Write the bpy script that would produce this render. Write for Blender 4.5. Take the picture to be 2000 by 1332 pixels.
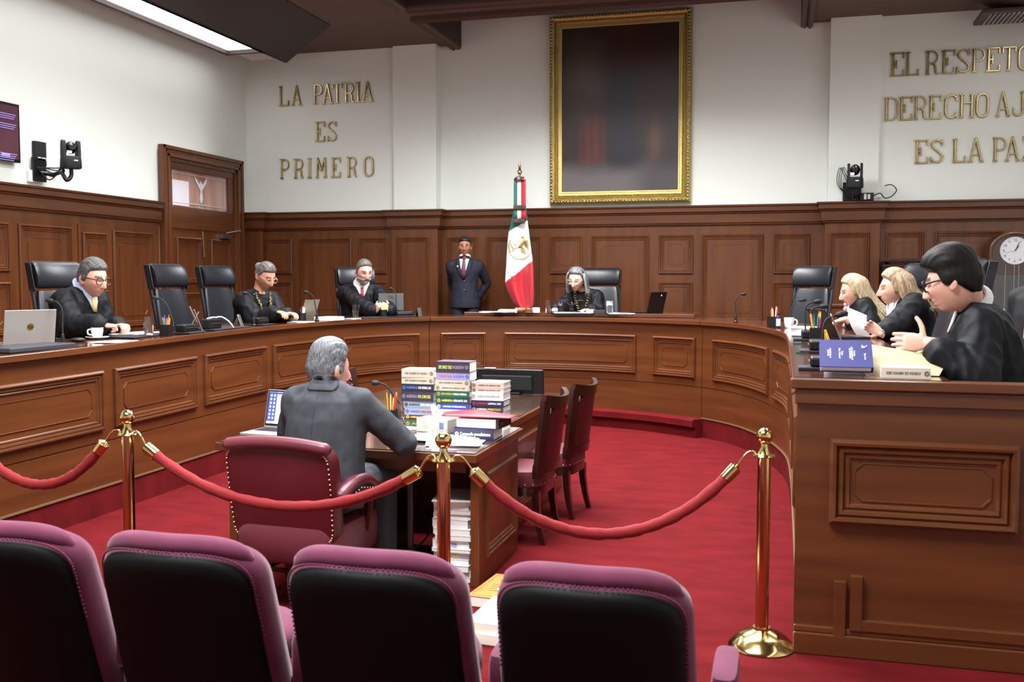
import bpy, math, random
from math import sin, cos, pi, radians, sqrt, exp, atan2, hypot, tan
from mathutils import Vector, Matrix, noise
random.seed(7)
V = Vector
scn = bpy.context.scene
COL = scn.collection
for o in list(bpy.data.objects): bpy.data.objects.remove(o)

# ---------------------------------------------------------------- camera
HC = 1.69; FPX = 1944.0
PIT, YAW, ROL = radians(-3.55), radians(-15.1), radians(.04)
_FW = V((sin(YAW)*cos(PIT), cos(YAW)*cos(PIT), sin(PIT)))
_RT = V((cos(YAW), -sin(YAW), 0)); _UP = _RT.cross(_FW)
RT = _RT*cos(ROL) + _UP*sin(ROL); UP = _UP*cos(ROL) - _RT*sin(ROL); FW = _FW
CAM = V((0, 0, HC))
cd = bpy.data.cameras.new('camera'); cam = bpy.data.objects.new('camera', cd); COL.objects.link(cam)
cd.sensor_width = 36; cd.lens = 36*FPX/2000; cd.clip_start = .05; cd.clip_end = 100
cam.matrix_world = Matrix(((RT.x, UP.x, -FW.x, 0), (RT.y, UP.y, -FW.y, 0), (RT.z, UP.z, -FW.z, HC), (0, 0, 0, 1)))
cd.dof.use_dof = True; cd.dof.focus_distance = 7.5; cd.dof.aperture_fstop = 4.5
scn.camera = cam
scn.view_settings.view_transform = 'Standard'; scn.view_settings.look = 'None'
scn.view_settings.gamma = 1; scn.view_settings.use_curve_mapping = False
scn.view_settings.exposure = 0.12
w = bpy.data.worlds.new('world'); scn.world = w; w.use_nodes = True
w.node_tree.nodes['Background'].inputs[0].default_value = (.9, .95, 1, 1)
w.node_tree.nodes['Background'].inputs[1].default_value = .05
LIGHT = 4.0      # strength of the ceiling light panels

def ray(x, y): return FW*FPX + RT*(x-1000) - UP*(y-666)
def onz(x, y, z):
    d = ray(x, y); return CAM + d*((z-HC)/d.z)
def ony(x, y, Y):
    d = ray(x, y); return CAM + d*(Y/d.y)
def onx(x, y, X):
    d = ray(x, y); return CAM + d*(X/d.x)
def atd(x, y, dep):
    return CAM + ray(x, y)*(dep/FPX)
def pix(p):
    v = V(p)-CAM; q = v.dot(FW); return 1000+FPX*v.dot(RT)/q, 666-FPX*v.dot(UP)/q

# ---------------------------------------------------------------- materials
MATS = {}
def mat(name, col=(.5, .5, .5), rough=.5, metal=0, coat=0, emit=None, es=0, trans=0, sheen=0, spec=.5, bump=0, bs=60, var=0, vs=8, stretch=None, ior=1.45, col2=None):
    if name in MATS: return MATS[name]
    m = bpy.data.materials.new(name); m.use_nodes = True; MATS[name] = m
    nt = m.node_tree; b = nt.nodes['Principled BSDF']
    b.inputs['Base Color'].default_value = (*col, 1); b.inputs['Roughness'].default_value = rough
    b.inputs['Metallic'].default_value = metal; b.inputs['Coat Weight'].default_value = coat
    b.inputs['Coat Roughness'].default_value = .15
    b.inputs['Transmission Weight'].default_value = trans; b.inputs['Sheen Weight'].default_value = sheen
    b.inputs['Sheen Roughness'].default_value = .4; b.inputs['Specular IOR Level'].default_value = spec; b.inputs['IOR'].default_value = ior
    if emit:
        b.inputs['Emission Color'].default_value = (*emit, 1); b.inputs['Emission Strength'].default_value = es
    if bump or var or col2:
        tc = nt.nodes.new('ShaderNodeTexCoord'); mp = nt.nodes.new('ShaderNodeMapping')
        nt.links.new(tc.outputs['Object'], mp.inputs['Vector'])
        if stretch: mp.inputs['Scale'].default_value = stretch
    if var or col2:
        n = nt.nodes.new('ShaderNodeTexNoise'); n.inputs['Scale'].default_value = vs; n.inputs['Detail'].default_value = 6
        nt.links.new(mp.outputs[0], n.inputs['Vector'])
        r = nt.nodes.new('ShaderNodeValToRGB'); nt.links.new(n.outputs['Fac'], r.inputs[0])
        a = col; c2 = col2 or tuple(min(1, c*(1+var)) for c in col)
        if not col2: a = tuple(c*(1-var) for c in col)
        r.color_ramp.elements[0].position = .3; r.color_ramp.elements[1].position = .7
        r.color_ramp.elements[0].color = (*a, 1); r.color_ramp.elements[1].color = (*c2, 1)
        nt.links.new(r.outputs[0], b.inputs['Base Color'])
    if bump:
        n2 = nt.nodes.new('ShaderNodeTexNoise'); n2.inputs['Scale'].default_value = bs; n2.inputs['Detail'].default_value = 3
        nt.links.new(mp.outputs[0], n2.inputs['Vector'])
        bp = nt.nodes.new('ShaderNodeBump'); bp.inputs['Strength'].default_value = bump; bp.inputs['Distance'].default_value = .01
        nt.links.new(n2.outputs['Fac'], bp.inputs['Height']); nt.links.new(bp.outputs[0], b.inputs['Normal'])
    return m
def vcol_mat(name, rough=.5, sheen=0, sss=0):
    if name in MATS: return MATS[name]
    m = mat(name, rough=rough, sheen=sheen); nt = m.node_tree; b = nt.nodes['Principled BSDF']
    a = nt.nodes.new('ShaderNodeAttribute'); a.attribute_name = 'tint'
    nt.links.new(a.outputs['Color'], b.inputs['Base Color'])
    if sss:
        b.inputs['Subsurface Weight'].default_value = sss; b.inputs['Subsurface Radius'].default_value = (.01, .004, .002)
    return m
def area_light(name, parent, loc, sx, sy, watt, spread):
    l = bpy.data.lights.new(name, 'AREA'); l.shape = 'RECTANGLE'; l.size = sx; l.size_y = sy; l.energy = watt; l.spread = radians(spread); l.color = (.97, .985, 1)
    o = bpy.data.objects.new(name, l); COL.objects.link(o); o.parent = parent; o.location = loc; return o
def srgb(r, g, b):
    return tuple(((c/255+.055)/1.055)**2.4 if c > 10 else c/255/12.92 for c in (r, g, b))
WOODV = mat('wood_vertical', srgb(78, 41, 19), .33, coat=.25, col2=srgb(100, 56, 27), vs=1.0, stretch=(9, 9, .7))
WOODH = mat('wood_horizontal', srgb(76, 39, 17), .33, coat=.25, col2=srgb(96, 53, 25), vs=1.0, stretch=(.8, .8, 12))
WOODT = mat('wood_top', srgb(74, 38, 22), .12, coat=.6, col2=srgb(92, 50, 28), vs=1.0, stretch=(3, 3, 8))
WOODD = mat('wood_dark', srgb(38, 16, 12), .3, coat=.4, col2=srgb(50, 22, 15), vs=3, stretch=(4, 4, .6))
PLAST = mat('plaster_cream', srgb(226, 231, 224), .75, bump=.03, bs=25)
CARPET = mat('carpet_red', srgb(82, 13, 17), .95, spec=.1, col2=srgb(98, 19, 23), vs=3.5, stretch=(.9, 2.0, 1), bump=.35, bs=420)
CEIL = mat('ceiling_brown', srgb(100, 80, 72), .7, var=.08, vs=2)
CEILD = mat('ceiling_dark', srgb(58, 42, 40), .6)
BRASS = mat('polished_brass', srgb(206, 182, 120), .15, 1)
BRASSD = mat('aged_brass', srgb(186, 168, 122), .24, 1, var=.12, vs=14)
GOLD = mat('gilt', srgb(182, 160, 100), .33, 1, bump=.5, bs=90)
LEATHK = mat('black_leather', srgb(24, 26, 32), .33, bump=.12, bs=140)
PLK = mat('black_plastic', srgb(16, 16, 18), .38)
PLK2 = mat('black_rubber', srgb(22, 23, 26), .7)
STEEL = mat('brushed_steel', srgb(180, 182, 186), .3, 1)
SILV = mat('silver_laptop', srgb(176, 172, 168), .38, .6)
PAPER = mat('white_paper', srgb(243, 243, 242), .8)
PAPER2 = mat('paper_edges', srgb(226, 226, 226), .85, var=.1, vs=4, stretch=(.3, .3, 220))
WHITE = mat('white_ceramic', srgb(240, 240, 238), .2)
def glass_mat(name, col, rough, alpha):
    m = mat(name, col, rough, trans=1, ior=1.45); return m
GLASS = mat('clear_glass', (1, 1, 1), .0, trans=1, ior=1.45)
WATER = mat('water', (1, 1, 1), 0, trans=1, ior=1.33)
EMIT = mat('light_diffuser', (1, 1, 1), .5, emit=(.96, .98, 1), es=LIGHT)

# ---------------------------------------------------------------- mesh builder
class MB:
    def __init__(s): s.v = []; s.f = []; s.m = []
    def add(s, vs, fs, mi=0):
        o = len(s.v); s.v += [tuple(p) for p in vs]; s.f += [tuple(i+o for i in f) for f in fs]; s.m += [mi]*len(fs); return s
    def xf(s, M, start=0):
        s.v = s.v[:start] + [tuple(M @ V(p)) for p in s.v[start:]]; return s
    def box(s, c, d, rz=0, R=None, mi=0):
        x, y, z = (k/2 for k in d)
        vs = [V((a*x, b*y, e*z)) for e in (-1, 1) for b in (-1, 1) for a in (-1, 1)]
        R = R or Matrix.Rotation(rz, 3, 'Z')
        return s.add([R @ p + V(c) for p in vs], [(0, 2, 3, 1), (4, 5, 7, 6), (0, 1, 5, 4), (2, 6, 7, 3), (0, 4, 6, 2), (1, 3, 7, 5)], mi)
    def rings(s, R, cap=True, close=True, mi=0):
        n = len(R[0]); vs = [p for r in R for p in r]; fs = []
        for i in range(len(R)-1):
            for j in range(n if close else n-1):
                k = (j+1) % n; fs.append((i*n+j, i*n+k, (i+1)*n+k, (i+1)*n+j))
        if cap:
            fs.append(tuple(reversed(range(n)))); fs.append(tuple((len(R)-1)*n+j for j in range(n)))
        return s.add(vs, fs, mi)
    def tube(s, pts, r, n=8, cap=True, mi=0, fl=1.0, up=None):
        pts = [V(p) for p in pts]; N = len(pts)
        if not hasattr(r, '__len__'): r = [r]*N
        R = []; a = None
        for i, p in enumerate(pts):
            t = (pts[min(i+1, N-1)]-pts[max(i-1, 0)]).normalized()
            if a is None:
                a = V(up) if up else (V((0, 0, 1)) if abs(t.z) < .9 else V((1, 0, 0)))
            a = (a - t*a.dot(t)).normalized(); b = t.cross(a)
            R.append([p + a*(cos(2*pi*k/n)*r[i]*fl) + b*(sin(2*pi*k/n)*r[i]) for k in range(n)])
        return s.rings(R, cap, mi=mi)
    def cap_tube(s, p0, p1, r0, r1, n=10, e=.9):
        """tapered limb with rounded ends"""
        p0, p1 = V(p0), V(p1); d = (p1-p0).normalized(); P = []; R = []
        for k in (-.97, -.75, -.35): P.append(p0 + d*(k*r0*e)); R.append(r0*sqrt(1-k*k))
        for t in (0, .25, .5, .75, 1): P.append(p0.lerp(p1, t)); R.append(r0+(r1-r0)*t)
        for k in (.35, .75, .97): P.append(p1 + d*(k*r1*e)); R.append(r1*sqrt(1-k*k))
        return s.tube(P, R, n)
    def lathe(s, prof, n=24, c=(0, 0, 0), cap=True, mi=0):
        c = V(c)
        return s.rings([[c+V((r*cos(2*pi*k/n), r*sin(2*pi*k/n), z)) for k in range(n)] for r, z in prof], cap, mi=mi)
    def sph(s, c, r, nu=14, nv=10, R=None, mi=0):
        r = r if hasattr(r, '__len__') else (r, r, r); c = V(c); R = R or Matrix.Identity(3)
        return s.rings([[c + R @ V((r[0]*sin(pi*(i+.04)/(nv+.08))*cos(2*pi*j/nu), r[1]*sin(pi*(i+.04)/(nv+.08))*sin(2*pi*j/nu), -r[2]*cos(pi*(i+.04)/(nv+.08)))) for j in range(nu)] for i in range(nv+1)], mi=mi)
    def prism(s, poly, z0, z1, mi=0):
        return s.rings([[V((x, y, z0)) for x, y in poly], [V((x, y, z1)) for x, y in poly]], mi=mi)
    def grid(s, fn, nu, nv, mi=0, mf=None):
        o = len(s.v); s.v += [tuple(fn(i/nu, j/nv)) for j in range(nv+1) for i in range(nu+1)]
        for j in range(nv):
            for i in range(nu):
                a = o+j*(nu+1)+i; s.f.append((a, a+1, a+nu+2, a+nu+1)); s.m.append(mf((i+.5)/nu, (j+.5)/nv) if mf else mi)
        return s
    def mesh(s, name='m'):
        me = bpy.data.meshes.new(name); me.from_pydata(s.v, [], s.f); me.polygons.foreach_set('material_index', s.m); me.update(); return me
    def obj(s, name, m, parent=None, sm=35, bev=0, loc=None):
        me = s.mesh(name); return link(name, me, m, parent, sm, bev, loc)
def link(name, me, m, parent=None, sm=35, bev=0, loc=None):
    for k in (m if isinstance(m, (list, tuple)) else [m]): me.materials.append(k)
    if sm:
        me.shade_smooth()
        if sm < 180: me.set_sharp_from_angle(angle=radians(sm))
    o = bpy.data.objects.new(name, me); COL.objects.link(o)
    if parent: o.parent = parent
    if loc: o.location = loc
    if bev:
        b = o.modifiers.new('bevel', 'BEVEL'); b.width = bev; b.segments = 2; b.limit_method = 'ANGLE'; b.angle_limit = radians(40)
        b.harden_normals = False
    return o
def thing(name, label, cat, loc=(0, 0, 0), rz=0, group=None):
    o = bpy.data.objects.new(name, None); COL.objects.link(o); o.location = loc; o.rotation_euler = (0, 0, rz)
    o.empty_display_size = .1
    return tag(o, label, cat, group)
def tag(o, label, cat, group=None):
    o['label'] = label; o['category'] = cat
    if group: o['group'] = group
    return o
def struct(o): o['kind'] = 'structure'; return o
def dup(root, loc, rz, label=None, group=None):
    r = root.copy(); COL.objects.link(r); r.location = loc; r.rotation_euler = (0, 0, rz)
    if label: r['label'] = label
    if group: r['group'] = group
    for ch in root.children:
        c = ch.copy(); COL.objects.link(c); c.parent = r
        for g in ch.children:
            d = g.copy(); COL.objects.link(d); d.parent = c
    return r
def sweep(mb, prof, path, mi=0, closed=False):
    """prof [(out,z)], path [(x,y)] : vertical section carried along a plan line, out = right hand side of travel"""
    P = [V((p[0], p[1])) for p in path]; N = len(P); cols = []
    for i in range(N):
        d0 = (P[i]-P[i-1]).normalized() if i else (P[1]-P[0]).normalized()
        d1 = (P[i+1]-P[i]).normalized() if i < N-1 else d0
        n0 = V((d0.y, -d0.x)); n1 = V((d1.y, -d1.x)); m = (n0+n1); m = m/max(.3, m.dot(n0)) if m.length > 1e-6 else n0
        cols.append([(P[i].x+m.x*o, P[i].y+m.y*o, z) for o, z in prof])
    return mb.rings(cols, cap=False, close=closed, mi=mi)
PROF = [(0, 0), (0, .02), (.012, .032), (.022, .03), (.027, .014), (.036, .022), (.046, .02), (.051, .008), (.060, .013), (.068, .011), (.073, .0025)]
def panel(S, u0, u1, z0, z1, nu=1, sc=1.0, field=True, parent=None, m=None, m2=None):
    """raised moulding with a flat centre and an eight-sided field, built on any surface S(u,z,h)"""
    m = m or WOODV; mb = MB()
    def ring(d, h, ch=0):
        a0, a1, b0, b1 = u0+d, u1-d, z0+d, z1-d; pts = []
        if ch:
            q = [(a0+ch, b0), (a1-ch, b0), (a1, b0+ch), (a1, b1-ch), (a1-ch, b1), (a0+ch, b1), (a0, b1-ch), (a0, b0+ch)]
            c = [(a0+ch+(a1-a0-2*ch)*i/nu, b0) for i in range(nu+1)] + q[2:4] + [(a1-ch-(a1-a0-2*ch)*i/nu, b1) for i in range(nu+1)] + q[6:8]
        else:
            c = [(a0+(a1-a0)*i/nu, b0) for i in range(nu+1)] + [(a1-(a1-a0)*i/nu, b1) for i in range(nu+1)]
        return [S(u, z, h) for u, z in c]
    R = [ring(d*sc, h*sc) for d, h in PROF]
    mb.rings(R, cap=False)
    def fill(L, ex):
        o = len(mb.v); mb.add(L, []); n = nu+1
        for i in range(nu):
            if ex: a = [i, i+1, n+1+1+nu-i-1, n+1+1+nu-i]; 
            else: a = [i, i+1, n+nu-i-1, n+nu-i]
            mb.f.append(tuple(o+k for k in a)); mb.m.append(0)
        if ex:
            mb.f.append(tuple(o+k for k in (nu, nu+1, nu+2, nu+3))); mb.m.append(0)
            mb.f.append(tuple(o+k for k in (2*nu+3, 2*nu+4, 2*nu+5, 0))); mb.m.append(0)
    fill(R[-1], False)
    p = mb.obj('panel', m, parent, sm=30)
    if field:
        e = min(.12, .22*min(u1-u0, z1-z0))*1.0+.02; mb = MB()
        ch = min(.05, .2*min(u1-u0-2*e, z1-z0-2*e))
        Q = [ring(e, .0026*sc, ch), ring(e, .0085, ch), ring(e+.005, .0085, ch), ring(e+.006, .005, ch)]
        mb.rings(Q, cap=False); fill(Q[-1], True)
        mb.obj('field', m2 or m, p, sm=30)
    return p
def text_mesh(s, size, ext=.0006, align='CENTER', bold=0):
    c = bpy.data.curves.new('t', 'FONT'); c.body = s; c.size = size; c.extrude = ext; c.align_x = align; c.align_y = 'CENTER'; c.offset = bold; c.resolution_u = 2
    o = bpy.data.objects.new('t', c); me = bpy.data.meshes.new_from_object(o); bpy.data.objects.remove(o); bpy.data.curves.remove(c); return me
def text_obj(name, s, size, m, parent, M, ext=.0006, width=None, bold=0, align='CENTER'):
    me = text_mesh(s, size, ext, align, bold)
    if width and len(me.vertices):
        xs = [v.co.x for v in me.vertices]; k = width/max(1e-6, max(xs)-min(xs)); M = M @ Matrix.Diagonal((k, 1, 1, 1))
    me.transform(M); return link(name, me, m, parent, sm=0)
def frame(o, x, y, z):
    """4x4 from axes"""
    return Matrix(((x[0], y[0], z[0], o[0]), (x[1], y[1], z[1], o[1]), (x[2], y[2], z[2], o[2]), (0, 0, 0, 1)))
def catmull(P, n=12):
    P = [V(p) for p in P]; out = []
    for i in range(len(P)-1):
        p0 = P[max(i-1, 0)]; p1 = P[i]; p2 = P[i+1]; p3 = P[min(i+2, len(P)-1)]
        for k in range(n):
            t = k/n; out.append(.5*((2*p1)+(p2-p0)*t+(2*p0-5*p1+4*p2-p3)*t*t+(3*p1-p0-3*p2+p3)*t**3))
    return out+[P[-1]]
TW, PW = 200, 440
# ================================================================ ROOM
XL, XR, YB, YF, ZC, ZP = -7.95, 3.6, 13.8, -3.0, 5.07, .49
WALLP = [(-7.95, 13.83), (-5.51, 13.83), (-5.51, 13.75), (-4.85, 13.75), (-4.85, 13.95), (.57, 13.95), (.57, 13.75), (1.19, 13.75), (1.19, 13.83), (3.6, 13.83)]
WAINP = [(x, y-.03) for x, y in WALLP]
WAINP[3] = (-4.85+.03, WAINP[3][1]); WAINP[4] = (-4.85+.03, WAINP[4][1]); WAINP[5] = (.57-.03, WAINP[5][1]); WAINP[6] = (.57-.03, WAINP[6][1])
WAINP[1] = (-5.54, WAINP[1][1]); WAINP[2] = (-5.54, WAINP[2][1]); WAINP[7] = (1.22, WAINP[7][1]); WAINP[8] = (1.22, WAINP[8][1])
mb = MB(); mb.box(((XL+XR)/2, (YB+YF)/2+.05, -.05), (XR-XL, YB-YF+.3, .1)); struct(mb.obj('floor', CARPET, sm=0))
mb = MB(); sweep(mb, [(0, 0), (0, 5.9)], WALLP); sweep(mb, [(-.3, 5.9), (-.3, 0)], [(XL, 13.95), (XR, 13.95)])
wb = struct(mb.obj('wall_back', PLAST, sm=20))
mb = MB(); mb.box((XL-.05, (YB+YF)/2, 2.95), (.1, YB-YF+.3, 5.9)); wl = struct(mb.obj('wall_left', PLAST, sm=0))
mb = MB(); mb.box((XR+.05, (YB+YF)/2, 2.95), (.1, YB-YF+.3, 5.9)); struct(mb.obj('wall_right', PLAST, sm=0))
mb = MB(); mb.box(((XL+XR)/2, YF-.05, 2.95), (XR-XL+.2, .1, 5.9)); struct(mb.obj('wall_front', PLAST, sm=0))

# cornice of the wainscot : one section for all walls
CORN = [(.0, 2.43), (.03, 2.432), (.036, 2.445), (.03, 2.455), (.05, 2.462), (.05, 2.575), (.062, 2.58), (.07, 2.595), (.062, 2.604), (.085, 2.61), (.085, 2.668), (.105, 2.675), (.108, 2.698), (.0, 2.702)]
BASE = [(0, ZP+.16), (.02, ZP+.155), (.03, ZP+.13), (.03, ZP), (0, ZP)]
mb = MB(); sweep(mb, [(0, ZP), (0, 2.43)], WAINP)
wains = struct(mb.obj('trim_1', WOODV, sm=20))
mb = MB(); sweep(mb, CORN, WAINP); mb.obj('cornice', WOODH, wains, sm=25)
mb = MB(); sweep(mb, BASE, WAINP); mb.obj('skirting', WOODH, wains, sm=25)
def backS(Y): return lambda u, z, h: (u, Y-h, z)
def px_x(px, Y): return ony(px, 480, Y).x
ZT, ZM1, ZM2, ZB = 2.305, 1.765, 1.655, 1.09
yc, ys, yp = 13.92, 13.80, 13.72
for a, b in ((875, 932), (1075, 1138), (1287, 1354), (1511, 1582)):       # small panels, in pairs one above the other
    for z0, z1 in ((ZM1, ZT), (ZB, ZM2)): panel(backS(yc), px_x(a, yc), px_x(b, yc), z0, z1, parent=wains)
for a, b in ((951, 1058), (1155, 1268), (1371, 1491)): panel(backS(yc), px_x(a, yc), px_x(b, yc), ZB, ZT, parent=wains)
for a, b in ((520, 571), (702, 757), (1729, 1804)):
    for z0, z1 in ((ZM1, ZT), (ZB, ZM2)): panel(backS(ys), px_x(a, ys), px_x(b, ys), z0, z1, parent=wains)
for a, b in ((587, 687), (1825, 1957)): panel(backS(ys), px_x(a, ys), px_x(b, ys), ZB, ZT, parent=wains)
for a, b in ((776, 838), (1620, 1698)): panel(backS(yp), px_x(a, yp), px_x(b, yp), ZB, ZT, parent=wains)
mb = MB(); mb.box((-7.78, 13.74, 1.46), (.3, .12, 1.94)); mb.obj('corner_post', WOODV, wains, sm=0, bev=.01)
mb = MB(); sweep(mb, CORN, [(-7.93, 13.69), (-7.62, 13.69), (-7.62, 13.8)]); mb.obj('corner_cornice', WOODH, wains, sm=25)
# left wall wainscot
LWP = [(-7.92, 4.0), (-7.92, 11.5)]          # travelling +Y : right hand side is +x
mb = MB(); sweep(mb, [(0, ZP), (0, 2.43)], LWP); wl2 = struct(mb.obj('trim_2', WOODV, sm=20))
mb = MB(); sweep(mb, CORN, LWP); n = len(CORN); mb.f.append(tuple(range(n, 2*n))); mb.m.append(0); mb.obj('cornice', WOODH, wl2, sm=25)
mb = MB(); sweep(mb, BASE, LWP); mb.obj('skirting', WOODH, wl2, sm=25)
leftS = lambda u, z, h: (-7.92+h, u, z)
for a, b in ((4.6, 5.0), (6.3, 6.7), (8.42, 8.84)):
    for z0, z1 in ((ZM1, ZT-.02), (ZB, ZM2)): panel(leftS, a, b, z0, z1, parent=wl2)
for a, b in ((5.16, 6.14), (6.86, 8.26), (8.98, 9.81), (10.54, 11.36)): panel(leftS, a, b, ZB, ZT-.02, parent=wl2)
mb = MB(); mb.box((-7.915, 10.18, 1.4), (.03, .52, 1.86)); jd = mb.obj('service_door', WOODV, wl2, sm=0, bev=.004)
jS = lambda u, z, h: (-7.90+h, u, z)
panel(jS, 9.97, 10.4, 1.68, 2.24, parent=wl2); panel(jS, 9.97, 10.4, .75, 1.55, parent=wl2)

# door with transom in the left wall
D0, D1, DT = 11.53, 13.55, 3.46
dr = struct(bpy.data.objects.new('door_1', None)); COL.objects.link(dr); dr.location = (XL, D0, ZP)
def DP(mb): return mb.xf(Matrix.Translation((-XL, -D0, -ZP)))
mb = MB()
for a, b, h in ((0, .05, .09), (.05, .10, .075), (.10, .15, .085), (.15, .2, .06)):
    for q in (mb,):
        q.box((XL+h/2+.02, D0+(a+b)/2, (ZP+DT-a)/2), (h, b-a, DT-a-ZP)); q.box((XL+h/2+.02, D1-(a+b)/2, (ZP+DT-a)/2), (h, b-a, DT-a-ZP))
        q.box((XL+h/2+.02, (D0+D1)/2, DT-(a+b)/2), (h, D1-D0-2*a, b-a))
DP(mb).obj('frame', WOODV, dr, sm=0, bev=.006)
mb = MB(); y0, y1 = D0+.2, D1-.2
for z, t in ((2.42, .1), (2.57, .2), (3.22, .1)): mb.box((XL+.03, (y0+y1)/2, z), (.05, y1-y0, t))
for y in (y0+.03, y1-.08): mb.box((XL+.028, y, 2.895), (.05, .06 if y < 12 else .16, .55))
DP(mb).obj('transom_frame', WOODH, dr, sm=0, bev=.006)
GLT = mat('transom_glass', srgb(196, 160, 150), .06, spec=.7, col2=srgb(150, 100, 78), vs=1.2, stretch=(1, 3, .4))
mb = MB(); mb.box((XL+.02, (y0+y1)/2-.03, 2.93), (.012, y1-y0-.14, .5)); gl = DP(mb).obj('pane', GLT, dr, sm=0)
ETCH = mat('etched_glass', srgb(206, 212, 212), .5)
mb = MB(); mb.box((XL+.028, y0+.28, 2.86), (.004, .4, .34)); DP(mb).obj('reflected_frame', mat('bright_notice', srgb(232, 226, 232), .4), gl, sm=0)  # reflection in the pane, put in as a pale plate
mb = MB()
for z, t, ya, yb in ((3.13, .008, y0+.08, y1-.2), (2.73, .008, y0+.08, y1-.2)): mb.box((XL+.03, (ya+yb)/2, z), (.004, yb-ya, t))
for y in (y0+.1, y1-.22): mb.box((XL+.03, y, 2.93), (.004, .006, .44))
def etch_shape(pts): 
    mb.add([(XL+.031, y0+.78+a*.16, 2.93+b*.2) for a, b in pts], [tuple(range(len(pts)))])
etch_shape([(-.1, 0), (-.9, .7), (-1, 1), (-.2, .45), (0, .7), (.25, .45), (1, 1), (.9, .6), (.15, 0), (.3, -.6), (0, -.95), (-.25, -.6)])
for k in range(7): mb.box((XL+.031, y0+.72+k*.02, 2.69+.012*sin(k*2)), (.004, .012, .012))
DP(mb).obj('etching', ETCH, gl, sm=0)
DS = lambda u, z, h: (XL+.045+h-XL, u-D0, z-ZP)
ym = (y0+y1)/2+.02
for a, b, nm in ((y0, ym-.01, 0), (ym+.01, y1, 1)):
    mb = MB(); mb.box((XL+.025, (a+b)/2, (ZP+2.37)/2), (.04, b-a, 2.37-ZP)); lf = DP(mb).obj('door_leaf', WOODV, dr, sm=0, bev=.004)
    for z0, z1 in ((1.63, 2.26), (.72, 1.5)):
        p = panel(DS, a+.12, b-.1, z0, z1, parent=lf, field=False)
    mb = MB()
    if nm:
        mb.box((XL+.06, a+.07, 1.42), (.02, .05, .24)); mb.tube([(XL+.06, a+.07, 1.42), (XL+.11, a+.07, 1.42), (XL+.11, a+.2, 1.42)], .011)
        mb.sph((XL+.08, a+.06, 1.75), .025)
        mb.box((XL+.08, b-.28, 2.31), (.06, .26, .06)); mb.tube([(XL+.09, b-.3, 2.36), (XL+.22, b-.12, 2.40), (XL+.09, b+.1, 2.42)], .012)
        DP(mb).obj('handle_and_closer', STEEL, lf)
    else:
        mb.box((XL+.055, b-.06, 2.18), (.012, .03, .32)); mb.tube([(XL+.06, b-.06, 2.36), (XL+.075, b-.06, 2.0), (XL+.09, b-.03, 2.0)], .008); DP(mb).obj('bolt', BRASSD, lf)

# ---------------------------------------------------------------- ceiling
CX0, CX1, CY0 = -4.55, .22, 12.42
mb = MB(); T = .08
def slab(x0, x1, y0, y1, z=ZC): mb.box(((x0+x1)/2, (y0+y1)/2, z+T/2), (x1-x0, y1-y0, T))
slab(XL, CX0, YF, 13.95); slab(CX1, XR, YF, 13.95)
rows = [(CY0-.02, 11.75), (8.6, 7.9), (4.7, 4.0), (.8, .1)]
for a, b in rows: slab(CX0, CX1, b, a)
slab(CX0, CX1, YF, -2.5)
ce = struct(mb.obj('ceiling', CEIL, sm=0))
mb = MB(); slab(XL, XR, YF, 13.95, 5.85); mb.obj('well_top', CEILD, ce, sm=0)
mb = MB(); wells = [(CY0, 13.95), (8.6, 11.75), (4.7, 7.9), (.8, 4.0)]
for a, b in wells:
    for x in (CX0+.01, CX1-.01): mb.box((x, (a+b)/2, 5.45), (.03, b-a, .8))
    for y in (a+.01, b-.01):
        if y < 13.9: mb.box(((CX0+CX1)/2, y, 5.45), (CX1-CX0, .03, .8))
mb.obj('well_lining', CEILD, ce, sm=0)
WCR = mat('crown_wood', srgb(82, 60, 52), .5)
mb = MB(); prof = [(.0, ZC+.01), (.0, 5.02), (.05, 5.0), (.07, 5.03), (.11, 4.99), (.15, 5.02), (.15, ZC+.01)]
for a, b in wells:
    e = min(b, 13.94)
    loop = [(CX0, e), (CX0, a), (CX1, a), (CX1, e)]
    if b < 13.9: loop += [(CX0, e)]
    sweep(mb, [(-o+.03 if 0 else o-.02, z) for o, z in prof], loop)
mb.obj('crown_moulding', WCR, ce, sm=25)
# light troughs (left one in view) : sloped soffit, white lip, lit diffuser
def trough(side, label):
    s = side; X = lambda x: x if s < 0 else 2*(-2.17)-x
    t = thing('ceiling_light', label, 'light', (X(-7.35), 6, 4.85))
    o = V(t.location); mb = MB()
    for x0, x1, z0, z1 in ((-7.66, -7.6, 4.86, 5.0), (-7.1, -7.04, 4.86, 5.0)):
        mb.box((X((x0+x1)/2), 5.2, (z0+z1)/2), (x1-x0, 15.1, z1-z0))
    mb.box((X(-7.35), 12.78, 4.93), (.62, .06, .14)); mb.box((X(-7.35), -2.38, 4.93), (.62, .06, .14))
    mb.xf(Matrix.Translation(-o)); mb.obj('housing', CEILD, t, sm=0)
    mb = MB(); mb.box((X(-7.35), 5.2, 4.925), (.5, 15.1, .02)); mb.xf(Matrix.Translation(-o)); mb.obj('diffuser', EMIT, t, sm=0)
    area_light('lamp', t, V((X(-7.35), 5.2, 4.912))-o, .5, 15.0, TW, 56)
    mb = MB(); P = [(-7.08, 13.49, 4.86), (-5.85, 12.38, 5.06), (-5.85, -2.5, 5.06), (-7.08, -2.5, 4.86)]
    Q = [(X(x), y, z) for x, y, z in P]
    mb.rings([Q, [(x, y, z+.03) for x, y, z in Q]])
    mb.box((X(-7.07), 5.5, 4.89), (.05, 15.9, .06))
    mb.xf(Matrix.Translation(-o)); mb.obj('soffit', CEILD, t, sm=0)
    mb = MB(); mb.box((X(-7.32), 13.1, 4.93), (.5, .55, .06)); mb.xf(Matrix.Translation(-o)); mb.obj('end_shelf', mat('white_lip', srgb(205, 198, 196), .6), t, sm=0)
    return t
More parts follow.
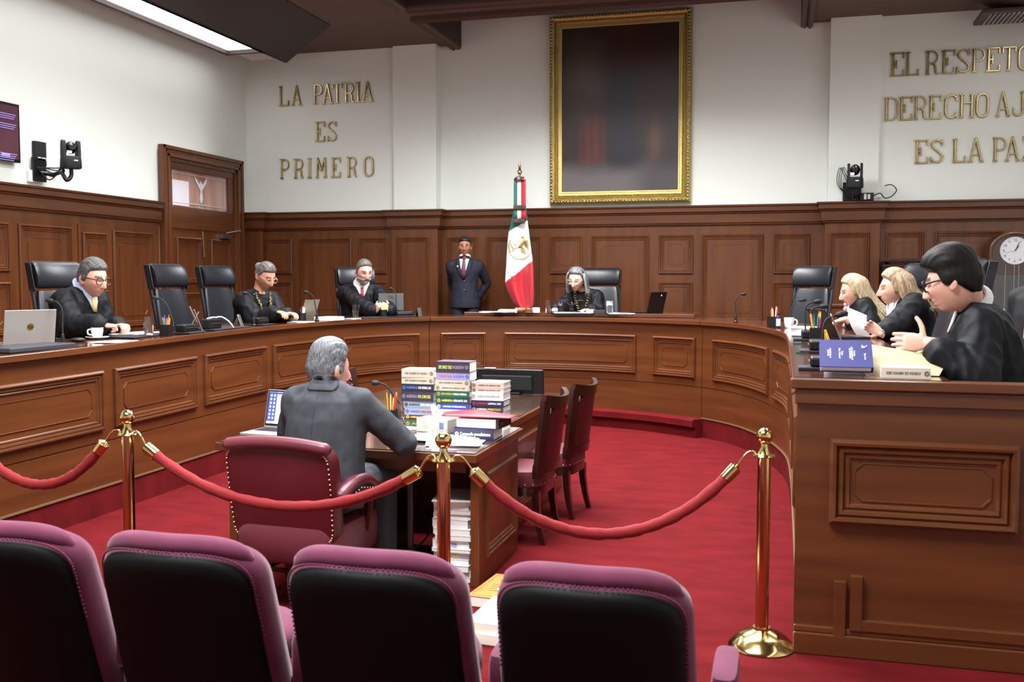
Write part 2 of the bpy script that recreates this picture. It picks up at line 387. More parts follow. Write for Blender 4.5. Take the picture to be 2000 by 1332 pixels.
trough(-1, 'long white ceiling light strip in a dark brown trough along the left wall')
tr = trough(1, 'long white ceiling light strip with a louvred vent at its wall end')
# vent grille at the end of the right trough
o = V(tr.location); mb = MB()
mb.box((2.6, 13.2, 4.83), (.75, .62, .05)); mb.xf(Matrix.Translation(-o)); vg = mb.obj('vent_frame', WCR, tr, sm=0, bev=.01)
for k in range(12):
    mb = MB(); mb.box((2.33+k*.05, 13.2, 4.80), (.02, .5, .02), R=Matrix.Rotation(.5, 3, 'Y')); mb.xf(Matrix.Translation(-o)); mb.obj('louvre', STEEL, vg, sm=0)
# added unseen light panels in the ceiling wells, to light room and back wall
for i, (a, b) in enumerate(wells[1:]):
    yc_ = (a+b)/2; t = thing('ceiling_light_panel', ['square white light panel in the ceiling well before the painting', 'square white light panel in the ceiling well over the clerk desk', 'square white light panel in the ceiling well over the spectator seats'][i], 'light', (-2.17, yc_, 5.0))
    mb = MB()
    for x, y, sx, sy in ((0, .83, 3.3, .06), (0, -.83, 3.3, .06), (1.62, 0, .06, 1.7), (-1.62, 0, .06, 1.7)): mb.box((x, y, .05), (sx, sy, .16))
    mb.obj('frame', CEILD, t, sm=0)
    mb = MB(); mb.box((0, 0, .03), (3.18, 1.6, .02)); mb.obj('diffuser', EMIT, t, sm=0)
    area_light('lamp', t, (0, 0, .015), 3.1, 1.55, PW, 150)
for x_, lab in ((-5.25, 'narrow white ceiling panel beside the left trough, before the patria inscription'), (.92, 'narrow white ceiling panel beside the right trough, before the pilaster camera')):  # unseen panels added to brighten the side parts of the back wall
    t = thing('ceiling_light_panel', lab, 'light', (x_, 8.9, 5.0)); mb = MB()
    for x, y, sx, sy in ((0, 1.53, .66, .06), (0, -1.53, .66, .06), (.3, 0, .06, 3.0), (-.3, 0, .06, 3.0)): mb.box((x, y, .04), (sx, sy, .07))
    mb.obj('frame', CEILD, t, sm=0); mb = MB(); mb.box((0, 0, .03), (.56, 3.0, .02)); mb.obj('diffuser', EMIT, t, sm=0)
    area_light('lamp', t, (0, 0, .015), .55, 2.9, 95, 165)
# ================================================================ BENCH
CP = [(.10, 4.64), (.10, 5.6), (.10, 6.6), (.098, 7.6), (.065, 8.6), (-.09, 9.42), (-.26, 9.95), (-.47, 10.37), (-.79, 10.75), (-1.2, 11.04), (-1.6, 11.23), (-2.1, 11.38), (-2.7, 11.42), (-3.3, 11.33), (-3.85, 11.08), (-4.25, 10.68), (-4.5, 10.15), (-4.65, 9.4), (-4.70, 8.5), (-4.69, 7.5), (-4.67, 6.5), (-4.66, 5.5), (-4.65, 4.3)]
_c = catmull([(x, y, 0) for x, y in CP], 10)
_L = [0]
for i in range(1, len(_c)): _L.append(_L[-1]+(_c[i]-_c[i-1]).length)
ULEN = _L[-1]
def bp(u):
    u = max(0, min(ULEN, u))
    for i in range(1, len(_L)):
        if _L[i] >= u: break
    t = (u-_L[i-1])/(_L[i]-_L[i-1]); p = _c[i-1].lerp(_c[i], t)
    d0 = (_c[i]-_c[max(0, i-2)]).normalized(); d1 = (_c[min(i+1, len(_c)-1)]-_c[i-1]).normalized()
    d = d0.lerp(d1, t).normalized(); return p, V((-d.y, d.x, 0))     # travelling to +Y on the right wing: inward = -x
TOPZ = 1.249
def ztop(x, y):
    if x > -3.9: return TOPZ
    t = min(1, max(0, (8.6-y)/3.9)); t = t*t*(3-2*t); return TOPZ-.036*t
def zmap(p, z):
    if z <= .2: return z
    return .2+(z-.2)*(ztop(p.x, p.y)-.2)/(TOPZ-.2)
def BS(u, z, h):
    p, n = bp(u); q = p+n*h; return (q.x, q.y, zmap(p, z))
def u_at(px, z=.85):
    best = None
    for k in range(1200):
        u = ULEN*k/1200; p, n = bp(u); q = V((p.x, p.y, zmap(p, z)))
        if (q-CAM).dot(FW) < .5: continue
        x, y = pix(q); e = abs(x-px)
        vis = n.dot(CAM-q) > 0
        if vis and (best is None or e < best[0]): best = (e, u)
    return best[1]
def bsweep(mb, prof, u0, u1, n, closed=False, cap=False, zf=True):
    R = []
    for k in range(n+1):
        u = u0+(u1-u0)*k/n; p, nn = bp(u)
        R.append([(p.x+nn.x*o, p.y+nn.y*o, zmap(p, z) if zf else z) for o, z in prof])
    return mb.rings(R, cap=cap, close=closed)
uR, uL = u_at(1371), u_at(838)
SD = .62
TRIM = mat('pale_trim', srgb(104, 82, 58), .4)
bench = []
for nm, lab, a, b, pans in (
    ('judges_bench', 'right wing of the curved wooden judges bench, ending in a tall panelled end', 0, uR, None),
    ('judges_bench', 'middle section of the curved wooden judges bench, before the flag and painting', uR, uL, [(861, 948), (985, 1243), (1277, 1358)]),
    ('judges_bench', 'left wing of the curved wooden judges bench, under the camera and screen', uL, ULEN, [(-70, 200), (222, 381), (398, 519), (531, 648), (667, 819)])):
    n = max(10, int((b-a)/.12)); c, _ = bp((a+b)/2)
    t = thing(nm, lab, 'judges bench', (0, 0, 0)); bench.append(t)
    e = .004
    mb = MB(); bsweep(mb, [(0, .2), (0, .527), (-.008, .53), (-.008, .537), (0, .54), (0, 1.21), (-.03, 1.21), (-.03, .2)], a+e, b-e, n, closed=True, cap=True); mb.obj('front_panel', WOODH, t, sm=30)
    mb = MB(); bsweep(mb, [(.035, 1.204), (.04, 1.21), (.04, 1.244), (.035, 1.249), (-SD, 1.249), (-SD, 1.204)], a+e, b-e, n, closed=True, cap=True); mb.obj('top', WOODT, t, sm=30)
    mb = MB(); bsweep(mb, [(.038, 1.2035), (.0425, 1.2055), (.0425, 1.245), (.038, 1.2485)], a+e, b-e, n, closed=True, cap=True); mb.obj('edge_band', WOODH, t, sm=30)
    if pans != [(861, 948), (985, 1243), (1277, 1358)]:
        mb = MB(); bsweep(mb, [(0, .2), (.010, .2), (.010, .213), (0, .213)], a, b, n, closed=True, cap=True); mb.obj('foot_strip', TRIM, t, sm=30)
    if pans is None:
        us = [(u_at(1502), u_at(1393)), (7.4-4.64+.0, u_at(1512, .85))]
        us = [(u_at(1502), u_at(1393)), (3.25, u_at(1513))] + [(x, x+.92) for x in (.12, 1.15, 2.2)]
    else:
        us = [(u_at(q), u_at(p)) for p, q in pans]
        if pans[0][0] < 0: us[0] = (us[0][0], us[0][0]+1.15)
    for u0, u1 in us: panel(BS, min(u0, u1), max(u0, u1), .625, 1.06, nu=max(2, int(abs(u1-u0)/.1)), parent=t, m=WOODH)
# end panel of the right wing
t = bench[0]; YE = 4.62
mb = MB(); mb.box((1.0, YE+.02, .615), (1.84, .04, 1.23)); mb.obj('end_board', WOODH, t, sm=0)
mb = MB(); mb.box((1.0, YE+.01, 1.227), (1.9, .1, .044)); mb.box((1.0, YE+.012, 1.17), (1.86, .07, .07)); mb.obj('end_cap', WOODH, t, sm=0, bev=.006)
mb = MB(); mb.box((1.0, YE-.012, .05), (1.84, .03, .1)); mb.box((1.0, YE-.008, .115), (1.84, .02, .03)); mb.obj('end_skirting', WOODH, t, sm=0, bev=.006)
ES = lambda u, z, h: (u, YE-h, z)
xa, xb = ony(1620, 900, YE).x, ony(1990, 900, YE).x
panel(ES, xa, xb, .605, .985, sc=1.25, parent=t, m=WOODH)
mb = MB(); X = lambda px: ony(px, 1150, YE).x
mb.box(((X(1628)+X(1652))/2, YE-.012, .22), (X(1652)-X(1628), .03, .25)); mb.box(((X(1660)+X(1684))/2, YE-.012, .25), (X(1684)-X(1660), .03, .25))
mb.box((1.3+.03, YE-.011, .15), (2*(1.3-X(1660))-.06+.08, .028, .05)); mb.obj('cable_strip', WOODH, t, sm=0, bev=.004)
# platform behind the bench, carpeted
mb = MB(); n = 110
bsweep(mb, [(0, 0), (0, .2), (-.05, .2)], 0, ULEN, n)
prev = None
for k in range(n*3+1):
    p, nn = bp(ULEN*k/(n*3)); q = p-nn*.03; d = -nn; tt = 1e9
    if d.x > 1e-4: tt = min(tt, (XR-q.x)/d.x)
    if d.x < -1e-4: tt = min(tt, (-7.93-q.x)/d.x)
    if d.y > 1e-4: tt = min(tt, (13.9-q.y)/d.y)
    r = q+d*tt; cur = ((q.x, q.y, ZP), (r.x, r.y, ZP))
    if prev: mb.add([prev[0], prev[1], cur[1], cur[0]], [(0, 1, 2, 3)])
    prev = cur
mb.box(((.9+XR)/2+.5, 4.69, ZP/2), (XR-1.9, .04, ZP))
o = mb.obj('platform', CARPET, sm=30); struct(o)
mb = MB(); bsweep(mb, [(0, .2), (.13, .2), (.15, .185), (.15, .12), (.10, .11), (.10, 0), (0, 0)], uR-.02, uL+.02, 40, closed=True, cap=True); struct(mb.obj('step', CARPET, sm=30))
# president's straight writing board on the middle section
mb = MB(); mb.box((-2.32, 11.78, 1.272), (2.75, .62, .044)); tag(mb.obj('writing_board', WOODT, sm=0, bev=.006), 'straight wooden desk board lying on the middle bench section, bearing the gavel', 'desk board')
# ================================================================ FURNITURE
VELV = mat('magenta_velvet', srgb(86, 26, 54), .85, sheen=.18, col2=srgb(98, 32, 62), vs=14, bump=.12, bs=300)
VELVD = mat('magenta_stitch', srgb(86, 18, 50), .85, sheen=.3)
SHELL = mat('black_shell', srgb(8, 8, 9), .6, spec=.18)
MAROON = mat('maroon_leather', srgb(80, 22, 29), .34, var=.06, vs=5, bump=.06, bs=160)
MAROON2 = mat('maroon_leather_pale', srgb(98, 42, 52), .36, var=.06, vs=5, bump=.06, bs=160)
ROPE = mat('red_velvet', srgb(120, 14, 18), .85, sheen=.06, var=.1, vs=40, bump=.2, bs=90)
# ---- spectator seats
def spectator_seat():
    t = thing('spectator_seat', 'x', 'seat', group='spectator seats behind the ropes')
    r = radians(16); up = V((0, -sin(r), cos(r))); fw = V((0, cos(r), sin(r))); base = V((0, .21, .19))
    def L(x, tt, d): return base + V((x, 0, 0)) + up*tt + fw*(d + .05*(x/.25)**2)
    def outline(w, t0, t1, n, rc):
        """rounded top, sides widening slightly downwards"""
        o = [(-w-.012*(1-k/n), t0+(t1-.15-t0)*k/n) for k in range(n)]
        for k in range(4*n+1):
            a = pi*(1-k/(4*n)); c_, s_ = cos(a), sin(a); o.append((w*(1 if c_ > 0 else -1)*abs(c_)**.66, t1-.15+.168*abs(s_)**.66))
        return o+[(w+.012*k/n, t1-.15-(t1-.15-t0)*k/n) for k in range(1, n+1)]
    c = .33
    mb = MB(); R = []
    for sc, d in ((.6, -.03), (.85, -.028), (.95, -.02), (.99, -.008), (1, .006)):
        R.append([L(x*sc, c+(tt-c)*sc, d) for x, tt in outline(.265, 0, .66, 8, .12)])
    mb.rings(R); mb.obj('shell', SHELL, t, sm=50)
    mb = MB(); R = []
    for sc, d in ((.98, .004), (1.03, .008), (1.065, .025), (1.075, .06), (1.05, .10), (.95, .125), (.7, .13)):
        R.append([L(x*sc, c+(tt-c)*(sc if sc > 1 else sc) - .012*(sc > 1), d) for x, tt in outline(.266, .04, .66, 8, .12)])
    mb.rings(R); mb.obj('back_cushion', VELV, t, sm=60)
    mb = MB(); pts = []; rad = []
    for k in range(31):
        x = -.246+.492*k/30; e = 1-abs(x/.25)**9; pts.append(L(x, .51+.168*max(0, 1-abs(x/.268)**3)**.333+.004, .055)); rad.append(.008+.030*max(0, e)**.5)
    mb.tube(pts, rad, 14, fl=1.0, up=(0, 0, 1)); mb.obj('head_roll', VELV, t, sm=60)
    mb = MB()
    pts = [L(x, tt+.006, .002) for x, tt in outline(.271, 0, .665, 16, .12)]
    pts = [p for p in pts if p.z > .55]
    for a in range(len(pts)-1):
        nq = max(1, int((pts[a+1]-pts[a]).length/.011))
        for q in range(nq): mb.sph(pts[a].lerp(pts[a+1], q/nq), .0042, 5, 4)
    o = mb.obj('stitching', VELVD, t, sm=60); o['kind'] = 'stuff'
    mb = MB(); R = []
    for z, s_ in ((.38, .9), (.40, 1), (.46, 1), (.49, .93), (.495, .6)): R.append([(x*s_*.24, .44+y*s_*.24, z) for x, y in [(cos(2*pi*k/28)*min(1, 1/max(abs(cos(2*pi*k/28)), abs(sin(2*pi*k/28)))**.8), sin(2*pi*k/28)*min(1, 1/max(abs(cos(2*pi*k/28)), abs(sin(2*pi*k/28)))**.8)) for k in range(28)]])
    mb.rings(R); mb.obj('seat_cushion', VELV, t, sm=60)
    mb = MB(); R = []
    for z, s_ in ((.38, .9), (.40, 1), (.52, 1), (.55, .93), (.555, .6)): R.append([(.365+x*s_*.038, .37+y*s_*.15, z) for x, y in [(cos(2*pi*k/24)*(abs(cos(2*pi*k/24))**5+abs(sin(2*pi*k/24))**5)**-.2, sin(2*pi*k/24)*(abs(cos(2*pi*k/24))**5+abs(sin(2*pi*k/24))**5)**-.2) for k in range(24)]])
    mb.rings(R); mb.obj('armrest', VELV, t, sm=60)
    mb = MB(); mb.box((.365, .37, .24), (.03, .2, .40)); mb.box((.365, .37, .016), (.06, .3, .03)); mb.obj('side_stand', SHELL, t, sm=0, bev=.008)
    mb = MB(); mb.box((0.05, .33, .36), (.62, .05, .04)); mb.obj('beam', SHELL, t, sm=0, bev=.008)
    return t
st = spectator_seat(); SX = [-2.485, -1.83, -1.17, -.505]
SLB = ['velvet spectator seat cut by the frame edge, before the left stanchion rope', 'magenta velvet spectator seat before the brass stanchion by the left bench wing', 'magenta velvet spectator seat before the maroon armchair of the clerk', 'magenta velvet spectator seat before the papers on the carpet, with the free end armrest']
st.location = (SX[0], 2.60, 0); st['label'] = 'magenta velvet spectator seat under the left end of the ropes'
for x, l in zip(SX[1:], SLB[1:]): dup(st, (x, 2.60, 0), 0, l)
# ---- stanchions and ropes
def stanchion(label):
    t = thing('stanchion', label, 'stanchion')
    mb = MB(); mb.lathe([(.0, 0), (.15, 0), (.153, .006), (.148, .016), (.135, .026), (.118, .045), (.085, .066), (.05, .078), (.04, .082), (.04, .092), (.0, .093)], 40); mb.obj('base', BRASS, t, sm=40)
    mb = MB(); mb.lathe([(.0, .09), (.03, .09), (.03, .885), (.0, .885)], 28); mb.obj('pole', BRASS, t, sm=40)
    mb = MB(); mb.lathe([(.0, .884), (.052, .884), (.055, .888), (.052, .893), (.034, .896), (.026, .91), (.018, .93), (.017, .943), (.0, .944)], 28); mb.obj('collar', BRASS, t, sm=40)
    mb = MB(); mb.sph((0, 0, .978), .038, 24, 16); mb.obj('ball_finial', BRASS, t, sm=180)
    return t
PST = [(-4.75, 4.25), (-3.254, 4.419), (-1.433, 4.146), (-.06, 4.646)]
LABS = ['brass ball-topped stanchion beside the left wing of the bench', 'brass ball-topped stanchion between the clerk armchair and the left bench wing', 'brass ball-topped stanchion in front of the clerk desk', 'brass ball-topped stanchion with its round base beside the bench end panel']
s0 = None
PST[0] = (-4.32, 4.36)
for i in (1, 2, 3, 0):
    if s0 is None: s0 = stanchion(LABS[i]); s0.location = (*PST[i], 0)
    else: dup(s0, (*PST[i], 0), 0, LABS[i])
def rope(p, q, zlow, label, ends=(1, 1)):
    a = V((*p, .888)); b = V((*q, .888)); d = (b-a); d.z = 0; L = d.length; d.normalize()
    t = thing('velvet_rope', label, 'rope', (a.x, a.y, 0)); o = V((a.x, a.y, 0))
    A = a+d*.155+V((0, 0, -.075)); B = b-d*.155+V((0, 0, -.075)); sag = (A.z-zlow)
    P = []
    for k in range(41):
        s_ = k/40; P.append(A.lerp(B, s_)+V((0, 0, -sag*(1-(2*s_-1)**2)*(1+.12*(2*s_-1)**2)))-o)
    mb = MB(); mb.tube(P, [.027+.002*sin(k*2.1)+.0012*sin(k*5.3) for k in range(41)], 14); mb.obj('rope', ROPE, t, sm=180)
    for e, (X0, D, T0, T1) in enumerate(((A-o, d, P[0], P[1]), (B-o, -d, P[-1], P[-2]))):
        if not ends[e]: continue
        tg = (T0-T1).normalized(); mb = MB()
        mb.tube([T1+tg*0, T0+tg*.0, T0+tg*.03, T0+tg*.034, T0+tg*.045], [.030, .031, .031, .022, .008], 16); mb.obj('end_cap', BRASS, t, sm=40)
        post = (a if e == 0 else b)-o; E = T0+tg*.04; H = post+D*.05+V((0, 0, .004))
        mb = MB(); mb.tube(catmull([E, E.lerp(H, .55)+V((0, 0, .028)), H+V((0, 0, .014)), H+V((0, 0, -.012))-D*.004], 6), .0055, 8); mb.obj('hook', BRASS, t, sm=180)
    return t
rope(PST[0], PST[1], .60, 'red velvet rope hanging before the left bench wing')
rope(PST[1], PST[2], .60, 'red velvet rope hanging across the back of the maroon armchair')
rope(PST[2], PST[3], .54, 'red velvet rope sagging over the open red carpet beside the clerk desk')
# ---- clerk desk and table
def desk(label, x0, x1, y0, y1, z, name):
    t = thing(name, label, 'desk', ((x0+x1)/2, (y0+y1)/2, 0)); cx, cy = (x0+x1)/2, (y0+y1)/2; W, D = x1-x0, y1-y0
    mb = MB(); mb.box((0, 0, z-.028), (W, D, .045)); mb.obj('top', WOODH, t, sm=0, bev=.004)
    mb = MB(); mb.box((0, 0, z-.002), (W-.03, D-.03, .006)); mb.obj('glass_sheet', mat('desk_glass', srgb(70, 48, 36), .06, spec=.8, coat=1), t, sm=0)
    for s in (-1, 1):
        mb = MB(); mb.box((s*(W/2-.045), .03, (z-.05)/2), (.05, D-.16, z-.05)); e = mb.obj('end_panel', WOODV, t, sm=0, bev=.004)
        if s > 0:
            S = lambda u, zz, h: (W/2-.02+h, u, zz)
            panel(S, -D/2+.22, D/2-.16, .14, .62, parent=e, sc=.8, field=False)
    mb = MB(); mb.box((0, D/2-.12, (z+.1)/2), (W-.14, .025, z-.15)); mb.obj('modesty_panel', WOODV, t, sm=0)
    mb = MB(); mb.box((0, -D/2+.06, z-.08), (W-.16, .02, .07)); mb.obj('front_rail', WOODH, t, sm=0)
    return t
desk('wooden clerk desk topped with glass, covered in books and papers', -3.12, -1.55, 5.02, 6.02, .76, 'clerk_desk')
desk('wooden table with glass top and a dark computer monitor, behind the clerk desk', -3.2, -1.68, 6.08, 7.92, .765, 'side_table')
# ---- clerk's armchair
def STUFF(mb): return _Stuff(mb)
class _Stuff:
    def __init__(s, mb): s.mb = mb
    def obj(s, *a, **k): o = s.mb.obj(*a, **k); o['kind'] = 'stuff'; return o
def studs(mb, P, step, r=.006):
    P = [V(p) for p in P]
    for a in range(len(P)-1):
        d = P[a+1]-P[a]; n = max(1, int(d.length/step))
        for k in range(n): mb.sph(P[a]+d*(k/n), r, 7, 5)
STUD = mat('nail_heads', srgb(205, 180, 150), .3, 1)
t = thing('armchair', 'maroon leather armchair with brass studs, its back to the ropes', 'armchair', (-2.41, 4.53, 0), radians(-3))
def rrect(w, h, cz, top=0): 
    o = []
    for k in range(40):
        a = 2*pi*k/40; c, s_ = cos(a), sin(a); x = w*(1 if c > 0 else -1)*abs(c)**(2/9); z = h*(1 if s_ > 0 else -1)*abs(s_)**(2/9)
        if z > 0: z += top*(1-(x/w)**2)
        o.append((x, cz+z))
    return o
mb = MB(); R = []
for sc, d in ((.93, -.03), (.985, -.026), (1, -.012), (1, .06), (.97, .085), (.85, .095)): R.append([(x*sc*(1-.12*max(0, (.6-z))), d-.14*(z-.36), .6+(z-.6)*sc) for x, z in rrect(.3, .25, .6, .025)])
mb.rings(R); mb.obj('backrest', MAROON, t, sm=50)
mb = MB(); P = [(x, -.02-.14*(.862-.36+.02*(1-(x/.3)**2)), .852+.025*(1-(x/.3)**2)) for x in [-.30+.6*k/24 for k in range(25)]]
mb.tube(P, [.02]+[.034]*23+[.02], 12); mb.obj('top_roll', MAROON2, t, sm=180)
mb = MB(); pr = [(x*.965*(1-.12*max(0, (.6-z))), -.030-.14*(z-.36), .6+(z-.6)*.95) for x, z in rrect(.3, .25, .6, .02)]; studs(mb, pr+[pr[0]], .026); STUFF(mb).obj('studs', STUD, t, sm=180)
mb = MB(); R = []
for z, s_ in ((.25, .96), (.27, 1), (.40, 1), (.44, .97), (.45, .8)): R.append([(x*s_, .23+y*s_, z) for x, y in [(p, q) for p, q in [(a, b) for a, b in rrect(.29, .28, 0)]]])
mb.rings(R); mb.obj('seat', MAROON2, t, sm=45)
for s in (-1, 1):
    mb = MB(); mb.tube(catmull([(s*.30, -.02, .60), (s*.31, .12, .655), (s*.31, .26, .65), (s*.31, .36, .60)], 6), [.03]+[.04]*17+[.03], 12, fl=.8); a_ = mb.obj('armrest', MAROON2, t, sm=180)
    mb = MB(); studs(mb, [(s*.345, .0, .59), (s*.35, .15, .625), (s*.35, .34, .59)], .028, .005); STUFF(mb).obj('studs', STUD, a_, sm=180)
    mb = MB(); mb.tube([(s*.29, .33, .36), (s*.31, .34, .6)], .02, 8); mb.obj('arm_post', WOODD, t)
    for y, dy in ((.0, -.05), (.46, .0)):
        mb = MB(); mb.rings([[(s*.265+a*.022, y+b*.022+dy*0, .3) for a, b in ((-1, -1), (1, -1), (1, 1), (-1, 1))], [(s*.265+a*.016, y+dy+b*.016, 0) for a, b in ((-1, -1), (1, -1), (1, 1), (-1, 1))]]); mb.obj('leg', WOODD, t, sm=0)
mb = MB(); mb.tube([(-.265, -.02, .13), (-.265, .46, .13)], .014, 6); mb.tube([(.265, -.02, .13), (.265, .46, .13)], .014, 6); mb.tube([(-.265, .22, .13), (.265, .22, .13)], .014, 6); mb.obj('stretcher', WOODD, t)
# ---- dark wood side chairs with curved backs  (local: faces +Y, back at -Y)
def side_chair(label):
    t = thing('side_chair', label, 'chair', group='dark wooden side chairs at the table')
    def B(x, z, d=0):   # curved, leaning back
        c = .07*(1-(x/.24)**2); return (x, -.20-c-.13*(z-.45)+d, z)
    for s in (-1, 1):
        mb = MB(); R = []
        for k in range(9):
            z = .43+.50*k/8; x = s*(.215+.012*k/8); a = B(x-.026, z); b = B(x+.026, z); R.append([V(a), V(b), V(b)+V((0, .03, 0)), V(a)+V((0, .03, 0))])
        mb.rings(R); mb.obj('back_post', WOODD, t, sm=20)
    for z0, z1, h0, nm in ((.875, .94, 1, 'top_rail'), (.46, .52, 0, 'lower_rail')):
        mb = MB(); R = []
        for k in range(17):
            x = -.245+.49*k/16; zt = z1+.012*(x/.24)**2*h0*2; R.append([V(B(x, z0)), V(B(x, zt)), V(B(x, zt))+V((0, .032, 0)), V(B(x, z0))+V((0, .032, 0))])
        mb.rings(R); mb.obj(nm, WOODD, t, sm=30)
    mb = MB(); R = []
    for k in range(13):
        x = -.185+.37*k/12; zt = .885-.06*abs(x/.19)**6; R.append([V(B(x, .51, .008)), V(B(x, zt, .008)), V(B(x, zt, .05)), V(B(x, .51, .05))])
    mb.rings(R); bk = mb.obj('back_pad', MAROON, t, sm=30)
    mb = MB(); studs(mb, [V(B(x, .87, .053)) for x in (-.17, -.09, 0, .09, .17)], .03, .006); studs(mb, [V(B(.172, z, .053)) for z in (.54, .87)], .04); studs(mb, [V(B(-.172, z, .053)) for z in (.54, .87)], .04); STUFF(mb).obj('studs', STUD, bk, sm=180)
    mb = MB(); R = []
    sq = [(cos(a)*(abs(cos(a))**4+abs(sin(a))**4)**-.25, sin(a)*(abs(cos(a))**4+abs(sin(a))**4)**-.25) for a in [2*pi*k/36 for k in range(36)]]
    for z, s_ in ((.365, .97), (.37, 1), (.43, 1), (.465, .96), (.475, .7)): R.append([(x*.245*s_, .02+y*.245*s_, z) for x, y in sq])
    mb.rings(R); se = mb.obj('seat', MAROON2, t, sm=50)
    mb = MB(); studs(mb, [(x*.249, .02+y*.249, .385) for x, y in sq]+[(.249, .02, .385)], .028, .005); STUFF(mb).obj('studs', STUD, se, sm=180)
    mb = MB(); mb.rings([[(x*.24, .02+y*.24, z) for x, y in sq] for z in (.31, .365)]); mb.obj('apron', WOODD, t, sm=40)
    for x, y, dx, dy in ((-.19, -.18, -.01, -.05), (.19, -.18, .01, -.05), (-.19, .2, 0, .0), (.19, .2, 0, .0)):
        mb = MB(); mb.rings([[(x+dx*q*q+a*(.024-.008*q), y+dy*q*q+b*(.024-.008*q), .34*(1-q)) for a, b in ((-1, -1), (1, -1), (1, 1), (-1, 1))] for q in (0, .33, .66, 1)]); mb.obj('leg', WOODD, t, sm=0)
    return t
c0 = side_chair('dark wooden side chair with maroon back pad, next to the clerk desk corner'); c0.location = (-1.66, 6.30, 0); c0.rotation_euler = (0, 0, radians(88))
dup(c0, (-1.60, 7.02, 0), radians(84), 'dark wooden side chair with maroon back pad, at the far corner of the table')
dup(c0, (-3.15, 7.30, 0), radians(-92), 'dark wooden side chair with studded maroon pad, beyond the clerk on the table far side')
# ---- judges' chairs (local: faces +Y)
def judge_chair():
    t = thing('office_chair', 'x', 'chair', group='black leather chairs behind the bench')
    def BK(x, z, d): return (x, -.235-.20*(z-.5)**1.15+d+.10*(x/.26)**2*.5 if z > .5 else -.235+d, z)
    mb = MB(); R = []
    for z, wv, th in ((.46, .235, .07), (.52, .25, .09), (.7, .25, .085), (.9, .235, .08), (1.05, .215, .075), (1.10, .20, .06)):
        R.append([BK(wv*cos(a)*(abs(cos(a))**5+abs(sin(a))**5)**-.2, z, th/2*sin(a)*(abs(cos(a))**5+abs(sin(a))**5)**-.2) for a in [2*pi*k/28 for k in range(28)]])
    mb.rings(R); mb.obj('backrest', LEATHK, t, sm=60)
    mb = MB(); P = []; Rr = []
    R = []
    for k in range(21):
        x = -.235+.47*k/20; y = BK(x, 1.22, 0)[1]+.02; e = 1 if 0 < k < 20 else .9
        R.append([(x, y+.052*e*cos(a)+.02*sin(a)*0-.03*(sin(a)), 1.235+.118*e*sin(a)*(abs(cos(a))**3+abs(sin(a))**3)**-.12) for a in [2*pi*q/18 for q in range(18)]])
    mb.rings(R); hr = mb.obj('headrest', LEATHK, t, sm=60)
    for s in (-1, 1):
        mb = MB(); P = [BK(s*.243, z, .03-.05*(z > 1.2)*(z-1.2)*8*0) for z in (1.10, 1.14, 1.2, 1.28, 1.34)]; P = [(p[0], p[1]-.04+.0*k, p[2]) for k, p in enumerate(P)]
        R = [[V(p)+V((s*a*.012, b*.075, 0)) for a, b in ((0, -.5), (1, -.5), (1, .5), (0, .5))] for p in P]; mb.rings(R); mb.obj('side_wing', LEATHK, hr, sm=30, bev=.006)
    for s in (-1, 1):
        mb = MB(); mb.tube([BK(s*.24, z, -.02) for z in (.5, .7, .9, 1.12)], .018, 8); mb.obj('frame_post', PLK, t)
    mb = MB(); R = []
    for z, s_ in ((.40, .92), (.42, 1), (.47, 1), (.50, .95), (.51, .7)): R.append([(x*.26*s_, .02+y*.26*s_, z) for x, y in [(cos(a)*(abs(cos(a))**5+abs(sin(a))**5)**-.2, sin(a)*(abs(cos(a))**5+abs(sin(a))**5)**-.2) for a in [2*pi*k/28 for k in range(28)]]])
    mb.rings(R); mb.obj('seat', LEATHK, t, sm=60)
    for s in (-1, 1):
        mb = MB(); mb.box((s*.31, .0, .69), (.065, .30, .035)); mb.tube([(s*.25, .0, .45), (s*.31, .0, .47), (s*.31, -.02, .68)], .016, 8); mb.obj('armrest', PLK, t, sm=30, bev=.012)
    mb = MB(); mb.tube([(0, 0, .09), (0, 0, .42)], .03, 12); mb.obj('column', PLK, t)
    for k in range(5):
        a = 2*pi*k/5+.3; mb = MB(); mb.tube([(0, 0, .11), (.29*cos(a), .29*sin(a), .075)], [.03, .018], 8); b = mb.obj('base_arm', PLK, t)
        mb = MB(); mb.sph((.29*cos(a), .29*sin(a), .031), .03, 10, 8); mb.obj('caster', PLK, b, sm=180)
    return t
jc = judge_chair(); CH = [
    ((-5.72, 7.22), 78, 'black leather office chair behind the grey haired man in glasses by the silver laptop'),
    ((-5.62, 8.72), 84, 'empty black leather office chair in front of the wooden door'),
    ((-5.85, 9.95), 78, 'black leather office chair just behind the woman with the beaded necklace'),
    ((-4.95, 11.35), 42, 'black leather office chair of the bearded man'),
    ((-2.30, 12.78), 0, 'black leather office chair of the grey haired woman below the painting'),
    ((.16, 11.35), -36, 'empty black leather office chair beside the pilaster with the camera'),
    ((.93, 9.62), -66, 'black leather office chair of the long haired blonde woman'),
    ((1.16, 8.44), -82, 'black leather office chair of the woman reading a raised sheet'),
    ((.74, 6.75), -88, 'empty black leather office chair beside the man in dark glasses'),
    ((1.34, 5.36), -84, 'black leather office chair of the man in dark glasses')]
CHAIRS = []
for i, (p, a, lab) in enumerate(CH):
    # a = 0 faces -Y ; positive turns towards +x
    rz = pi+radians(a)
    if i == 0: jc.location = (*p, ZP); jc.rotation_euler = (0, 0, rz); jc['label'] = lab; CHAIRS.append(jc)
    else: CHAIRS.append(dup(jc, (*p, ZP), rz, lab))
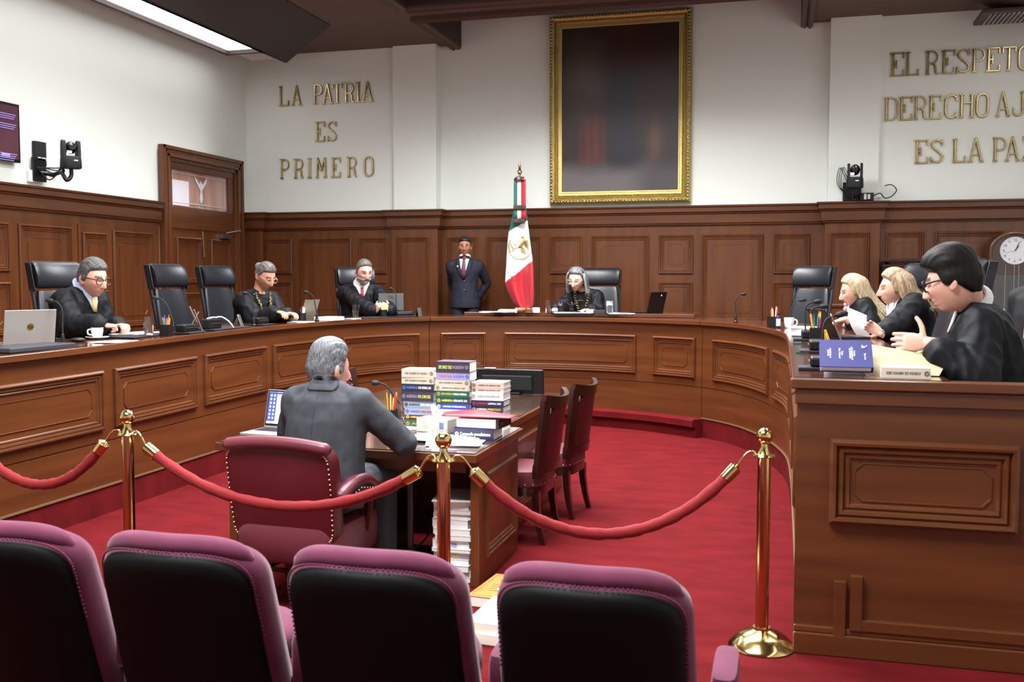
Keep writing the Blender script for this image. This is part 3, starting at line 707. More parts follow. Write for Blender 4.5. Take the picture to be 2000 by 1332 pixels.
# ================================================================ PEOPLE
from mathutils.bvhtree import BVHTree
SKIN = vcol_mat('skin', .5, sss=.12)
def sstep(a, b, x):
    t = min(1, max(0, (x-a)/(b-a))); return t*t*(3-2*t)
def G(x, c, s): return exp(-((x-c)/s)**2)
def head_r(d):
    """unit direction -> point of the head surface (x right, y forward, z up; eyes near z=0)"""
    x, y, z = d
    px, py, pz = .078*x, (.098 if y > 0 else .102)*y, .122*z
    if z < 0:
        t = -z; px *= 1-.42*t**1.6; py *= (1+.30*t**1.5*(1-abs(x))) if y > 0 else (1-.42*t**1.3)
    if y > 0:
        f = sstep(.1, .75, y)
        py -= .012*f*G(pz, .10, .05)
        nose = G(px, 0, .0135)*sstep(.035, -.032, pz)*sstep(-.05, -.037, pz)
        py += f*(.036*nose + .006*G(pz, .028, .011)*G(px, 0, .055)
             - .013*G(abs(px), .032, .015)*G(pz, .008, .013) + .007*G(abs(px), .046, .02)*G(pz, -.022, .022)
             + .011*G(px, 0, .022)*(G(pz, -.057, .007)+G(pz, -.071, .007)) - .004*G(px, 0, .026)*G(pz, -.064, .003)
             + .014*G(px, 0, .026)*G(pz, -.102, .018) + .004*G(abs(px), .014, .007)*G(pz, -.036, .008))
    return V((px, py, pz))
def head_mesh(mb, M, nu=72, nv=56, infl=None):
    R = []
    for i in range(nv+1):
        th = pi*(i+.06)/(nv+.12); r = []
        for j in range(nu):
            ph = 2*pi*j/nu; d = V((sin(th)*cos(ph), sin(th)*sin(ph), -cos(th))); p = head_r(d)
            if infl: p = infl(p, d)
            r.append(M @ p)
        R.append(r)
    mb.rings(R)
def remesh(mb, vox, smooth=0, fac=.5):
    me = mb.mesh('tmp'); o = bpy.data.objects.new('tmp', me); COL.objects.link(o)
    m = o.modifiers.new('r', 'REMESH'); m.mode = 'VOXEL'; m.voxel_size = vox
    if smooth:
        s = o.modifiers.new('s', 'SMOOTH'); s.iterations = smooth; s.factor = fac
    dg = bpy.context.evaluated_depsgraph_get(); out = bpy.data.meshes.new_from_object(o.evaluated_get(dg))
    bpy.data.objects.remove(o); bpy.data.meshes.remove(me); return out
def ik(s, t, l1, l2, pole):
    d = t-s; L = min(d.length, (l1+l2)*.995); n = d.normalized(); a = (l1*l1-l2*l2+L*L)/(2*L); h = sqrt(max(0, l1*l1-a*a))
    p = (pole-n*pole.dot(n)).normalized(); return s+n*a+p*h, s+n*L
def hand(mb, w, D, N, right, S, curl=(.35, .5, .4), spread=.0, thumb=(.55, .75, .25), point=None):
    D = D.normalized(); N = (N-D*N.dot(D)).normalized(); T = D.cross(N)*(1 if right else -1)
    def sec(c, wd, th): return [c + T*(cos(a)*wd) + N*(sin(a)*th) for a in [2*pi*k/14 for k in range(14)]]
    mb.rings([sec(w+D*(x*S), wd*S, th*S) for x, wd, th in ((-.03, .024, .019), (0, .026, .018), (.03, .036, .017), (.065, .042, .015), (.09, .041, .013), (.099, .036, .009))])
    for i, (off, L, rr) in enumerate(((.032, .068, .0096), (.0112, .075, .0098), (-.0105, .070, .0095), (-.030, .056, .0085))):
        c = curl if not point or i not in point else point[i]
        p = w+D*(.085*S)+T*(off*S); ang = 0; sp = spread*(1.2-.8*i)
        for k, fr in enumerate((.45, .31, .24)):
            ang += c[k]; dd = (D*cos(ang)+N*sin(ang)+T*sp).normalized(); q = p+dd*(L*fr*S)
            mb.cap_tube(p, q, rr*S*(1-.07*k), rr*S*(.95-.08*k), 9); p = q
    p = w+D*(.022*S)+T*(.03*S)
    dd = (D*thumb[0]+T*thumb[1]+N*thumb[2]).normalized()
    for k, L in enumerate((.034, .028, .022)):
        q = p+dd*(L*S); mb.cap_tube(p, q, (.0135-.0015*k)*S, (.0115-.0012*k)*S, 9); p = q; dd = (dd+D*.28+N*.1).normalized()
class Person: pass
def person(label, loc, phi, lean=12, S=1.06, hpos=None, hyaw=0, hpitch=15, hroll=0, hands=None, stand=False, skin=(198, 150, 128), lips=(168, 96, 88), brow=(60, 48, 40), beard=None, cloth='robe', cloth_mat=None, hs=1.0, vox=.0055, cvox=.0115, fold=.015, group=None, shoulder=.19, elbow_out=.35, thigh=.24):
    P = Person(); loc = V(loc); f = V((cos(phi), sin(phi), 0)); r = V((f.y, -f.x, 0)); u = V((0, 0, 1))
    l = radians(lean); a = u*cos(l)+f*sin(l)
    hip = loc+u*((.93 if stand else .55)*S); nb = hip+a*(.51*S); chestf = (a.cross(r)*-1 if a.cross(r).dot(f) < 0 else a.cross(r)).normalized()
    head = V(hpos) if hpos else nb + (u*cos(l*1.5)+f*sin(l*1.5))*(.165*S)
    hy = phi+radians(hyaw); hp = radians(hpitch)
    HF = V((cos(hy)*cos(hp), sin(hy)*cos(hp), -sin(hp))); HR = V((HF.y, -HF.x, 0)).normalized(); HU = HR.cross(HF)
    if hroll: q = Matrix.Rotation(radians(hroll), 3, HF); HR = q @ HR; HU = q @ HU
    k = S*hs; HM = Matrix(((HR.x*k, HF.x*k, HU.x*k, head.x), (HR.y*k, HF.y*k, HU.y*k, head.y), (HR.z*k, HF.z*k, HU.z*k, head.z), (0, 0, 0, 1)))
    HI = HM.inverted(); P.HM = HM; P.k = k; P.nk = HM @ V((0, -.045, -.05))
    mb = MB(); head_mesh(mb, HM)
    for s in (-1, 1):
        R3 = Matrix(((HR.x, HF.x, HU.x), (HR.y, HF.y, HU.y), (HR.z, HF.z, HU.z))) @ Matrix.Rotation(s*.35, 3, 'Z')
        mb.sph(HM @ V((s*.080, -.012, -.008)), (.009*k, .019*k, .032*k), 12, 10, R3)
        mb.sph(HM @ V((s*.078, -.004, -.03)), (.008*k, .011*k, .013*k), 10, 8, R3)
    nk = HM @ V((0, -.045, -.05)); mb.cap_tube(nk, nb-a*.035, .046*S, .056*S, 18)
    def sec(c, rx, ry, A=r, B=None): 
        B = B or chestf; return [c+A*(cos(t)*rx*S)+B*(sin(t)*ry*S) for t in [2*pi*q/24 for q in range(24)]]
    mb.rings([sec(hip-a*.06*S, .15, .11), sec(hip, .17, .13), sec(hip+a*.15*S, .15, .115), sec(hip+a*.32*S, .165, .115), sec(hip+a*.43*S, .165, .095), sec(hip+a*.49*S, .10, .07), sec(nb, .06, .055)])
    sh = {}; el = {}; wr = {}
    cb = MB(); robe = cloth == 'robe'; g = 1.0 if robe else .55
    # garment torso
    if stand:
        cb.rings([sec(hip-a*.16*S, .205, .145), sec(hip-a*.08*S, .205, .145), sec(hip+a*.06*S, .185, .135), sec(hip+a*.2*S, .18, .125), sec(hip+a*.34*S, .2, .13), sec(hip+a*.43*S, .195, .11), sec(hip+a*.475*S, .13, .085), sec(hip+a*.505*S, .075, .068)])
    else:
        e = .035 if robe else .015
        cb.rings([sec(hip-a*.08*S, .2+e, .16+e), sec(hip, .205+e, .155+e), sec(hip+a*.15*S, .19+e, .135+e), sec(hip+a*.32*S, .195+e*.8, .13+e*.7), sec(hip+a*.42*S, .185+e*.6, .108+e*.6), sec(hip+a*.47*S, .12+e*.5, .085+e*.4), sec(hip+a*(.498 if robe else .525)*S, .074+e*.25-(0 if robe else .006), .07+e*.25-(0 if robe else .006))])
    tors = MB(); tors.v = list(cb.v); tors.f = list(cb.f)
    for i, s in enumerate((1, -1)):          # 1 = right arm
        sp = hip+a*(.425*S)+r*(s*shoulder*S); sh[s] = sp
        H = hands[i] if hands else None
        if H is None: H = dict(at=sp-u*(.52*S)+f*.05+r*s*.06, D=-u, N=-r*s)
        l1, l2 = .295*S, .26*S
        D = V(H['D']).normalized(); tgt = V(H['at'])-D*(.085*S)
        pole = V(H.get('pole', tuple(-u*1.0+r*s*elbow_out-f*.45)))
        e_, w_ = ik(sp, tgt, l1, l2, pole); el[s] = e_; wr[s] = w_
        mb.cap_tube(sp, e_, .054*S, .043*S, 14); mb.cap_tube(e_, w_, .043*S, .028*S, 14)
        if H.get('hand', True): hand(mb, w_, D, V(H['N']), s > 0, S*1.02, **{kk: H[kk] for kk in ('curl', 'spread', 'thumb', 'point') if kk in H})
        fr = H.get('sleeve', .86); q = e_.lerp(w_, fr)
        if robe:
            cb.cap_tube(sp-r*s*.02, e_, .088*S, .092*S, 16); cb.cap_tube(e_, q, .09*S, .082*S, 16); cb.cap_tube(sp-a*.03, hip+a*.28*S+r*s*.12*S, .09*S, .1*S, 14)
            cb.cap_tube(e_, e_.lerp(sp, .4)-u*.05*S, .07*S, .06*S, 10)
        else:
            cb.cap_tube(sp-r*s*.012, e_, .076*S, .062*S, 16); cb.cap_tube(e_, q, .062*S, .05*S, 16); cb.cap_tube(sp-a*.03, hip+a*.28*S+r*s*.1*S, .07*S, .08*S, 14)
        cb.cap_tube(sp+r*s*.01*S+a*.006, nb-a*.02, (.066 if robe else .058)*S, .05*S, 14)
    if stand:
        lb = MB()
        for s in (1, -1):
            hp_ = hip-u*.06+r*s*.09*S; kn = hip-u*.47*S+r*s*.1*S+f*.015; an = loc+u*.09*S+r*s*.105*S
            mb.cap_tube(hp_, kn, .08*S, .052*S, 12); mb.cap_tube(kn, an, .05*S, .036*S, 12); mb.sph(loc+u*.045*S+r*s*.105*S+f*.05, (.05, .05, .04), 10, 8)
            lb.cap_tube(hp_+u*.08, kn, .105*S, .08*S, 16); lb.cap_tube(kn, an-u*.03, .08*S, .068*S, 16)
        P.legs = lb
    else:
        for s in (1, -1):
            kn = hip+f*thigh*S+r*s*.11*S-u*.01; mb.cap_tube(hip+r*s*.09*S, kn, .085*S, .06*S, 12); mb.cap_tube(kn, kn-u*.42*S+f*.02, .055*S, .04*S, 12)
            cb.cap_tube(hip+r*s*.09*S, kn, .115*S, .09*S, 14); cb.cap_tube(kn, kn-u*.4*S+f*.02, .085*S, .075*S, 12)
    me = remesh(mb, vox, 1, .4)
    # skin tint per vertex
    at = me.color_attributes.new('tint', 'FLOAT_COLOR', 'POINT'); sk = V(srgb(*skin)); lp = V(srgb(*lips)); bw = V(srgb(*brow)); bd = V(srgb(*beard)) if beard else None
    cols = []
    for v in me.vertices:
        p = HI @ v.co; c = sk.copy()
        if p.length < .17:
            if p.y > .02:
                c = c.lerp(lp, .8*G(p.x, 0, .02)**1*min(1, G(p.z, -.064, .010)*1.2))
                c = c.lerp(V((sk.x*1.05, sk.y*.82, sk.z*.8)), .35*G(abs(p.x), .045, .02)*G(p.z, -.025, .02))
                c = c.lerp(bw, .85*sstep(.0, .5, G(p.z, .030+.004*(1-abs(p.x)/.05), .0055)*(1 if .012 < abs(p.x) < .052 else 0)))
                c = c.lerp(V(srgb(52, 36, 30)), .75*(1 if abs(abs(p.x)-.032) < .016 and abs(p.z-.004) < .0055 else 0))
            if bd and p.y > -.02 and p.z < -.035 and p.z > -.15:
                kk = sstep(-.035, -.06, p.z) if abs(p.x) < .03 else sstep(-.02, -.05, p.z)
                if not (abs(p.x) < .02 and abs(p.z+.064) < .006): c = c.lerp(bd, .8*kk*sstep(-.02, .02, p.y))
        cols += [c.x, c.y, c.z, 1]
    at.data.foreach_set('color', cols)
    for v in me.vertices: v.co -= loc
    body = link('person', me, SKIN, sm=180, loc=loc); tag(body, label, 'person', group)
    P.body = body; P.loc = loc; P.f, P.r, P.u, P.a, P.chf = f, r, u, a, chestf; P.hip, P.nb, P.head, P.sh, P.el, P.wr, P.S = hip, nb, head, sh, el, wr, S
    P.HF, P.HR, P.HU = HF, HR, HU
    # garment
    P.tbvh = BVHTree.FromPolygons([V(q) for q in tors.v], tors.f)
    me = remesh(cb, cvox, 6, .5); sd = random.uniform(0, 50)
    nor = [v.normal.copy() for v in me.vertices]
    for v, n in zip(me.vertices, nor):
        p = v.co; q = V((p.x*13+sd, p.y*13, p.z*4.5)); w_ = (.5-abs(noise.noise(q)))*1.3-.35+noise.noise(V((p.x*24, p.y*24+sd, p.z*20)))*.3
        kfold = fold
        for s in (1, -1):
            dd = min((p-el[s]).length, (p-sh[s].lerp(el[s], .6)).length)
            if dd < .16: kfold = max(kfold, fold*(1+.9*(1-dd/.16)))
        v.co = p+n*(w_*kfold)
    P.bvh = BVHTree.FromPolygons([v.co.copy() for v in me.vertices], [tuple(pl.vertices) for pl in me.polygons])
    for v in me.vertices: v.co -= loc
    P.cloth = link('robe' if robe else 'jacket', me, cloth_mat, body, sm=180)
    if stand: 
        lm = remesh(P.legs, .012, 4)
        for v in lm.vertices: v.co -= loc
        link('trousers', lm, cloth_mat, body, sm=180)
        for s in (1, -1):
            b = MB(); b.sph(V((0, 0, .05))+r*s*.11*S+f*.05, (.055, .055, .05), 14, 8); b.sph(V((0, 0, .035))+r*s*.11*S+f*.14, (.05, .05, .035), 14, 8)
            link('shoe', remesh(b, .012, 3), PLK, body, sm=180)
    return P
def surf_hit(P, o, off, dflt):
    src = P.chf; a = P.tbvh.ray_cast(o, -src); b = P.bvh.ray_cast(o, -src)
    if a[0] is None: return dflt
    if b[0] is not None and abs(b[3]-a[3]) < .05: return b[0]+src*off
    return a[0]+src*(off+.012)
def patch(P, name, m, rows, off=.004, nu=6, parent=None, th=.0):
    """cloth strip laid on the chest: rows [(b along spine from neck base, down negative, a0, a1)], metres"""
    S = P.S; R = []; src = P.chf
    for b, a0, a1 in rows:
        row = []
        for k in range(nu+1):
            aa = a0+(a1-a0)*k/nu; o = P.nb+P.a*(b*S)+P.r*(aa*S)+src*.45
            row.append(surf_hit(P, o, off, P.nb+P.a*(b*S)+P.r*(aa*S)+src*.07)-P.loc)
        R.append(row)
    mb = MB(); mb.rings(R, cap=False, close=False)
    ob = mb.obj(name, m, parent or P.body, sm=60)
    s = ob.modifiers.new('solid', 'SOLIDIFY'); s.thickness = .004; s.offset = 1
    return ob
def chest_pt(P, b, aa, off=.006):
    o = P.nb+P.a*(b*P.S)+P.r*(aa*P.S)+P.chf*.45
    return surf_hit(P, o, off, P.nb+P.a*(b*P.S)+P.r*(aa*P.S)+P.chf*.08)-P.loc
def collar(P, m, r0=.062, h=.04, name='shirt_collar', gap=.55, lift=.16):
    """folded band round the neck, open at the throat"""
    R = []; S = P.S; ax = (P.nk-P.nb).normalized(); A = (P.r-ax*P.r.dot(ax)).normalized(); B = ax.cross(A); B = B if B.dot(P.f) > 0 else -B
    n = 26; c = P.nb.lerp(P.nk, lift)-P.loc
    for k in range(n+1):
        t = pi/2+gap/2+(2*pi-gap)*k/n; d = A*cos(t)+B*sin(t)
        R.append([c+d*(r0*S*.95), c+d*(r0*S*.97)+ax*(h*S), c+d*(r0*S+.007)+ax*(h*S), c+d*(r0*S*1.25+.014)-ax*.008])
    mb = MB(); mb.rings(R, cap=True); return mb.obj(name, m, P.body, sm=60)
def hair_cap(P, m, t=.016, top=None, front=.082, side=-.02, back=-.075, strand=.0028, comb='back', name='hair', vol=None, part=None, templ=.055):
    def line(x, y):
        pts = [(-.12, back), (-.06, back+.012), (-.025, side*.5-.01), (.0, side), (.02, side+.01), (.034, templ), (.06, front-.012), (.1, front)]
        for i in range(len(pts)-1):
            if y <= pts[i+1][0]: break
        q = min(1, max(0, (y-pts[i][0])/(pts[i+1][0]-pts[i][0]))); return pts[i][1]+(pts[i+1][1]-pts[i][1])*q
    def infl(p, d):
        s = p.z-line(p.x, p.y); kz = sstep(-.006, .016, s); th = t
        if top: th = t+(top-t)*sstep(.03, .1, p.z)
        if vol: th += vol(p)
        n = d.normalized()
        if comb == 'back': nz = noise.noise(V((p.x*110, p.y*9, p.z*26)))+.5*noise.noise(V((p.x*230, p.y*16, p.z*45)))
        elif comb == 'side': nz = noise.noise(V((p.x*16, p.y*95, p.z*40)))+.6*noise.noise(V((p.x*30, p.y*190, p.z*90)))
        else: nz = noise.noise(p*70)+.6*noise.noise(p*150)
        return p+n*((th+strand*nz)*kz-.006*(1-kz))
    mb = MB(); head_mesh(mb, Matrix.Translation(-P.loc) @ P.HM, 120, 90, infl); return mb.obj(name, m, P.body, sm=180)
def locks(P, m, n, roots, path, rad, seed=1, name='hair_lengths'):
    """long hair: n flattened strands; path(q)->list of head-space points for q in 0..1"""
    rnd = random.Random(seed); mb = MB(); M = Matrix.Translation(-P.loc) @ P.HM
    for i in range(n):
        q = (i+rnd.random()*.9)/n; pts = [M @ V(p) for p in path(q, rnd)]
        c = catmull(pts, 5); L = len(c); rr = [rad*P.k*(.55+.45*sin(pi*min(1, .15+k/L*.75)))*(1 if k < L*.8 else max(.15, (L-k)/(L*.2))) for k in range(L)]
        mb.tube(c, rr, 7, fl=.55)
    o = mb.obj(name, m, P.body, sm=180); return o
def glasses(P, m, w=.027, h=.021, z=.006, y=.104, rim=.0026, sq=3.0):
    M = Matrix.Translation(-P.loc) @ P.HM; mb = MB()
    for s in (-1, 1):
        pts = [M @ V((s*.034+w*cos(a)*(abs(cos(a))**sq+abs(sin(a))**sq)**(-1/sq), y-.10*abs(s*.034+w*cos(a)-0)**1.6*2, z+h*sin(a)*(abs(cos(a))**sq+abs(sin(a))**sq)**(-1/sq))) for a in [2*pi*k/24 for k in range(25)]]
        mb.tube(pts, rim*P.k, 6, cap=False)
        mb.tube([M @ V((s*.061, y-.012, z+.008)), M @ V((s*.077, y-.045, z+.008)), M @ V((s*.084, .0, z+.004)), M @ V((s*.083, -.02, z-.008))], rim*P.k, 6)
    mb.tube([M @ V((-.009, y, z+.006)), M @ V((0, y+.003, z+.009)), M @ V((.009, y, z+.006))], rim*P.k, 6)
    return mb.obj('glasses', m, P.body, sm=60)
def eyes(P, z=.006, dy=.0):
    M = Matrix.Translation(-P.loc) @ P.HM
    for s in (-1, 1):
        mb = MB(); mb.sph(M @ V((s*.032, .0745+dy, z)), .0115*P.k, 14, 10); e = mb.obj('eye', EYEW, P.body, sm=180)
        mb = MB(); mb.sph(M @ V((s*.032, .0815+dy, z-.002)), .0064*P.k, 10, 8); mb.obj('iris', EYEI, e, sm=180)
EYEW = mat('eye_white', srgb(215, 205, 200), .2); EYEI = mat('eye_iris', srgb(35, 24, 20), .15)
ROBE = mat('black_robe', srgb(12, 13, 17), .6, spec=.22, bump=.05, bs=300)
NAVY = mat('navy_suit', srgb(20, 23, 38), .75, bump=.08, bs=500)
GREY = mat('grey_suit', srgb(47, 50, 56), .8, bump=.12, bs=600, var=.05, vs=200)
SHIRT = mat('white_shirt', srgb(236, 236, 238), .7); BLUESH = mat('pale_blue_shirt', srgb(180, 196, 225), .7)
GREYH = mat('grey_hair', srgb(50, 48, 48), .5, col2=srgb(100, 98, 98), vs=5, stretch=(30, 6, 12), bump=.8, bs=5)
SILVH = mat('silver_hair', srgb(44, 45, 48), .5, col2=srgb(118, 120, 126), vs=6, stretch=(34, 4, 9), bump=.5, bs=5)
DARKH = mat('dark_hair', srgb(10, 8, 8), .5, spec=.18, col2=srgb(24, 19, 18), vs=5, stretch=(30, 3, 8), bump=.15, bs=5)
BLKH = mat('black_hair', srgb(20, 18, 18), .45); BRNH = mat('brown_grey_hair', srgb(54, 46, 42), .5, col2=srgb(104, 96, 90), vs=5, stretch=(30, 6, 12))
BLONDE = mat('blonde_hair', srgb(140, 118, 86), .42, col2=srgb(200, 182, 148), vs=4, stretch=(22, 22, 3), bump=.8, bs=5)
BRONDE = mat('light_brown_hair', srgb(118, 92, 66), .42, col2=srgb(182, 158, 128), vs=4, stretch=(22, 22, 4), bump=.8, bs=5)
GRYLONG = mat('grey_long_hair', srgb(40, 41, 44), .45, col2=srgb(132, 134, 138), vs=3, stretch=(16, 16, 3), bump=.8, bs=5)
def z_at(x, y): return ztop(x, y)
def H(at, D, N, **k): return dict(at=at, D=D, N=N, **k)
R_ = radians
# 1 left wing: grey haired man
hp = atd(181, 544, 8.1); b = V((hp.x-.24, hp.y+.02, ZP))
w = atd(224, 637, 7.75); w2 = atd(243, 636, 8.1)
p = person('man in a black robe with round glasses, blue collar and yellow tie', b, R_(-4), lean=14, hpos=hp, hyaw=-6, hpitch=14, S=1.08, hs=1.14,
    hands=(H(w, V((.8, .55, -.1)), V((.1, .2, -1)), curl=(1.1, 1.3, .8), pole=(-.4, -.5, -.8)), H(w2, V((.9, -.4, 0)), V((0, 0, -1)), curl=(.9, 1.0, .7))), skin=(205, 150, 128), brow=(70, 62, 58), cloth_mat=ROBE)
hair_cap(p, GREYH, t=.010, top=.024, front=.078, side=-.022, back=-.07); glasses(p, mat('tortoise_frame', srgb(40, 28, 26), .3), w=.026, h=.023, rim=.0032, sq=2.2)
patch(p, 'shirt', BLUESH, [(.0, -.075, .075), (-.03, -.065, .065), (-.08, -.04, .04), (-.15, -.012, .012)]); collar(p, BLUESH); patch(p, 'tie', mat('yellow_tie', srgb(206, 186, 122), .6), [(-.01, -.02, .02), (-.03, -.015, .015), (-.08, -.024, .024), (-.15, -.014, .014)], off=.009, nu=3)
# 2 left wing: woman with beaded necklace
hp = atd(518, 539, 10.25); b = V((hp.x-.22, hp.y+.10, ZP))
w = atd(552, 611, 9.95); w2 = atd(573, 613, 10.05)
p = person('woman in a black robe with pulled back hair and an olive beaded necklace', b, R_(-30), lean=17, hpos=hp, hyaw=8, hpitch=30, S=1.04, hs=1.1,
    hands=(H(w, V((.8, -.3, -.1)), V((0, 0, -1)), curl=(.5, .6, .4)), H(w2, V((.9, -.2, -.05)), V((0, 0, -1)), curl=(.4, .6, .4))), skin=(186, 134, 108), lips=(160, 84, 80), brow=(50, 40, 36), cloth_mat=ROBE, shoulder=.175)
hair_cap(p, BRNH, t=.010, top=.016, front=.078, side=-.005, back=-.06); glasses(p, mat('clear_frame', srgb(190, 170, 150), .25), w=.027, h=.022, rim=.002)
mb = MB(); M = Matrix.Translation(-p.loc) @ p.HM; mb.sph(M @ V((0, -.115, .03)), (.045, .04, .045), 16, 12); mb.obj('hair_bun', mat('patterned_band', srgb(46, 44, 46), .6, col2=srgb(120, 120, 124), vs=60), p.body, sm=180)
BEAD = mat('olive_beads', srgb(120, 110, 52), .35, var=.3, vs=40)
mb = MB(); rnd = random.Random(3)
for k in range(64):
    s = k/63*2-1; q = chest_pt(p, .0-.19*(1-abs(s)**1.7), s*.082, .014); mb.sph(q+V((rnd.uniform(-.008, .008), rnd.uniform(-.008, .008), rnd.uniform(-.006, .006))), .011, 8, 6)
for k in range(8): mb.sph(chest_pt(p, -.19-.015*k, rnd.uniform(-.006, .006), .012), .009, 7, 5)
nk = mb.obj('necklace', BEAD, p.body, sm=180); nk['kind'] = 'stuff'
# 3 left wing: bearded man
hp = atd(711, 531, 11.85); b = V((hp.x-.13, hp.y+.20, ZP))
w = atd(740, 599, 11.6); w2 = atd(752, 597, 11.55)
p = person('bearded man in a black robe with white collar and red tie', b, R_(-62), lean=8, hpos=hp, hyaw=16, hpitch=18, S=1.08, hs=1.1,
    hands=(H(w, V((.5, -.3, .7)), V((.5, .6, 0)), curl=(.9, 1.2, .8)), H(w2, V((-.4, -.5, .6)), V((-.3, .4, -.4)), curl=(.9, 1.1, .8))), skin=(206, 152, 134), brow=(80, 70, 66), beard=(170, 164, 160), cloth_mat=ROBE)
hair_cap(p, BRNH, t=.007, top=.013, front=.088, side=-.03, back=-.07)
mb = MB(); M = Matrix.Translation(-p.loc) @ p.HM
head_mesh(mb, M, 60, 46, lambda q, d: q+d*((.009+.003*noise.noise(q*120)) if (q.z < -.045 and q.y > .0 and not (abs(q.x) < .022 and -.075 < q.z < -.052)) else -.006)); mb.obj('beard', mat('grey_beard', srgb(140, 134, 130), .7, col2=srgb(190, 186, 182), vs=60), p.body, sm=180)
patch(p, 'shirt', SHIRT, [(.0, -.075, .075), (-.03, -.06, .06), (-.08, -.035, .035), (-.13, -.01, .01)]); collar(p, SHIRT); patch(p, 'tie', mat('red_tie', srgb(176, 50, 66), .6), [(-.01, -.02, .02), (-.03, -.016, .016), (-.12, -.02, .02)], off=.009, nu=3)
# 4 standing guard
gx = ony(908, 540, 13.38)
p = person('man standing in a navy suit and wine red tie, hands behind his back', (gx.x, 13.38, ZP), R_(-80), lean=0, stand=True, S=1.03, hpitch=3, hyaw=4, hs=1.08, cloth='suit', cloth_mat=NAVY,
    hands=(H(V((gx.x-.07, 13.56, ZP+.84)), V((.7, 0, -.7)), V((0, 1, 0)), pole=(-.5, .5, -.2)), H(V((gx.x+.07, 13.56, ZP+.86)), V((-.7, 0, -.7)), V((0, 1, 0)), pole=(.5, .5, -.2))), skin=(168, 116, 92), brow=(34, 26, 24), fold=.006, shoulder=.2)
hair_cap(p, BLKH, t=.006, top=.016, front=.08, side=-.005, back=-.06); 
patch(p, 'shirt', SHIRT, [(.0, -.07, .07), (-.03, -.06, .06), (-.1, -.045, .045), (-.2, -.018, .018), (-.26, -.004, .004)]); collar(p, SHIRT, r0=.062, h=.034)
patch(p, 'tie', mat('wine_tie', srgb(92, 30, 58), .5), [(.015, -.02, .02), (-.02, -.017, .017), (-.1, -.026, .026), (-.2, -.03, .03), (-.27, -.012, .012)], off=.01, nu=3)
for s in (-1, 1): patch(p, 'lapel', NAVY, [(.02, s*.075, s*.095), (-.05, s*.058, s*.115), (-.12, s*.042, s*.105), (-.2, s*.02, s*.06), (-.28, s*.0, s*.012)], off=.008, nu=3)
mb = MB()
for bz in (-.3, -.42): mb.sph(chest_pt(p, bz, -.01, .004), .008, 8, 6)
mb.obj('buttons', STEEL, p.body); mb = MB(); mb.sph(chest_pt(p, -.1, .085, .012), .012, 10, 8); mb.obj('lapel_pin', WHITE, p.body)
# 5 presiding woman with grey hair
hp = ony(1126, 546, 12.12); b = V((hp.x+.06, 12.42, ZP))
w = atd(1084, 605, 12.0); w2 = atd(1140, 606, 12.0)
p = person('woman with long grey hair in a black robe with a gold chain', b, R_(-92), lean=15, hpos=hp, hyaw=-8, hpitch=20, hroll=-4, S=1.03, hs=1.12,
    hands=(H(w, V((.2, -.9, -.1)), V((0, 0, -1)), curl=(.6, .7, .5)), H(w2, V((-.7, -.6, -.05)), V((0, 0, -1)), curl=(.35, .4, .3))), skin=(214, 164, 146), lips=(176, 84, 90), brow=(90, 84, 80), cloth_mat=ROBE, shoulder=.175)
hair_cap(p, GRYLONG, t=.010, top=.02, front=.09, side=-.03, back=-.09, templ=.066); glasses(p, mat('clear_frame', srgb(190, 170, 150), .25), w=.028, h=.022, rim=.0022)
def pth(q, rnd):
    a = pi*(.02+.96*q)+pi; c, s = cos(a), sin(a); rr = rnd.uniform(.95, 1.12)      # behind and at the sides
    return [(.05*c, .03*s-.01, .125), (.088*c*rr, .09*s*rr-.012, .06), (.100*c*rr, .1*s*rr-.01, -.03), (.108*c*rr, .1*s*rr+.0, -.12), (.112*c*rr+rnd.uniform(-.01, .01), .09*s*rr+.012, -.185+rnd.uniform(-.03, .02))]
locks(p, GRYLONG, 64, None, pth, .017, 5)
def pth2(q, rnd):
    s = -1 if q < .5 else 1; k = (q*2) % 1
    return [(s*.088, .03-.05*k, .075), (s*.095, .035-.05*k, .05), (s*.100, .035-.05*k, .02), (s*.106, .03-.05*k, -.06), (s*.112+rnd.uniform(-.01, .01), .035-.05*k, -.15+rnd.uniform(-.03, .02))]
locks(p, mat('silver_strands', srgb(120, 122, 126), .4, col2=srgb(190, 192, 196), vs=3, stretch=(16, 16, 3)), 14, None, pth2, .011, 15, name='front_strands')['kind'] = 'stuff'
mb = MB()
for s in (-1, 1):
    for k in range(9):
        q = k/8; c = chest_pt(p, .0-.235*q, s*(.092-.062*q**1.4), .008); a = p.a; e = p.r
        mb.tube([c+a*(.016*cos(t))+e*(.014*sin(t)) for t in [2*pi*j/14 for j in range(15)]], .0034, 6, cap=False)
ch = mb.obj('gold_chain', BRASS, p.body, sm=180); ch['kind'] = 'stuff'
M = p.loc; mb = MB()
for k in range(12):
    a = 2*pi*k/12; c = p.wr[-1]-p.loc; mb.sph(c+V((.034*cos(a), 0, .034*sin(a))), .008, 6, 5)
mb.obj('bracelet', STEEL, p.body)
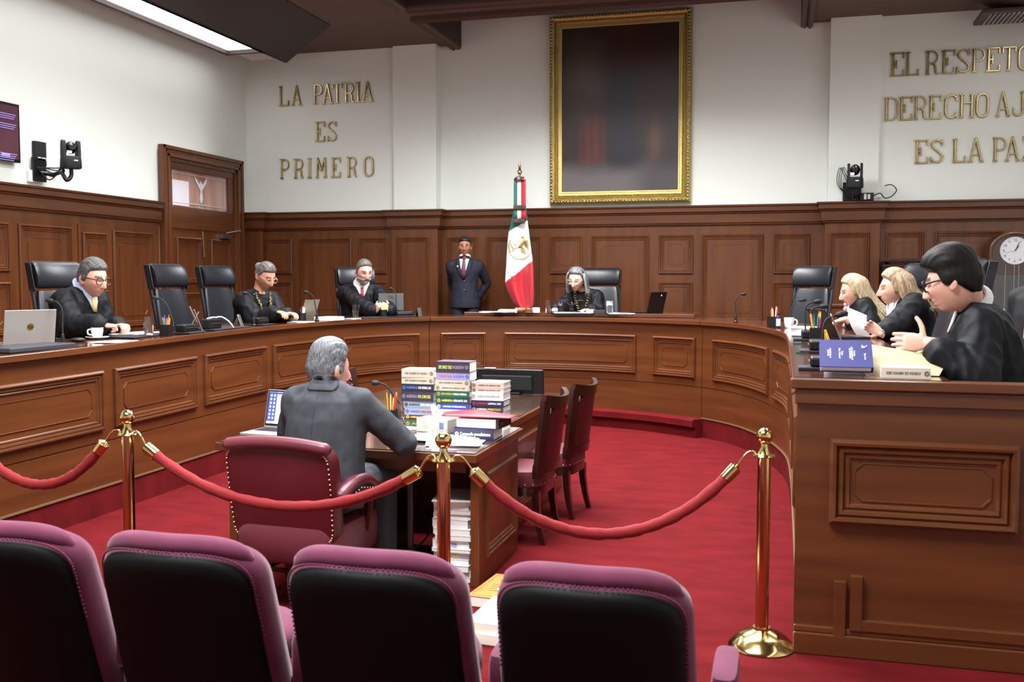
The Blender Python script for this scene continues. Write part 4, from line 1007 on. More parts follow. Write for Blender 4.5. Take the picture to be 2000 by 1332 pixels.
# 6 blonde woman
hp = atd(1668, 567, 9.0); b = V((hp.x+.22, hp.y+.08, ZP))
w = atd(1632, 628, 8.75); w2 = atd(1644, 622, 9.0)
p = person('woman with long straight blonde hair in a black robe with a red patterned scarf', b, R_(186), lean=20, hpos=hp, hyaw=0, hpitch=20, S=1.02, hs=1.1,
    hands=(H(w2, V((-.9, .1, -.1)), V((0, 0, -1)), curl=(.4, .5, .4)), H(w, V((-.9, -.1, -.2)), V((0, 0, -1)), curl=(.5, .6, .4), sleeve=.6)), skin=(218, 168, 148), lips=(176, 92, 90), brow=(130, 104, 80), cloth_mat=ROBE, shoulder=.17)
hair_cap(p, BLONDE, t=.012, top=.02, front=.088, side=-.05, back=-.09, templ=.055)
def pth(q, rnd):
    a = pi*(.0+1.0*q)+pi; c, s = cos(a), sin(a); rr = rnd.uniform(.95, 1.1)
    return [(.03*c, .03*s-.01, .128), (.085*c*rr, .092*s*rr-.012, .06), (.094*c*rr, .105*s*rr-.01, -.03), (.1*c*rr, .12*s*rr-.02, -.14), (.115*c*rr, .16*s*rr-.04, -.26), (.12*c*rr+rnd.uniform(-.01, .01), .17*s*rr-.05, -.33+rnd.uniform(-.05, .03))]
locks(p, BLONDE, 80, None, pth, .016, 6)
mb = MB(); SCARF = mat('red_scarf', srgb(170, 40, 44), .6, col2=srgb(225, 200, 190), vs=55)
for k in range(7): q = chest_pt(p, -.005-.035*k, .015*sin(k*1.7), .012); mb.sph(q, (.03, .022, .026), 10, 8)
mb.obj('scarf', SCARF, p.body, sm=180); patch(p, 'shirt', SHIRT, [(.01, -.07, .07), (-.03, -.05, .05), (-.1, -.02, .02)]); collar(p, SHIRT, r0=.062, h=.04)
# 7 woman with a raised sheet
hp = atd(1748, 562, 7.95); b = V((hp.x+.2, hp.y+.05, ZP))
w = atd(1699, 640, 7.45); w2 = atd(1708, 655, 7.9)
p = person('woman with wavy light brown hair and white bow blouse, holding up a sheet', b, R_(190), lean=12, hpos=hp, hyaw=-4, hpitch=10, S=1.05, hs=1.08,
    hands=(H(w2, V((-.6, -.1, .5)), V((-.4, -.3, -.5)), curl=(.4, .6, .4), hand=False), H(w, V((-.8, .1, .55)), V((-.2, -.9, .1)), curl=(.55, .8, .5), spread=.06, sleeve=.74, pole=(.2, -.6, -.8))), skin=(220, 170, 150), lips=(184, 88, 92), brow=(110, 84, 66), cloth_mat=ROBE, vox=.0045, shoulder=.175)
hair_cap(p, BRONDE, t=.014, top=.026, front=.088, side=-.045, back=-.09, templ=.05)
def pth(q, rnd):
    a = pi*(.0+1.0*q)+pi; c, s = cos(a), sin(a); rr = rnd.uniform(.95, 1.14); wv = rnd.uniform(-.012, .012)
    return [(.03*c, .03*s-.012, .132), (.09*c*rr, .098*s*rr-.012, .06), (.104*c*rr+wv, .112*s*rr-.015, -.03), (.118*c*rr-wv, .135*s*rr-.03, -.10), (.128*c*rr+wv, .165*s*rr-.04, -.165), (.125*c*rr, .205*s*rr-.04+wv, -.20+rnd.uniform(-.03, .02))]
locks(p, BRONDE, 90, None, pth, .018, 7)
patch(p, 'blouse', SHIRT, [(.01, -.075, .075), (-.03, -.065, .065), (-.1, -.06, .06), (-.2, -.05, .05), (-.32, -.035, .035)]); collar(p, SHIRT, r0=.062, h=.05, gap=.2)
mb = MB()
for s in (-1, 1):
    mb.tube(catmull([chest_pt(p, .0, 0, .02), chest_pt(p, -.06, s*.03, .025), chest_pt(p, -.15, s*.035, .018), chest_pt(p, -.23, s*.02, .014)], 5), [.012]*5+[.022]*10+[.02], 8, fl=.5)
mb.obj('bow', SHIRT, p.body, sm=180)
mb = MB(); c = p.wr[-1]-p.loc; mb.lathe([(.036, -.012), (.038, 0), (.036, .012)], 16, cap=False); ax = (p.wr[-1]-p.el[-1]).normalized(); q = V((0, 0, 1)).rotation_difference(ax).to_matrix().to_4x4(); mb.xf(Matrix.Translation(c) @ q); mb.obj('watch', STEEL, p.body)
P7 = p
# 8 man in dark glasses, right end
hp = atd(1863, 548, 4.85); b = V((hp.x+.25, hp.y+.06, ZP-.055))
w = atd(1772, 668, 4.72)
p = person('dark haired man in a black robe and black glasses, one hand open', b, R_(172), lean=15, hpos=hp, hyaw=-14, hpitch=18, S=1.09, hs=1.12,
    hands=(H(V((w.x+.05, w.y+.35, w.z-.06)), V((-.9, 0, 0)), V((0, 0, -1)), curl=(.6, .8, .6)), H(w, V((-.95, .1, .02)), V((.1, .95, -.15)), curl=(.28, .42, .3), spread=.05, thumb=(.15, 1, .05), sleeve=.72, pole=(.3, -.5, -.9))), skin=(222, 172, 152), lips=(190, 116, 108), brow=(40, 32, 30), cloth_mat=ROBE, vox=.0042, cvox=.010, shoulder=.2)
def vol(q): return .016*sstep(.02, .07, q.y)*sstep(.03, .09, q.z)+.008*sstep(.02, .1, q.z)
hair_cap(p, DARKH, t=.014, top=.028, front=.066, side=-.024, back=-.085, strand=.003, vol=vol, templ=.04); glasses(p, PLK, w=.029, h=.021, rim=.0042, sq=4)
collar(p, SHIRT, r0=.058, h=.035, lift=.34); patch(p, 'shirt', SHIRT, [(.01, -.075, .075), (-.03, -.06, .06), (-.1, -.03, .03)])
# 9 aide seated at the frame edge
hp = atd(2031, 500, 7.0); b = V((hp.x+.08, hp.y+.08, ZP))
p = person('man seated in a black suit with a pink tie beside the longcase clock', b, R_(222), lean=4, hpos=hp, hpitch=8, S=1.1, hs=1.08, cloth='suit', cloth_mat=mat('black_suit', srgb(16, 16, 20), .75), skin=(190, 140, 116), fold=.006, hands=(H(b+V((-.3, -.05, .72)), V((-1, -.3, -.2)), V((0, 0, -1))), H(b+V((-.2, -.3, .72)), V((-.6, -1, -.2)), V((0, 0, -1)))))
dup(jc, (b.x+.12, b.y+.1, ZP), R_(222-90), 'black leather office chair of the man with the pink tie')
hair_cap(p, BLKH, t=.008, top=.018, front=.08, side=-.005, back=-.06); eyes(p)
patch(p, 'shirt', SHIRT, [(.0, -.07, .07), (-.1, -.045, .045), (-.26, -.004, .004)]); collar(p, SHIRT)
patch(p, 'tie', mat('pink_tie', srgb(224, 120, 196), .5), [(.015, -.02, .02), (-.02, -.018, .018), (-.2, -.036, .036), (-.42, -.045, .045), (-.47, -.01, .01)], off=.01, nu=3)
# 10 clerk at the desk, from behind
hp = ony(642, 720, 4.93); b = V((hp.x+.055, 4.72, -.01))
w = V((-2.02, 5.26, .805)); w2 = V((-2.62, 5.32, .80))
p = person('grey haired man in a grey suit seated at the clerk desk', b, R_(87), lean=9, hpos=hp, hyaw=-24, hpitch=8, S=1.09, hs=1.1,
    hands=(H(w, V((-.1, .95, 0)), V((-.3, 0, -1)), curl=(.5, .7, .5), pole=(.75, -.25, -.6), sleeve=.95), H(w2, V((.2, .9, 0)), V((0, 0, -1)), curl=(.4, .5, .4))), skin=(206, 150, 132), cloth='suit', cloth_mat=GREY, fold=.008, cvox=.0095, shoulder=.18, thigh=.42)
hair_cap(p, SILVH, t=.009, top=.026, front=.082, side=-.03, back=-.1, strand=.003)
p.chf = -p.chf
patch(p, 'jacket_collar', GREY, [(.035, -.05, .05), (.015, -.068, .068), (-.01, -.082, .082), (-.03, -.078, .078), (-.038, -.06, .06)], off=.007, nu=12)
patch(p, 'back_seam', mat('grey_suit_dark', srgb(34, 36, 41), .8), [(-.04-.04*k, -.0022, .0022) for k in range(10)], off=.0005, nu=1)
p.chf = -p.chf
CLERK = p
# ================================================================ THINGS ON THE WALLS
# ---- brass letters
def stroke(mb, pts, t, d=.03, closed=False):
    """bevelled brass stroke in the x-z plane, proud towards -y"""
    P = [V((x, 0, z)) for x, z in pts]; N = len(P); R = []
    for i in range(N):
        a = P[i-1] if (i or closed) else P[0]; b = P[(i+1) % N] if (i < N-1 or closed) else P[-1]
        tg = (b-a).normalized(); n = V((tg.z, 0, -tg.x))
        R.append([P[i]+n*(t*o)+V((0, -h*d, 0)) for o, h in ((-.5, 0), (-.5, .55), (-.22, 1), (.22, 1), (.5, .55), (.5, 0))])
    if closed: R.append(R[0])
    mb.rings(R, cap=not closed)
def arc(cx, cz, rx, rz, a0, a1, n=14): return [(cx+rx*cos(radians(a0+(a1-a0)*k/n)), cz+rz*sin(radians(a0+(a1-a0)*k/n))) for k in range(n+1)]
ST = .105; SN = .075
def ser(x, z, w=.17): return ([(x-w/2, z), (x+w/2, z)], SN)
PB = [(.1, .965), (.27, .965)]+arc(.27, .72, .2, .245, 90, -90)+[(.1, .475)]
LET = {
 'L': [([(.1, 0), (.1, 1)], ST), ser(.1, .97), ([(.02, .035), (.47, .035)], SN), ([(.46, 0), (.46, .27)], .06)],
 'A': [([(.07, 0), (.27, 1)], SN), ([(.28, 1), (.5, 0)], ST), ([(.14, .3), (.43, .3)], .06), ser(.07, .03), ser(.5, .03), ],
 'P': [([(.1, 0), (.1, 1)], ST), (PB, SN), ser(.1, .03), ser(.06, .97, .12)],
 'T': [([(.26, 0), (.26, 1)], ST), ([(.0, .965), (.52, .965)], SN), ([(.03, 1), (.03, .76)], .06), ([(.49, 1), (.49, .76)], .06), ser(.26, .03)],
 'R': [([(.1, 0), (.1, 1)], ST), (PB, SN), ([(.26, .475), (.38, .4), (.41, .25), (.42, .1), (.46, .03), (.52, .05)], ST*.9), ser(.1, .03), ser(.06, .97, .12)],
 'I': [([(.1, 0), (.1, 1)], ST), ser(.1, .03), ser(.1, .97)],
 'E': [([(.1, 0), (.1, 1)], ST), ([(.0, .965), (.48, .965)], SN), ([(.0, .035), (.48, .035)], SN), ([(.47, 1), (.47, .74)], .06), ([(.47, 0), (.47, .27)], .06), ([(.1, .5), (.22, .5)], SN), ([(.23, .33), (.23, .68)], .055)],
 'S': [([(.44, .72), (.44, .98)], .06), ([(.44, .80), (.40, .91), (.28, .965), (.14, .93), (.07, .80), (.1, .67), (.22, .55), (.36, .43), (.45, .29), (.42, .12), (.29, .04), (.15, .07), (.07, .18)], .09), ([(.05, .0), (.05, .28)], .06)],
 'M': [([(.07, 0), (.1, 1)], SN), ([(.1, 1), (.29, .36)], ST), ([(.29, .36), (.48, 1)], SN), ([(.48, 1), (.51, 0)], ST), ser(.07, .03, .14), ser(.51, .03, .14)],
 'O': [('c', arc(.26, .73, .2, .24, 0, 180)+arc(.26, .27, .2, .24, 180, 360), .09)],
 'D': [([(.1, 0), (.1, 1)], ST), ([(.02, .965), (.24, .965)]+arc(.24, .72, .22, .245, 90, 0, 8)+arc(.24, .28, .22, .245, 0, -90, 8)+[(.02, .035)], SN)],
 'C': [(arc(.27, .7, .21, .27, 35, 180, 10)+arc(.27, .3, .21, .27, 180, 325, 10), .09), ([(.46, .72), (.46, 1)], .06), ([(.46, .02), (.46, .26)], .06)],
 'H': [([(.1, 0), (.1, 1)], ST), ([(.46, 0), (.46, 1)], ST), ([(.1, .62), (.46, .62)], .06), ser(.1, .03), ser(.1, .97), ser(.46, .03), ser(.46, .97)],
 'J': [([(.36, .25), (.36, 1)], ST), (arc(.2, .22, .16, .19, 0, -150, 10), ST*.85), ser(.36, .97), ([(.03, .1), (.03, .34)], .06)],
 'N': [([(.08, 0), (.08, 1)], SN), ([(.08, 1), (.44, 0)], ST), ([(.44, 0), (.44, 1)], SN), ser(.08, .03), ser(.44, .97)],
 'Z': [([(.03, .965), (.47, .965)], SN), ([(.03, .035), (.47, .035)], SN), ([(.44, .96), (.06, .04)], ST), ([(.04, 1), (.04, .78)], .06), ([(.47, 0), (.47, .24)], .06)]}
def inscription(label, rows, Y):
    """rows: (baseline z, height, [(char, px_left, px_right)], sample row y)"""
    t = thing('wall_inscription', label, 'inscription', (ony(rows[0][2][0][1], 300, Y).x, Y, rows[-1][0]))
    for zb, h, L, py in rows:
        for ch, a, b in L:
            x0 = ony(a, py, Y).x; x1 = ony(b, py, Y).x; mb = MB()
            D = LET[ch]
            for s in D:
                if s[0] == 'c': stroke(mb, s[1], s[2], .1, True)
                else: stroke(mb, s[0], s[1], .1)
            xs = [v[0] for v in mb.v]; m0, m1 = min(xs), max(xs); k = (x1-x0)/(m1-m0)
            mb.v = [(x0+(x-m0)*k-t.location.x, y*h*.9-.004, zb+z*h-t.location.z) for x, y, z in mb.v]
            mb.obj('letter', BRASSD, t, sm=25)
    return t
YL = 13.826
z1 = ony(640, 203.5, YL).z; z2 = ony(637, 276.5, YL).z; z3 = ony(640, 347, YL).z
hl = ony(640, 164, YL).z-z1
inscription('brass wall inscription LA PATRIA ES PRIMERO in three lines', [
  (z1, hl, [('L', 546, 565), ('A', 570, 590.5), ('P', 612.5, 631), ('A', 630, 651.6), ('T', 650, 669.3), ('R', 673, 693), ('I', 696.5, 704), ('A', 707, 730.5)], 190),
  (z2, hl, [('E', 616.8, 635.3), ('S', 640, 658.5)], 260),
  (z3, hl, [('P', 548, 566), ('R', 575, 594), ('I', 602, 609.3), ('M', 618, 639), ('E', 648, 666), ('R', 679, 698), ('O', 711.5, 731)], 330)], YL)
w1, w2_, w3 = ony(1850, 145, YL).z, ony(1850, 232, YL).z, ony(1890, 317, YL).z; hr = ony(1850, 98, YL).z-w1
inscription('brass wall inscription EL RESPETO AL DERECHO AJENO, in three lines by the clock', [
  (w1, hr, [('E', 1738, 1765.6), ('L', 1768, 1794.7), ('R', 1806.7, 1833.5), ('E', 1838, 1865), ('S', 1868, 1894.5), ('P', 1897, 1923.6), ('E', 1925, 1952.7), ('T', 1956, 1984), ('O', 1987, 2013), ('A', 2028, 2056), ('L', 2058, 2083)], 130),
  (w2_, hr, [('D', 1727, 1754), ('E', 1755.7, 1782), ('R', 1784, 1810.5), ('E', 1813, 1839), ('C', 1844, 1869), ('H', 1873, 1902.4), ('O', 1905, 1931), ('A', 1943.7, 1973), ('J', 1977, 2001), ('E', 2004, 2030), ('N', 2033, 2059), ('O', 2063, 2089)], 215),
  (w3, hr, [('E', 1785.7, 1812), ('S', 1816.6, 1842), ('L', 1860, 1886), ('A', 1890, 1921), ('P', 1937.7, 1965), ('A', 1962, 1991.7), ('Z', 1996, 2022)], 300)], YL)
# ---- painting in gilt frame
x0, x1, zb, zt = -3.195, -1.215, 2.745, 5.36; YP = 13.94
t = thing('framed_painting', 'large dark oil painting in an ornate gilt frame above the panelling', 'painting', ((x0+x1)/2, YP, zb)); o = V(t.location)
def ringF(d, h): return [V((x, YP-h-.04*(z-zb)/2.6, z))-o for x, z in ((x0+d, zb+d), (x1-d, zb+d), (x1-d, zt-d), (x0+d, zt-d))]
mb = MB(); mb.rings([ringF(d, h) for d, h in ((0, 0), (0, .05), (.02, .085), (.05, .095), (.075, .08), (.085, .06), (.10, .07), (.115, .06), (.125, .045), (.155, .04), (.16, .05), (.175, .045), (.18, .03))], cap=False); mb.obj('frame', GOLD, t, sm=30)
mb = MB()
for (a, b) in (((x0, zb), (x1, zb)), ((x0, zt), (x1, zt)), ((x0, zb), (x0, zt)), ((x1, zb), (x1, zt))):
    L = hypot(b[0]-a[0], b[1]-a[1])
    for d, r, st_, h in ((.035, .024, .045, .088), (.108, .010, .022, .066)):
        n = int(L/st_)
        for k in range(1, n):
            q = k/n; x = a[0]+(b[0]-a[0])*q; z = a[1]+(b[1]-a[1])*q
            cx = min(max(x, x0+d), x1-d); cz = min(max(z, zb+d), zt-d)
            mb.sph(V((cx, YP-h-.04*(cz-zb)/2.6, cz))-o, (r*.8, r*.6, r), 6, 4, Matrix.Rotation(.6 if k % 2 else -.6, 3, 'Y'))
ob = mb.obj('carved_ornament', GOLD, t, sm=180); ob['kind'] = 'stuff'
CANV = vcol_mat('oil_canvas', .35)
NU, NV = 70, 100; mb = MB(); mb.grid(lambda u, v: V((x0+.17+(x1-x0-.34)*u, YP-.03-.04*(v*(zt-zb-.34)+.17)/2.6, zb+.17+(zt-zb-.34)*v))-o, NU, NV)
ob = mb.obj('canvas', CANV, t, sm=180); at = ob.data.color_attributes.new('tint', 'FLOAT_COLOR', 'POINT'); cl = []
def mixc(a, b, k): return [a[i]+(b[i]-a[i])*max(0, min(1, k)) for i in range(3)]
for j in range(NV+1):
    for i in range(NU+1):
        u, v = i/NU, j/NV; n = noise.fractal(V((u*5, v*6, 2)), 1, 2, 4)*.5
        c = mixc(srgb(46, 32, 28), srgb(84, 70, 62), exp(-((u-.2)/.2)**2-((v-.7)/.22)**2)*.9+n*.3)
        c = mixc(c, srgb(62, 22, 20), .6*exp(-((u-.62)/.25)**2-((v-.86)/.25)**2)+.2*n)
        c = mixc(c, srgb(104, 98, 98), sstep(.22, .08, v+.04*n)); c = mixc(c, srgb(52, 46, 56), .6*sstep(.45, .2, v)*sstep(.5, .8, u))
        c = mixc(c, srgb(104, 38, 34), .85*exp(-((u-.27)/.11)**4)*sstep(.15, .2, v)*sstep(.5, .42, v)*(.7+.3*sin(u*90+3*n)))
        c = mixc(c, srgb(30, 30, 42), .9*exp(-(((u-.53)+.08*n)/.13)**4)*sstep(.1, .2, v)*sstep(.78, .66, v))
        c = mixc(c, srgb(120, 84, 50), .5*exp(-((u-.8)/.06)**2-((v-.3)/.12)**2))
        cl += [*c, 1]
at.data.foreach_set('color', cl)
# ---- flag on its pole
YG = 13.25; fx = ony(1015, 400, YG).x
t = thing('flag', 'green, white and red flag with a gold eagle emblem on a pole', 'flag', (fx, YG, ZP)); o = V(t.location)
zt_ = ony(1015, 340, YG).z
mb = MB(); mb.tube([V((fx+.02, YG+.06, ZP+.05))-o, V((fx, YG, zt_))-o], .016, 10); mb.obj('pole', BRASSD, t)
mb = MB(); mb.lathe([(.0, 0), (.18, 0), (.18, .03), (.05, .06), (.03, .12), (0, .12)], 24, c=(.02, .06, 0)); mb.obj('base', WOODD, t)
mb = MB(); mb.lathe([(.0, -.02), (.018, -.02), (.018, .0), (.03, .01), (.034, .03), (.026, .05), (.014, .06), (.02, .07), (.014, .08), (.022, .105), (.012, .14), (.001, .175)], 14, c=V((fx, YG, zt_))-o); mb.obj('finial', BRASSD, t)
FG = mat('flag_green', srgb(30, 98, 84), .5, sheen=.3); FW_ = mat('flag_white', srgb(226, 224, 226), .5, sheen=.3); FR = mat('flag_red', srgb(186, 38, 52), .5, sheen=.3)
OUT = [(345, 1007, 1023), (380, 1005, 1026), (410, 1003, 1028), (437, 998, 1031), (452, 994, 1033), (470, 992, 1035), (500, 990, 1039), (520, 989, 1041), (550, 987, 1042), (565, 991, 1042), (580, 998, 1042), (590, 1003, 1041), (598, 1009, 1040), (604, 1016, 1035), (607, 1022, 1028)]
def outl(y):
    for i in range(len(OUT)-1):
        if y <= OUT[i+1][0]: break
    a, b = OUT[i], OUT[i+1]; q = (y-a[0])/(b[0]-a[0]); return a[1]+(b[1]-a[1])*q, a[2]+(b[2]-a[2])*q
def fpt(px, py, off=0):
    l, r = outl(py); u = (px-l)/max(1, r-l); amp = .012+.05*sstep(420, 560, py)
    y = YG-.03-.05*sstep(430, 540, py)+amp*cos(u*9.5+.3+.004*(py-450))*(.5+.5*u)-off
    return ony(px, py, y)-o
def fcol(px, py):
    if py < 452-.61*(px-994.4): return 0
    if py < 552-.80*(px-986.7): return 1
    return 2
mb = MB(); NVv, NUu = 110, 44
def ff(u, v): py = 345+262*v; l, r = outl(py); return fpt(l+(r-l)*u, py)
def fm(u, v): py = 345+262*v; l, r = outl(py); return fcol(l+(r-l)*u, py)
mb.grid(ff, NUu, NVv, mf=fm); cl = mb.obj('cloth', [FG, FW_, FR], t, sm=180)
s = cl.modifiers.new('solid', 'SOLIDIFY'); s.thickness = .006
mb = MB(); mb.grid(lambda u, v: ony(1003.5+23.5*u, 350+78*v, YG-.085-.012*cos(u*7))-o, 24, 8, mf=lambda u, v: 0 if u < .3 else (1 if u < .64 else 2)); rb = mb.obj('ribbon', [FG, FW_, FR], t, sm=180)
s = rb.modifiers.new('solid', 'SOLIDIFY'); s.thickness = .005
FRI = mat('dark_fringe', srgb(70, 56, 50), .7, var=.3, vs=3, stretch=(120, 1, 1))
for (a, b, c, d) in ((1003, 1027, 400.5, 409.5), (1002, 1025, 427.5, 436.5)):
    mb = MB(); mb.grid(lambda u, v: ony(a+(b-a)*u, c+(d-c)*v, YG-.102-.01*cos(u*7))-o, 16, 3); f_ = mb.obj('fringe', FRI, t, sm=180); s = f_.modifiers.new('solid', 'SOLIDIFY'); s.thickness = .008
for px, py, dx, dy, m_ in ((1008, 348, -6, 2, FG), (1021, 347, 6, -1, FG), (1021, 351, 6, 2, FR), (1010, 352, -4, 4, FR), (1015, 349, 0, 3, FW_)):
    mb = MB(); c = ony(1015, 349, YG-.1)-o; e = ony(px+dx*.4, py+dy*.4, YG-.11)-o; mb.tube([c, c.lerp(e, .5)+V((0, -.02, .008)), e], [.012, .026, .018], 8, fl=.5); mb.obj('bow', m_, t, sm=180)
EMB = mat('gold_embroidery', srgb(176, 152, 84), .4, .5)
mb = MB()
def tb(pts, r): mb.tube([fpt(x, y, .006) for x, y in pts], r, 6, fl=.7)
for k in range(15):                                            # laurel half wreath
    a = radians(200+k*9.5); cx, cy = 1016.5+22*cos(a), 483-23*sin(a)
    tb([(cx-2.2*cos(a+.9), cy+2.2*sin(a+.9)), (cx+2.2*cos(a+.6), cy-2.2*sin(a+.6))], [.006, .012])
for k in range(9):
    a = radians(150+k*7); cx, cy = 1017+23*cos(a), 481-22*sin(a); tb([(cx-1.5, cy-1), (cx+1.5, cy+1)], [.006, .011])
tb([(1012, 484), (1016, 480), (1021, 474), (1024, 468), (1023, 464), (1019, 463)], [.012, .03, .034, .024, .018, .012])     # body, neck, head
tb([(1019, 463.5), (1015.5, 464.5)], [.010, .004])
for k in range(6): tb([(1023+k*.6, 472+k*1.6), (1030+k*.6, 470+k*3.2), (1035-k*.9, 475+k*3.4)], [.010, .011, .005])      # wing feathers
for k in range(5): tb([(1016+k*1.2, 483), (1018+k*2.2, 490+k*.6), (1019+k*2.6, 497)], [.008, .009, .004])
tb([(1014, 470), (1010, 474), (1006, 470), (1004, 475), (1008, 480)], .007)                                                # serpent
tb([(1010, 484), (1004, 486), (1000, 482), (998, 476)], [.014, .012, .012, .008]); tb([(1004, 486), (1001, 491)], .010)
mb.obj('eagle_emblem', EMB, cl, sm=180)
for ch, px, py in (('C', 999.5, 540.5), ('I', 1002.4, 543.5), ('A', 1005, 547), ('T', 996.5, 537.5), ('I', 994.5, 534), ('S', 992.5, 530)):
    xx = (fpt(px+2, py+2.6, .01)-fpt(px, py, .01)).normalized(); yy = V((0, -1, 0)).cross(xx)*-1; zz = xx.cross(yy)
    if yy.z < 0: yy = -yy
    text_obj('lettering', ch, .038, EMB if ch != 'X' else EMB, cl, frame(fpt(px, py, .012), xx, yy, xx.cross(yy)), ext=.002)
# ---- PTZ cameras, screen, clock
def ptz(label, base, head, rz, name='video_camera'):
    t = thing(name, label, 'camera', base); o = V(base); h = V(head)-o; q = Matrix.Rotation(rz, 4, 'Z')
    mb = MB(); mb.box((0, 0, .0), (.02, .22, .26), rz=rz if abs(rz) > 1 else 0) if 0 else None
    M = Matrix.Translation(h) @ q
    mb = MB()
    mb.rings([[(cos(a)*(abs(cos(a))**4+abs(sin(a))**4)**-.25*w_, sin(a)*(abs(cos(a))**4+abs(sin(a))**4)**-.25*d_, z) for a in [2*pi*k/24 for k in range(24)]] for w_, d_, z in ((.10, .10, -.14), (.105, .105, -.12), (.10, .10, -.03), (.095, .095, -.01))]); mb.xf(M); bd = mb.obj('base_housing', PLK2, t, sm=40)
    for s in (-1, 1):
        mb = MB(); mb.rings([[(s*(.062+a_), b_*k_, z) for a_, b_ in ((0, -.075), (.03, -.065), (.03, .065), (0, .075))] for z, k_ in ((-.01, 1.1), (.1, 1), (.15, .8), (.165, .5))]); mb.xf(M); mb.obj('yoke_arm', PLK2, t, sm=30)
    mb = MB(); mb.sph((0, 0, .085), (.06, .075, .07), 18, 12); mb.xf(M); hd = mb.obj('head', PLK, t, sm=180)
    mb = MB(); mb.tube([(0, -.05, .09), (0, -.088, .09), (0, -.09, .09)], [.034, .036, .028], 18); mb.xf(M); mb.obj('lens', mat('lens_glass', srgb(10, 12, 18), .05, coat=1), hd)
    mb = MB(); mb.box((-.03, -.078, .03), (.05, .012, .03)); mb.box((.03, -.106, -.06), (.04, .004, .012)); mb.xf(M); mb.obj('sticker', WHITE, bd, sm=0)
    return t, M, o, h
# left wall camera
cb = onx(70, 340, -7.9); hd = onx(138, 304, -7.55)
t, M, o, h = ptz('black video camera on a bent arm fixed to the left wall', (-7.93, cb.y, 2.72), hd, radians(52))
mb = MB(); mb.box((.02, .06, .17), (.03, .2, .26)); mb.obj('wall_plate', PLK, t, sm=0, bev=.004)
mb = MB(); mb.tube(catmull([(.03, .06, .14), (.15, .12, .12), (.3, h.y*.55, .13), h+V((-.02, -.05, -.27)), h+V((0, 0, -.22)), h+V((0, 0, -.13))], 6), .022, 10); mb.obj('arm', PLK, t, sm=180)
mb = MB()
for k in range(5): mb.tube(catmull([(.03, .02+.03*k, .2), (.12, .1+.05*k, .06+.04*k), (.22, .2, .2+.03*k), (.3, h.y*.7, .1+.02*k), h+V((-.05, -.04, -.16))], 6), .007, 6)
ob = mb.obj('cables', PLK2, t, sm=180); ob['kind'] = 'stuff'
p_ = onx(76, 300, -7.93); mb = MB(); mb.box((0, 0, 0), (.05, .17, .26)); bx = mb.obj('control_box', PLK2, sm=0, bev=.006, loc=(-7.925, p_.y, p_.z)); tag(bx, 'small black control box on the left wall above the camera cables', 'control box')
mb = MB(); mb.box((.028, -.03, -.06), (.004, .05, .035)); mb.box((.028, .04, -.06), (.004, .06, .035)); mb.obj('sticker', WHITE, bx, sm=0)
p_ = onx(59, 344, -7.94); mb = MB(); mb.box((0, 0, 0), (.04, .09, .13)); tag(mb.obj('socket_box', PLAST, sm=0, bev=.006, loc=(-7.93, p_.y, p_.z)), 'cream socket box on the left wall beside the camera mount', 'socket')
# right pilaster camera
cb = ony(1664, 385, 13.7); hd = ony(1670, 345, 13.42)
t, M, o, h = ptz('black video camera on a square plate fixed to the right pilaster', (cb.x, 13.73, 2.71), hd, radians(-6))
mb = MB(); mb.box((0, -.005, .12), (.23, .03, .24)); mb.obj('wall_plate', PLK, t, sm=0, bev=.004)
mb = MB(); mb.tube(catmull([(0, -.02, .1), (.02, -.1, .08), h+V((0, .05, -.25)), h+V((0, 0, -.13))], 6), .02, 10); mb.obj('arm', PLK, t, sm=180)
mb = MB()
for k in range(3): mb.tube(catmull([(-.05+.03*k, -.02, .02), (-.14-.02*k, -.06, .2), (-.12-.02*k, -.1, .42), h+V((-.09, .02, .05-.06*k))], 6), .005, 6)
ob = mb.obj('cables', PLK2, t, sm=180); ob['kind'] = 'stuff'
p_ = ony(1693, 395, 13.6); t = thing('power_adapter', 'black power adapter with looped cables lying on the wainscot ledge', 'power adapter', (p_.x, 13.64, 2.702))
mb = MB(); mb.box((0, 0, .05), (.17, .06, .1)); mb.obj('brick', PLK, t, sm=0, bev=.008)
mb = MB(); mb.box((-.02, -.032, .05), (.03, .004, .07)); mb.box((.025, -.032, .05), (.03, .004, .06)); mb.obj('sticker', WHITE, t, sm=0)
mb = MB(); mb.tube(catmull([(.08, 0, .06), (.16, -.01, .09), (.22, 0, .03), (.3, 0, .05), (.36, .02, .13), (.3, .04, .2), (.22, .05, .19)], 6), .007, 6); mb.obj('cable', PLK2, t, sm=180)
p_ = ony(1716, 379, 13.8); mb = MB(); mb.box((0, 0, 0), (.05, .03, .09)); tag(mb.obj('socket', WHITE, sm=0, bev=.004, loc=(p_.x, 13.80, p_.z)), 'white wall socket with black plugs, right of the pilaster camera', 'socket')
# television at the frame edge
p_ = onx(33, 205, -7.9); q_ = onx(30, 318, -7.9); t = thing('television', 'black wall television at the left, showing a dim purple picture', 'television', (-7.93, p_.y-.56, q_.z))
hh = p_.z-q_.z-.0; mb = MB(); mb.box((.03, 0, hh/2), (.06, 1.12, hh)); mb.obj('casing', PLK, t, sm=0, bev=.006)
SCR = mat('screen_picture', srgb(60, 38, 52), .2, emit=srgb(70, 40, 58), es=.35, col2=srgb(82, 48, 50), vs=3)
mb = MB(); mb.box((.062, 0, hh/2), (.004, 1.06, hh-.06)); sc = mb.obj('screen', SCR, t, sm=0)
mb = MB(); LN = mat('screen_lines', srgb(150, 140, 220), .3, emit=srgb(150, 140, 220), es=.5)
for k, (z, n) in enumerate(((.80, 4), (.63, 4), (.13, 5))):
    for j in range(n-1): mb.box((.066, .33, hh*z-.022*j), (.002, .34-.03*j, .006))
